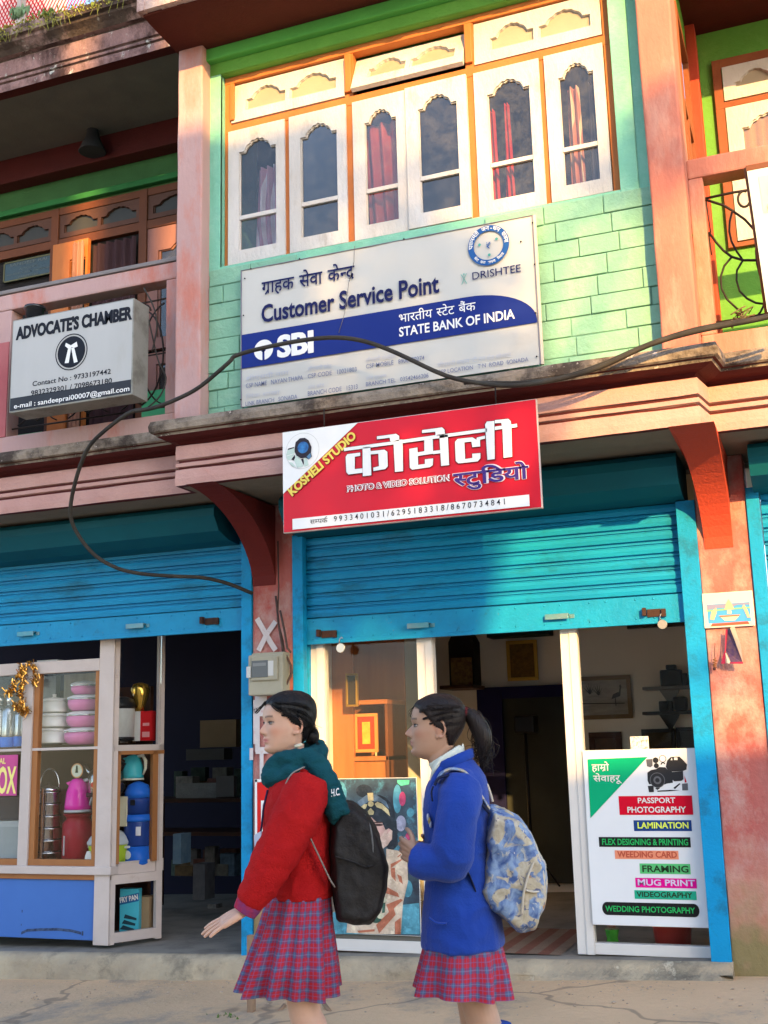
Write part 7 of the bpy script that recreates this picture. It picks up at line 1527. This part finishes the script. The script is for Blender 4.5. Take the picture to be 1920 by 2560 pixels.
def plaid(name):
    m = bpy.data.materials.new(name); m.use_nodes = True; t = m.node_tree; L = t.links; b = t.nodes["Principled BSDF"]; b.inputs['Roughness'].default_value = .85; b.inputs['Specular IOR Level'].default_value = .2
    uv_ = _n(t, 'ShaderNodeUVMap'); uv_.uv_map = 'uv'; sp = _n(t, 'ShaderNodeSeparateXYZ'); L.new(uv_.outputs[0], sp.inputs[0])
    def M_(op, a, c=None):
        n = _n(t, 'ShaderNodeMath', operation=op)
        for i, v in enumerate((a, c)):
            if v is None: continue
            if hasattr(v, 'node'): L.new(v, n.inputs[i])
            else: n.inputs[i].default_value = v
        return n.outputs[0]
    def band(src, period, ph, w):                          # soft edged stripe
        f = M_('FRACT', M_('ADD', M_('DIVIDE', src, period), ph)); a = M_('ABSOLUTE', M_('SUBTRACT', f, .5)); r = _n(t, 'ShaderNodeMapRange'); L.new(a, r.inputs[0]); r.inputs[1].default_value = w; r.inputs[2].default_value = w * .72; r.inputs[3].default_value = 0; r.inputs[4].default_value = 1; return r.outputs[0]
    def mx(f, A, B):
        x = _n(t, 'ShaderNodeMix', data_type='RGBA'); L.new(f, x.inputs[0])
        for i, v in ((6, A), (7, B)):
            if hasattr(v, 'node'): L.new(v, x.inputs[i])
            else: x.inputs[i].default_value = (*v, 1)
        return x.outputs[2]
    u, v = sp.outputs[0], sp.outputs[1]; P_ = .038
    bu, bv = band(u, P_, 0, .24), band(v, P_, .2, .24); half = lambda q: M_('MULTIPLY', q, .52)
    col = mx(half(bu), (.44, .020, .034), (.07, .065, .16)); col = mx(half(bv), col, (.07, .065, .16))
    col = mx(M_('MULTIPLY', bu, bv), col, (.08, .10, .20)); lu, lv = band(u, P_, .5, .045), band(v, P_, .7, .045)
    col = mx(M_('MULTIPLY', lu, .55), col, (.20, .10, .22)); col = mx(M_('MULTIPLY', lv, .55), col, (.20, .10, .22)); col = mx(M_('MULTIPLY', band(u, P_, 0, .05), .28), col, (.20, .26, .38)); col = mx(M_('MULTIPLY', band(v, P_, .2, .05), .28), col, (.20, .26, .38))
    L.new(col, b.inputs['Base Color']); return m
def skirt(per, rows, m, pleats=14, amp=.016, name='skirt', seed=1):
    """rows: (center forward, z front, z back, half depth, half width); ruffled towards the hem"""
    b = MB(); n = 220; V = []; uvl = b.bm.loops.layers.uv.new('uv'); k = 26; arr = np.array(rows); tt = np.linspace(0, len(rows) - 1, k); R_ = np.array([[np.interp(t, range(len(rows)), arr[:, c]) for c in range(5)] for t in tt]); rr = random.Random(seed); ph = [rr.uniform(0, 6.28) for _ in range(6)]
    for i in range(k):
        cx, zf, zb, hd, hw = R_[i]; t = i / (k - 1); row = []
        for j in range(n):
            a = 2 * math.pi * j / n; w_ = math.sin(pleats * a + ph[0] + .9 * math.sin(2 * a + ph[1])) + .45 * math.sin(pleats * .5 * a * 2 + 2.3 * math.sin(a + ph[2])) + .3 * math.sin(5 * a + ph[3]); o = amp * w_ * (.15 + .85 * t ** .8)
            x, y = cx + (hd + o) * math.cos(a), (hw + o) * math.sin(a); z = (zf + zb) / 2 + (zf - zb) / 2 * math.cos(a) + .006 * math.sin(3 * a + ph[4]) * t; row.append(b.bm.verts.new((x, y, z)))
        V.append(row)
    for i in range(k - 1):
        for j in range(n):
            f = b.bm.faces.new((V[i][j], V[i + 1][j], V[i + 1][(j + 1) % n], V[i][(j + 1) % n]))
            for lp, (ii, jj) in zip(f.loops, ((i, j), (i + 1, j), (i + 1, j + 1), (i, j + 1))): lp[uvl].uv = (jj / n * 1.30, ii / (k - 1) * (rows[0][1] - rows[-1][1]))
    return bm_wear(per, name, b, m)
def wrinkle(me, amp, f=14, dirv=(.3, .2, 1), fn=None):
    a = coords(me); nr = np.empty(len(me.vertices) * 3); me.vertices.foreach_get('normal', nr); nr = nr.reshape(-1, 3); d = np.array(dirv)
    w = np.array([noise.noise(Vector(p * d * f)) + .5 * noise.noise(Vector(p * d * f * 2.3 + 7)) for p in a]); w = 1 - np.abs(w) * 2.2
    k = np.ones(len(a)) if fn is None else fn(a); setco(me, a + nr * (w * amp * k)[:, None])

# ================================================================= the pedestrian in red
g1 = Person(752, 2100, -2.75, 0, 'person in red sweater, teal scarf and plaid skirt with black backpack, arm stretched forward', (.62, .365, .255), (.55, .17, .15))
z2_ = lambda x, y, b=0: g1.G(520 + x / 2.514, 1680 + y / 2.514, b)
ear = g1.G(580 + 497 / 3.19, 1640 + 590 / 3.19, .07); chin = g1.G(580 + 300 / 3.19, 1640 + 770 / 3.19, 0); Y1 = R(20); org1 = (ear.x + .07 * math.sin(Y1), 0, chin.z); PT1 = R(-2)
b = MB(); tr1 = head_bm(b, g1, org1, Y1, PT1, nose=.82, brow=.8)
nk = tr1(-.012, 0, .03); tc = z2_(590, 760)
limb(b, [nk, nk + Vector((-.004, 0, -.05)), Vector((tc.x - .02, 0, nk.z - .11))], [(.050, .050), (.047, .050), (.060, .075)])
tors = [z2_(600, 650), z2_(568, 790), z2_(560, 950), z2_(575, 1150), z2_(585, 1330), z2_(585, 1500)]; trad = [(.055, .10), (.088, .155), (.098, .145), (.088, .125), (.095, .15), (.10, .16)]
limb(b, tors, trad)
wr = z2_(232, 1496, .20); el = z2_(445, 1130, .205); sh = z2_(650, 705, .155)
limb(b, [sh, el, wr], [.042, .034, .023])
hd = (z2_(90, 1572, .20) - wr).normalized(); hn = Vector((hd.z * -1, 0, hd.x)) * (-1 if hd.x > 0 else 1); hn = hn if hn.z > 0 else -hn; hn = (hn + Vector((0, .35, 0))).normalized(); hs = hd.cross(hn).normalized()
hs = hs if hs.y < 0 else -hs
hand(b, wr + hd * .004, hd, hn, hs, flex=.07, spread=.34, r=.0072)
limb(b, [z2_(640, 720, -.155), z2_(610, 1130, -.19), z2_(560, 1450, -.17)], [.042, .034, .023]); hand(b, z2_(560, 1455, -.17), (0.1, 0, -1), (0, -1, 0), (1, 0, 0), flex=.2)
hipz = z2_(585, 1480)
for sd, kn, an in ((1, z2_(598, 2075, .08), z2_(712, 2640, .08)), (-1, z2_(610, 2085, -.07), z2_(650, 2650, -.07))):
    limb(b, [Vector((hipz.x, sd * .085, hipz.z + .02)), kn, kn + (an - kn) * .35 + Vector((-.012, 0, 0)), Vector((an.x, an.y, max(an.z, .07)))], [.078, .056, .054, .034]); fx = Vector((an.x, an.y, .035)); limb(b, [fx + Vector((-.05, 0, 0)), fx + Vector((.03, 0, .01)), fx + Vector((.13, 0, -.01))], [(.03, .032), (.036, .038), (.02, .035)])
me = remeshed(b, .0032, 1, .35); pigment(me, org1, Y1, PT1); BODY1 = wear(g1, 'body', me, g1.skin)
eyes(g1, tr1, Y1)
H1 = hair_cap(g1, (org1, Y1, PT1), HAIR, off=.009, back=.012)
b = MB(); bc = tr1(-.092, .01, .052); b.sphere(bc, .034, (.8, 1.1, 1.0), 20, 14); bm_wear(g1, 'hair_bun', b, HAIR, H1)
strands(g1, [tr1(.07, .02, .180)], [tr1(-.03, .082, .105), tr1(-.095, .035, .07)], HAIR, 26, .0016, .010, H1, mid=[tr1(.045, .060, .158)], seed=4)
strands(g1, [tr1(.074, -.01, .184)], [tr1(.098, -.045, .150), tr1(.10, -.06, .165)], HAIR, 14, .0012, .006, H1, seed=8)
for sd_, (za_, zb_2, x0_, n_) in enumerate(((.132, .118, .040, 30), (.158, .140, .058, 26), (.178, .165, .068, 24))):
    strands(g1, [tr1(x0_, .066, za_)], [tr1(-.030, .083, zb_2), tr1(-.080, .056, zb_2 - .035), tr1(-.092, .030, .058)], HAIR, n_, .0007, .0060, H1, seed=50 + sd_)
strands(g1, [tr1(-.09, .03, .06)], [tr1(-.10, .045, .02), tr1(-.10, .05, -.01)], HAIR, 10, .0009, .008, H1, seed=2)
RED = mat('red knit', (.47, .012, .012), (.38, .008, .010), rough=.95, scale=8, amt=.8, bump=.5, bscale=170, spec=.15)
b = MB(); t2 = [Vector((p.x, 0, p.z)) for p in tors[:5]]
limb(b, [t2[0] + Vector((.0, 0, .02)), t2[1], t2[2], t2[3], z2_(582, 1330), z2_(582, 1392)], [(.075, .12), (.115, .185), (.126, .178), (.114, .162), (.114, .168), (.112, .166)])
e2, w2 = z2_(430, 1150, .205), z2_(262, 1452, .20)
limb(b, [z2_(625, 720, .13), z2_(575, 860, .185), z2_(500, 1010, .20), e2, z2_(345, 1310, .205), w2], [.078, .080, .076, .073, .064, .046])
limb(b, [z2_(625, 720, -.13), z2_(610, 1000, -.19), z2_(590, 1250, -.185), z2_(560, 1420, -.17)], [.075, .070, .062, .045])
me = remeshed(b, .0065, 6)
def sl(a): return .55 + 1.1 * (a[:, 1] > .1) * 1.0
wrinkle(me, .0040, 9, (1.2, .6, 1.0), sl); wrinkle(me, .0014, 30, (1, 1, 1.4)); SW = wear(g1, 'sweater', me, RED)
b = MB(); cdir = (w2 - z2_(345, 1310, .205)).normalized(); 
limb(b, [w2 - cdir * .010, w2 + cdir * .012, w2 + cdir * .034], [.0475, .0455, .041], 30); bm_wear(g1, 'cuff', b, mat('striped cuff', (.40, .02, .05), (.12, .05, .18), rough=.95, scale=25, amt=1, bump=.3, bscale=150), SW)
hz1 = z2_(582, 1385).z; b = MB(); limb(b, [Vector((z2_(582, 1385).x, 0, hz1 + .02)), Vector((z2_(582, 1385).x, 0, hz1 - .012))], [(.1165, .171), (.115, .170)], 48, 4); bm_wear(g1, 'hem_band', b, RED, SW)
PLD = plaid('red and blue plaid cloth')
k0, k1, k2, k3 = z2_(582, 1380), z2_(560, 1600), z2_(535, 1830), z2_(518, 2055); sc_ = 1 / 2.514 / 678
skirt(g1, [(k0.x, k0.z, k0.z, .110, .166), (k1.x, k1.z, k1.z, 205 * sc_ * 1.05, .185), (k2.x, k2.z, k2.z, 262 * sc_, .215), (k3.x, z2_(200, 2040).z + .022, z2_(840, 2062).z + .03, 292 * sc_, .195)], PLD, pleats=11, amp=.023, seed=3)
# scarf
TEAL = mat('teal wool scarf', (.010, .075, .090), (.007, .055, .068), rough=.95, scale=9, amt=.8, bump=.4, bscale=150, spec=.12)
b = MB(); cn = [z2_(560, 540), z2_(520, 600)]; ringpts = []
c0 = z2_(548, 560)
for k in range(25):
    a = 2 * math.pi * k / 24; ringpts.append(Vector((c0.x + .074 * math.cos(a) - .006, .086 * math.sin(a), c0.z - .030 * math.cos(a) + .012 * math.sin(2 * a))))
loft(b, *dense(ringpts, [(.038, .028)] * 25, 2), n=18)
ringpts = [Vector((p.x * 1.0 + .006, p.y * 1.14, p.z - .040 - .012 * math.cos(3 * i))) for i, p in enumerate(ringpts)]; loft(b, *dense(ringpts, [(.030, .028)] * 25, 2), n=18)
limb(b, [z2_(440, 600, .02), z2_(400, 660, .03), z2_(385, 715, .035)], [(.040, .055), (.034, .048), (.014, .034)])
limb(b, [z2_(625, 535, .06), z2_(690, 595, .10), z2_(742, 690, .125), z2_(788, 800, .135), z2_(818, 898, .140), z2_(821, 908, .140)], [(.034, .05), (.037, .05), (.035, .045), (.036, .040), (.037, .036), (.034, .034)])
me = remeshed(b, .006, 5); wrinkle(me, .0075, 9, (1, .6, 1.5)); wrinkle(me, .003, 24, (1, .5, 1.6)); SC = wear(g1, 'scarf', me, TEAL)
# lettering on the scarf
b2 = _glyphs("H.C.", .02); xs_b = [v.co.x for v in b2.verts]; pA, pB = z2_(775, 782, .182), z2_(830, 772, .178); hA = z2_(775, 738, .182)
for v in b2.verts:
    u_ = (v.co.x - min(xs_b)) / (max(xs_b) - min(xs_b)); q = pA.lerp(pB, u_) + (hA - pA) * (v.co.y / CAPH); v.co = q
mb = MB(); mb.bm.free(); mb.bm = b2; bm_wear(g1, 'lettering', mb, PWHITE, SC, False)
# lanyard and card
b = MB(); b.tube([z2_(375, 740, .05), z2_(350, 850, .06), z2_(338, 960, .075), z2_(330, 1010, .085)], .004, 6); LN = bm_wear(g1, 'lanyard', b, mat('dark lanyard', (.03, .02, .06), rough=.8))
b = MB(); q = [z2_(296, 1025, .06), z2_(340, 1000, .11), z2_(345, 1075, .11), z2_(300, 1110, .06)]; b.quad(*q); q2 = [p + Vector((.004, 0, 0)) for p in q]; b.quad(*q2[::-1]); bm_wear(g1, 'id_card', b, flat('id card', (.55, .56, .68)), LN, False)
b = MB(); b.tube([z2_(545, 470, .062), z2_(570, 462, .064), z2_(590, 455, .06)], .006, 8); bm_wear(g1, 'shirt_collar', b, flat('cream collar', (.66, .62, .46)))

def pack(per, label, outline, halfw, zf, m, bulge=1.0, name='backpack', vox=.007, wr_=.005, dpx=None):
    """bag from its side outline (list of local points going round), thick sideways"""
    T = thing(name, label, 'backpack', per.base); pts = [zf(*p) for p in outline]; cx = sum(p.x for p in pts) / len(pts); cz_ = sum(p.z for p in pts) / len(pts); b = MB(); n = len(pts); L_ = []
    for t in np.linspace(-1, 1, 13):
        k = (1 - abs(t) ** 2.6) ** .42 if abs(t) < 1 else .0; k = max(k, .35); L_.append([b.bm.verts.new((cx + (p.x - cx) * (.72 + .28 * k), halfw * t, cz_ + (p.z - cz_) * (.78 + .22 * k))) for p in pts])
    for A, B in zip(L_, L_[1:]):
        for j in range(n): b.bm.faces.new((A[j], A[(j + 1) % n], B[(j + 1) % n], B[j]))
    b.bm.faces.new(L_[0][::-1]); b.bm.faces.new(L_[-1]); me = remeshed(b, vox, 9); wrinkle(me, wr_, 8, (1.2, .7, .8)); wrinkle(me, wr_ * .4, 22, (1.2, 1, .8))
    old = per.T; per.T = T; o = wear(per, 'bag', me, m); return T, o
BLK2 = mat('black nylon', (.009, .007, .007), (.018, .015, .013), rough=.62, scale=6, bump=.25, bscale=60, spec=.35)
keep = g1.T
BP1, o = pack(g1, 'full black nylon backpack on the back of the red sweater', [(770, 930), (835, 800), (900, 815), (985, 870), (1045, 960), (1085, 1080), (1120, 1210), (1110, 1340), (1070, 1500), (1010, 1570), (900, 1568), (815, 1555), (795, 1420), (775, 1300), (762, 1120)], .155, z2_, BLK2)
b = MB(); lb = z2_(1030, 940, .10); loft(b, *dense([z2_(985, 900, .128), z2_(1020, 980, .150), z2_(1036, 1090, .154), z2_(1040, 1215, .150)], [(.004, .005)] * 4, 6), n=8); bm_wear(g1, 'zip', b, mat('grey zip', (.17, .17, .165), rough=.5), BP1)
b = MB(); loft(b, *dense([z2_(1000, 1225, .160), z2_(1050, 1215, .150), z2_(1100, 1220, .12)], [(.004, .006)] * 3, 6), n=8); loft(b, *dense([z2_(800, 1160, .162), z2_(900, 1190, .168), z2_(1000, 1230, .160)], [(.003, .004)] * 3, 6), n=8); bm_wear(g1, 'pocket_seam', b, BLK2, BP1)
STRAP = mat('grey webbing strap', (.30, .26, .22), (.24, .21, .18), rough=.8, bump=.2, bscale=150)
b = MB(); loft(b, *dense([z2_(618, 985, .212), z2_(660, 1080, .200), z2_(715, 1195, .186), z2_(765, 1300, .172), z2_(790, 1340, .15)], [(.003, .013)] * 5, 8), n=10); bm_wear(g1, 'strap', b, STRAP, BP1)
b = MB(); loft(b, *dense([z2_(486, 715, .165), z2_(505, 670, .165), z2_(540, 630, .150), z2_(600, 600, .13)], [(.003, .014)] * 4, 8), n=10); bm_wear(g1, 'shoulder_strap', b, STRAP, BP1)
g1.T = keep

# ================================================================= the pedestrian in blue
g2 = Person(1140, 2100, -2.65, 0, 'person in blue blazer and plaid skirt with ponytail and patterned backpack, arms folded in front', (.46, .265, .175), (.38, .13, .11))
z5 = lambda x, y, b=0: g2.G(950 + x / 2.329, 1500 + y / 2.329, b)
ear = z5(328, 782, .07); chin = z5(215, 912); Y2 = R(4); org2 = (ear.x + .07 * math.sin(Y2), 0, chin.z); PT2 = R(1)
b = MB(); tr2 = head_bm(b, g2, org2, Y2, PT2, nose=.95, brow=1.2)
nk = tr2(-.018, 0, .02); tn = z5(435, 1010)
limb(b, [nk + Vector((.005, 0, .02)), nk + Vector((.0, 0, -.03)), Vector((tn.x, 0, tn.z + .01)), Vector((tn.x, 0, tn.z - .05))], [(.052, .050), (.046, .047), (.052, .056), (.07, .10)])
tors = [z5(450, 1020), z5(440, 1180), z5(445, 1380), z5(455, 1600), z5(470, 1800), z5(480, 1960)]; limb(b, tors, [(.06, .11), (.085, .145), (.088, .14), (.082, .13), (.10, .155), (.105, .16)])
sh, el, wr = z5(490, 1085, .15), z5(415, 1520, .185), z5(205, 1490, .14); limb(b, [sh, el, wr], [.040, .034, .022]); d_ = (wr - el).normalized(); hand(b, wr + d_ * -.01, (d_ + Vector((0, -.7, .25))), (.6, .7, .3), (0, .1, 1), flex=.5)
sh2, el2, wr2 = z5(480, 1085, -.15), z5(420, 1500, -.18), z5(296, 1490, -.08); limb(b, [sh2, el2, wr2], [.040, .034, .022]); hand(b, wr2, (wr2 - el2) + Vector((0, .05, .03)), (.3, -.8, .3), (0, .1, 1), flex=.4)
hp = z5(480, 1950)
for sd, kn, an in ((1, g2.G(1196, 2508, .07), g2.G(1236, 2760, .07)), (-1, g2.G(1186, 2512, -.07), g2.G(1190, 2780, -.07))):
    limb(b, [Vector((hp.x, sd * .085, hp.z + .02)), kn, kn + (an - kn) * .4 + Vector((-.012, 0, 0)), Vector((an.x, an.y, max(.07, an.z)))], [.080, .058, .056, .034]); fx = Vector((an.x, an.y, .035)); limb(b, [fx + Vector((-.05, 0, 0)), fx + Vector((.03, 0, .01)), fx + Vector((.13, 0, -.01))], [(.03, .032), (.036, .038), (.02, .035)])
me = remeshed(b, .0032, 1, .35); pigment(me, org2, Y2, PT2, .8); wear(g2, 'body', me, g2.skin); eyes(g2, tr2, Y2)
H2 = hair_cap(g2, (org2, Y2, PT2), HAIRB, off=.008, back=.010)
tie = z5(488, 655)
strands(g2, [tr2(.066, .03, .172)], [tr2(-.05, .055, .165), Vector((tie.x + .01, .02, tie.z))], HAIRB, 34, .0016, .011, H2, mid=[tr2(.02, .066, .168)], seed=14)
for sd_, (za_, zb_2, x0_, n_) in enumerate(((.128, .150, .045, 30), (.110, .132, .022, 26), (.155, .165, .058, 26), (.085, .110, -.030, 22))):
    strands(g2, [tr2(x0_, .0665, za_)], [tr2(-.035, .0815, zb_2), tr2(-.085, .050, zb_2 + .004), Vector((tie.x + .012, .016, tie.z))], HAIRB, n_, .0007, .0060, H2, seed=40 + sd_)
b = MB(); limb(b, [Vector((tie.x + .02, 0, tie.z)), Vector((tie.x - .012, 0, tie.z - .003))], [.024, .022]); bm_wear(g2, 'hair_tie', b, mat('dark red hair tie', (.10, .012, .012), rough=.8), H2)
b = MB(); limb(b, [tie + Vector((-.008, 0, 0)), z5(545, 690), z5(590, 770), z5(605, 850), z5(600, 920)], [.020, .030, .034, .026, .008]); PT = bm_wear(g2, 'ponytail', b, HAIRB, H2)
strands(g2, [tie + Vector((-.004, 0, 0))], [z5(610, 800), z5(612, 890), z5(622, 945)], HAIRB, 90, .0016, .022, H2, mid=[z5(560, 690)], seed=21); strands(g2, [tie + Vector((-.004, 0, 0))], [z5(570, 800), z5(575, 880), z5(565, 940)], HAIRB, 60, .0016, .018, H2, mid=[z5(545, 700)], seed=22)
strands(g2, [tr2(.075, .0, .176)], [tr2(.090, .012, .15), tr2(.086, .03, .135)], HAIRB, 8, .0010, .006, H2, seed=3)
BLZ = mat('royal blue blazer cloth', (.009, .048, .31), (.007, .036, .25), rough=.8, scale=7, amt=.8, bump=.25, bscale=120, spec=.2, sheen=.15)
b = MB()
limb(b, [z5(432, 950), z5(446, 985), z5(455, 1060), z5(445, 1200), z5(450, 1400), z5(462, 1620), z5(472, 1820), z5(482, 2012)], [(.058, .066), (.074, .10), (.102, .165), (.116, .178), (.114, .170), (.118, .170), (.134, .180), (.146, .188)])
limb(b, [z5(480, 1085, .13), z5(450, 1220, .185), z5(425, 1400, .195), z5(405, 1520, .19), z5(300, 1530, .175), z5(205, 1505, .15)], [.072, .072, .070, .068, .060, .050])
limb(b, [z5(480, 1085, -.13), z5(450, 1220, -.18), z5(425, 1490, -.18), z5(320, 1490, -.14), z5(276, 1475, -.09)], [.070, .068, .064, .054, .046])
me = remeshed(b, .0065, 6); wrinkle(me, .0042, 8, (1.1, .6, 1.0), lambda a: .4 + 1.0 * (a[:, 1] > .1)); wrinkle(me, .0012, 28); BZ = wear(g2, 'blazer', me, BLZ)
b = MB(); rp = []
nb = z5(400, 950)
for k in range(21):
    a = -2.5 + 5.0 * k / 20; rp.append(Vector((nb.x - .012 - .072 * math.cos(a), .075 * math.sin(a), nb.z + .004 + .030 * math.cos(a))))
loft(b, *dense(rp, [(.020, .009)] * 21, 2), n=12); limb(b, [z5(345, 985, .055), z5(315, 1060, .06), z5(292, 1150, .05), z5(285, 1260, .03)], [(.012, .03), (.014, .036), (.012, .03), (.006, .012)]); me = remeshed(b, .005, 3); wear(g2, 'lapel', me, BLZ, BZ)
b = MB(); rp = []
for k in range(21):
    a = -2.75 + 5.5 * k / 20; rp.append(Vector((nb.x + .006 - .058 * math.cos(a), .060 * math.sin(a), nb.z + .012 + .034 * math.cos(a))))
loft(b, *dense(rp, [(.024, .006)] * 21, 2), n=12); limb(b, [z5(350, 930, .052), z5(318, 990, .056), z5(294, 1050, .045)], [(.008, .026), (.010, .026), (.004, .010)]); me = remeshed(b, .0045, 2); wear(g2, 'shirt_collar', me, mat('cream shirt', (.66, .66, .56), rough=.8))
b = MB(); q = [(265, 1835), (350, 1880), (350, 1905), (265, 1860)]; limb(b, [z5(285, 1850, .165), z5(330, 1880, .172), z5(385, 1885, .180)], [(.004, .006)] * 3, 8); bm_wear(g2, 'pocket_flap', b, BLZ, BZ)
b = MB(); c = z5(287, 1285, .125)
for dx, dz, mi in ((0, 0, 0), (.004, .012, 1), (-.004, -.012, 1)): b.sphere(c + Vector((dx, 0, dz)), .010, (.5, 1, 1.3), 8, 6, mi=mi)
bm_wear(g2, 'crest', b, [flat('crest gold', (.5, .36, .12)), flat('crest pale', (.5, .5, .55))], BZ)
k0, k1 = z5(482, 1990), g2.G(1156, 2500); sc5 = 1 / 703
skirt(g2, [(k0.x, k0.z, k0.z, .132, .175), ((k0.x + k1.x) / 2, (k0.z + k1.z) / 2, (k0.z + k1.z) / 2, .150, .19), (k1.x, g2.G(1060, 2492).z + .03, g2.G(1262, 2510).z + .035, 110 * sc5, .205)], PLD, pleats=9, amp=.019, seed=7)
b = MB(); an = g2.G(1248, 2558, .07); bl = mat('blue sock', (.015, .06, .35), rough=.9)
for sd, (tp, bt) in ((1, (g2.G(1241, 2556, .07), g2.G(1236, 2760, .07))), (-1, (g2.G(1190, 2570, -.07), g2.G(1190, 2780, -.07)))): b = MB(); limb(b, [tp, tp.lerp(bt, .5), Vector((bt.x, bt.y, .06))], [.050, .046, .038]); bm_wear(g2, 'sock', b, bl)
# patterned backpack: cream and denim blue printed cloth
def printed():
    m = bpy.data.materials.new('printed cream and denim cloth'); m.use_nodes = True; t = m.node_tree; L = t.links; bs = t.nodes["Principled BSDF"]; bs.inputs['Roughness'].default_value = .7
    tc = _n(t, 'ShaderNodeTexCoord'); mp = _n(t, 'ShaderNodeMapping'); mp.inputs['Rotation'].default_value = (.2, .6, .1); L.new(tc.outputs['Object'], mp.inputs[0])
    def ns(s_, d=6): n = _n(t, 'ShaderNodeTexNoise'); n.inputs['Scale'].default_value = s_; n.inputs['Detail'].default_value = d; n.inputs['Distortion'].default_value = 1.2; L.new(mp.outputs[0], n.inputs['Vector']); return n.outputs[0]
    def rg(src, a, c): r = _n(t, 'ShaderNodeMapRange'); L.new(src, r.inputs[0]); r.inputs[1].default_value = a; r.inputs[2].default_value = c; return r.outputs[0]
    def mx(f, A, B):
        x = _n(t, 'ShaderNodeMix', data_type='RGBA'); L.new(f, x.inputs[0])
        for i, v in ((6, A), (7, B)):
            if hasattr(v, 'node'): L.new(v, x.inputs[i])
            else: x.inputs[i].default_value = (*v, 1)
        return x.outputs[2]
    cream = mx(rg(ns(28), .35, .65), (.36, .30, .20), (.52, .45, .34)); cream = mx(rg(ns(34), .60, .66), cream, (.10, .10, .16)); denim = mx(rg(ns(22), .35, .62), (.05, .10, .27), (.22, .31, .46)); denim = mx(rg(ns(40), .6, .68), denim, (.5, .48, .42))
    col = mx(rg(ns(13, 3), .47, .51), cream, denim); col = mx(rg(ns(11, 1), .68, .71), col, (.36, .17, .05)); L.new(col, bs.inputs['Base Color'])
    n = _n(t, 'ShaderNodeTexNoise'); n.inputs['Scale'].default_value = 40; L.new(tc.outputs['Object'], n.inputs['Vector']); bp = _n(t, 'ShaderNodeBump'); bp.inputs['Strength'].default_value = .4; bp.inputs['Distance'].default_value = .01; L.new(n.outputs[0], bp.inputs['Height']); L.new(bp.outputs[0], bs.inputs['Normal']); return m
PRN = printed(); TRIM = mat('cream webbing', (.55, .48, .38), (.48, .40, .32), rough=.8, bump=.2, bscale=100); NVY = mat('navy binding', (.01, .015, .05), rough=.7); keep = g2.T
BP2, o = pack(g2, 'printed cream and denim blue backpack hanging low on the back of the blue blazer', [(640, 1200), (720, 1225), (800, 1270), (865, 1350), (905, 1450), (945, 1520), (955, 1650), (940, 1780), (890, 1895), (820, 1915), (720, 1850), (630, 1760), (565, 1680), (600, 1640), (615, 1500), (620, 1350)], .150, z5, PRN, wr_=.008)
b = MB(); loft(b, *dense([z5(915, 1480, .118), z5(948, 1600, .128), z5(942, 1730, .128), z5(888, 1895, .118)], [(.006, .010)] * 4, 8), n=8); loft(b, *dense([z5(915, 1485, .135), z5(868, 1590, .158), z5(838, 1700, .164), z5(828, 1790, .158), z5(815, 1870, .138)], [(.004, .007)] * 5, 8), n=8); loft(b, *dense([z5(848, 1690, .164), z5(900, 1700, .152), z5(945, 1690, .128)], [(.004, .008)] * 3, 8), n=8); bm_wear(g2, 'piping', b, TRIM, BP2)
b = MB(); loft(b, *dense([z5(330, 1060, .155), z5(360, 1010, .150), z5(420, 985, .135), z5(500, 1010, .12), z5(570, 1110, .115), z5(635, 1215, .11)], [(.006, .032), (.007, .034), (.007, .034), (.007, .034), (.006, .032), (.005, .026)], 8), n=14); bm_wear(g2, 'shoulder_strap', b, PRN, BP2)
b = MB(); loft(b, *dense([z5(318, 1080, .188), z5(345, 1035, .186), z5(420, 1025, .172), z5(500, 1075, .156), z5(570, 1160, .150), z5(635, 1240, .14)], [(.005, .005)] * 6, 8), n=8); bm_wear(g2, 'strap_binding', b, NVY, BP2)
b = MB(); loft(b, *dense([z5(310, 1085, .175), z5(300, 1120, .178), z5(305, 1170, .185)], [(.003, .010)] * 3, 6), n=8); loft(b, *dense([z5(555, 1690, .15), z5(520, 1600, .178), z5(490, 1560, .185)], [(.003, .012)] * 3, 6), n=8); bm_wear(g2, 'webbing', b, NVY, BP2)
b = MB(); loft(b, *dense([z5(655, 1175, .02), z5(640, 1120, .02), z5(618, 1070, .02), z5(600, 1090, .02)], [.005] * 4, 6), n=8); bm_wear(g2, 'haul_loop', b, TRIM, BP2)
g2.T = keep
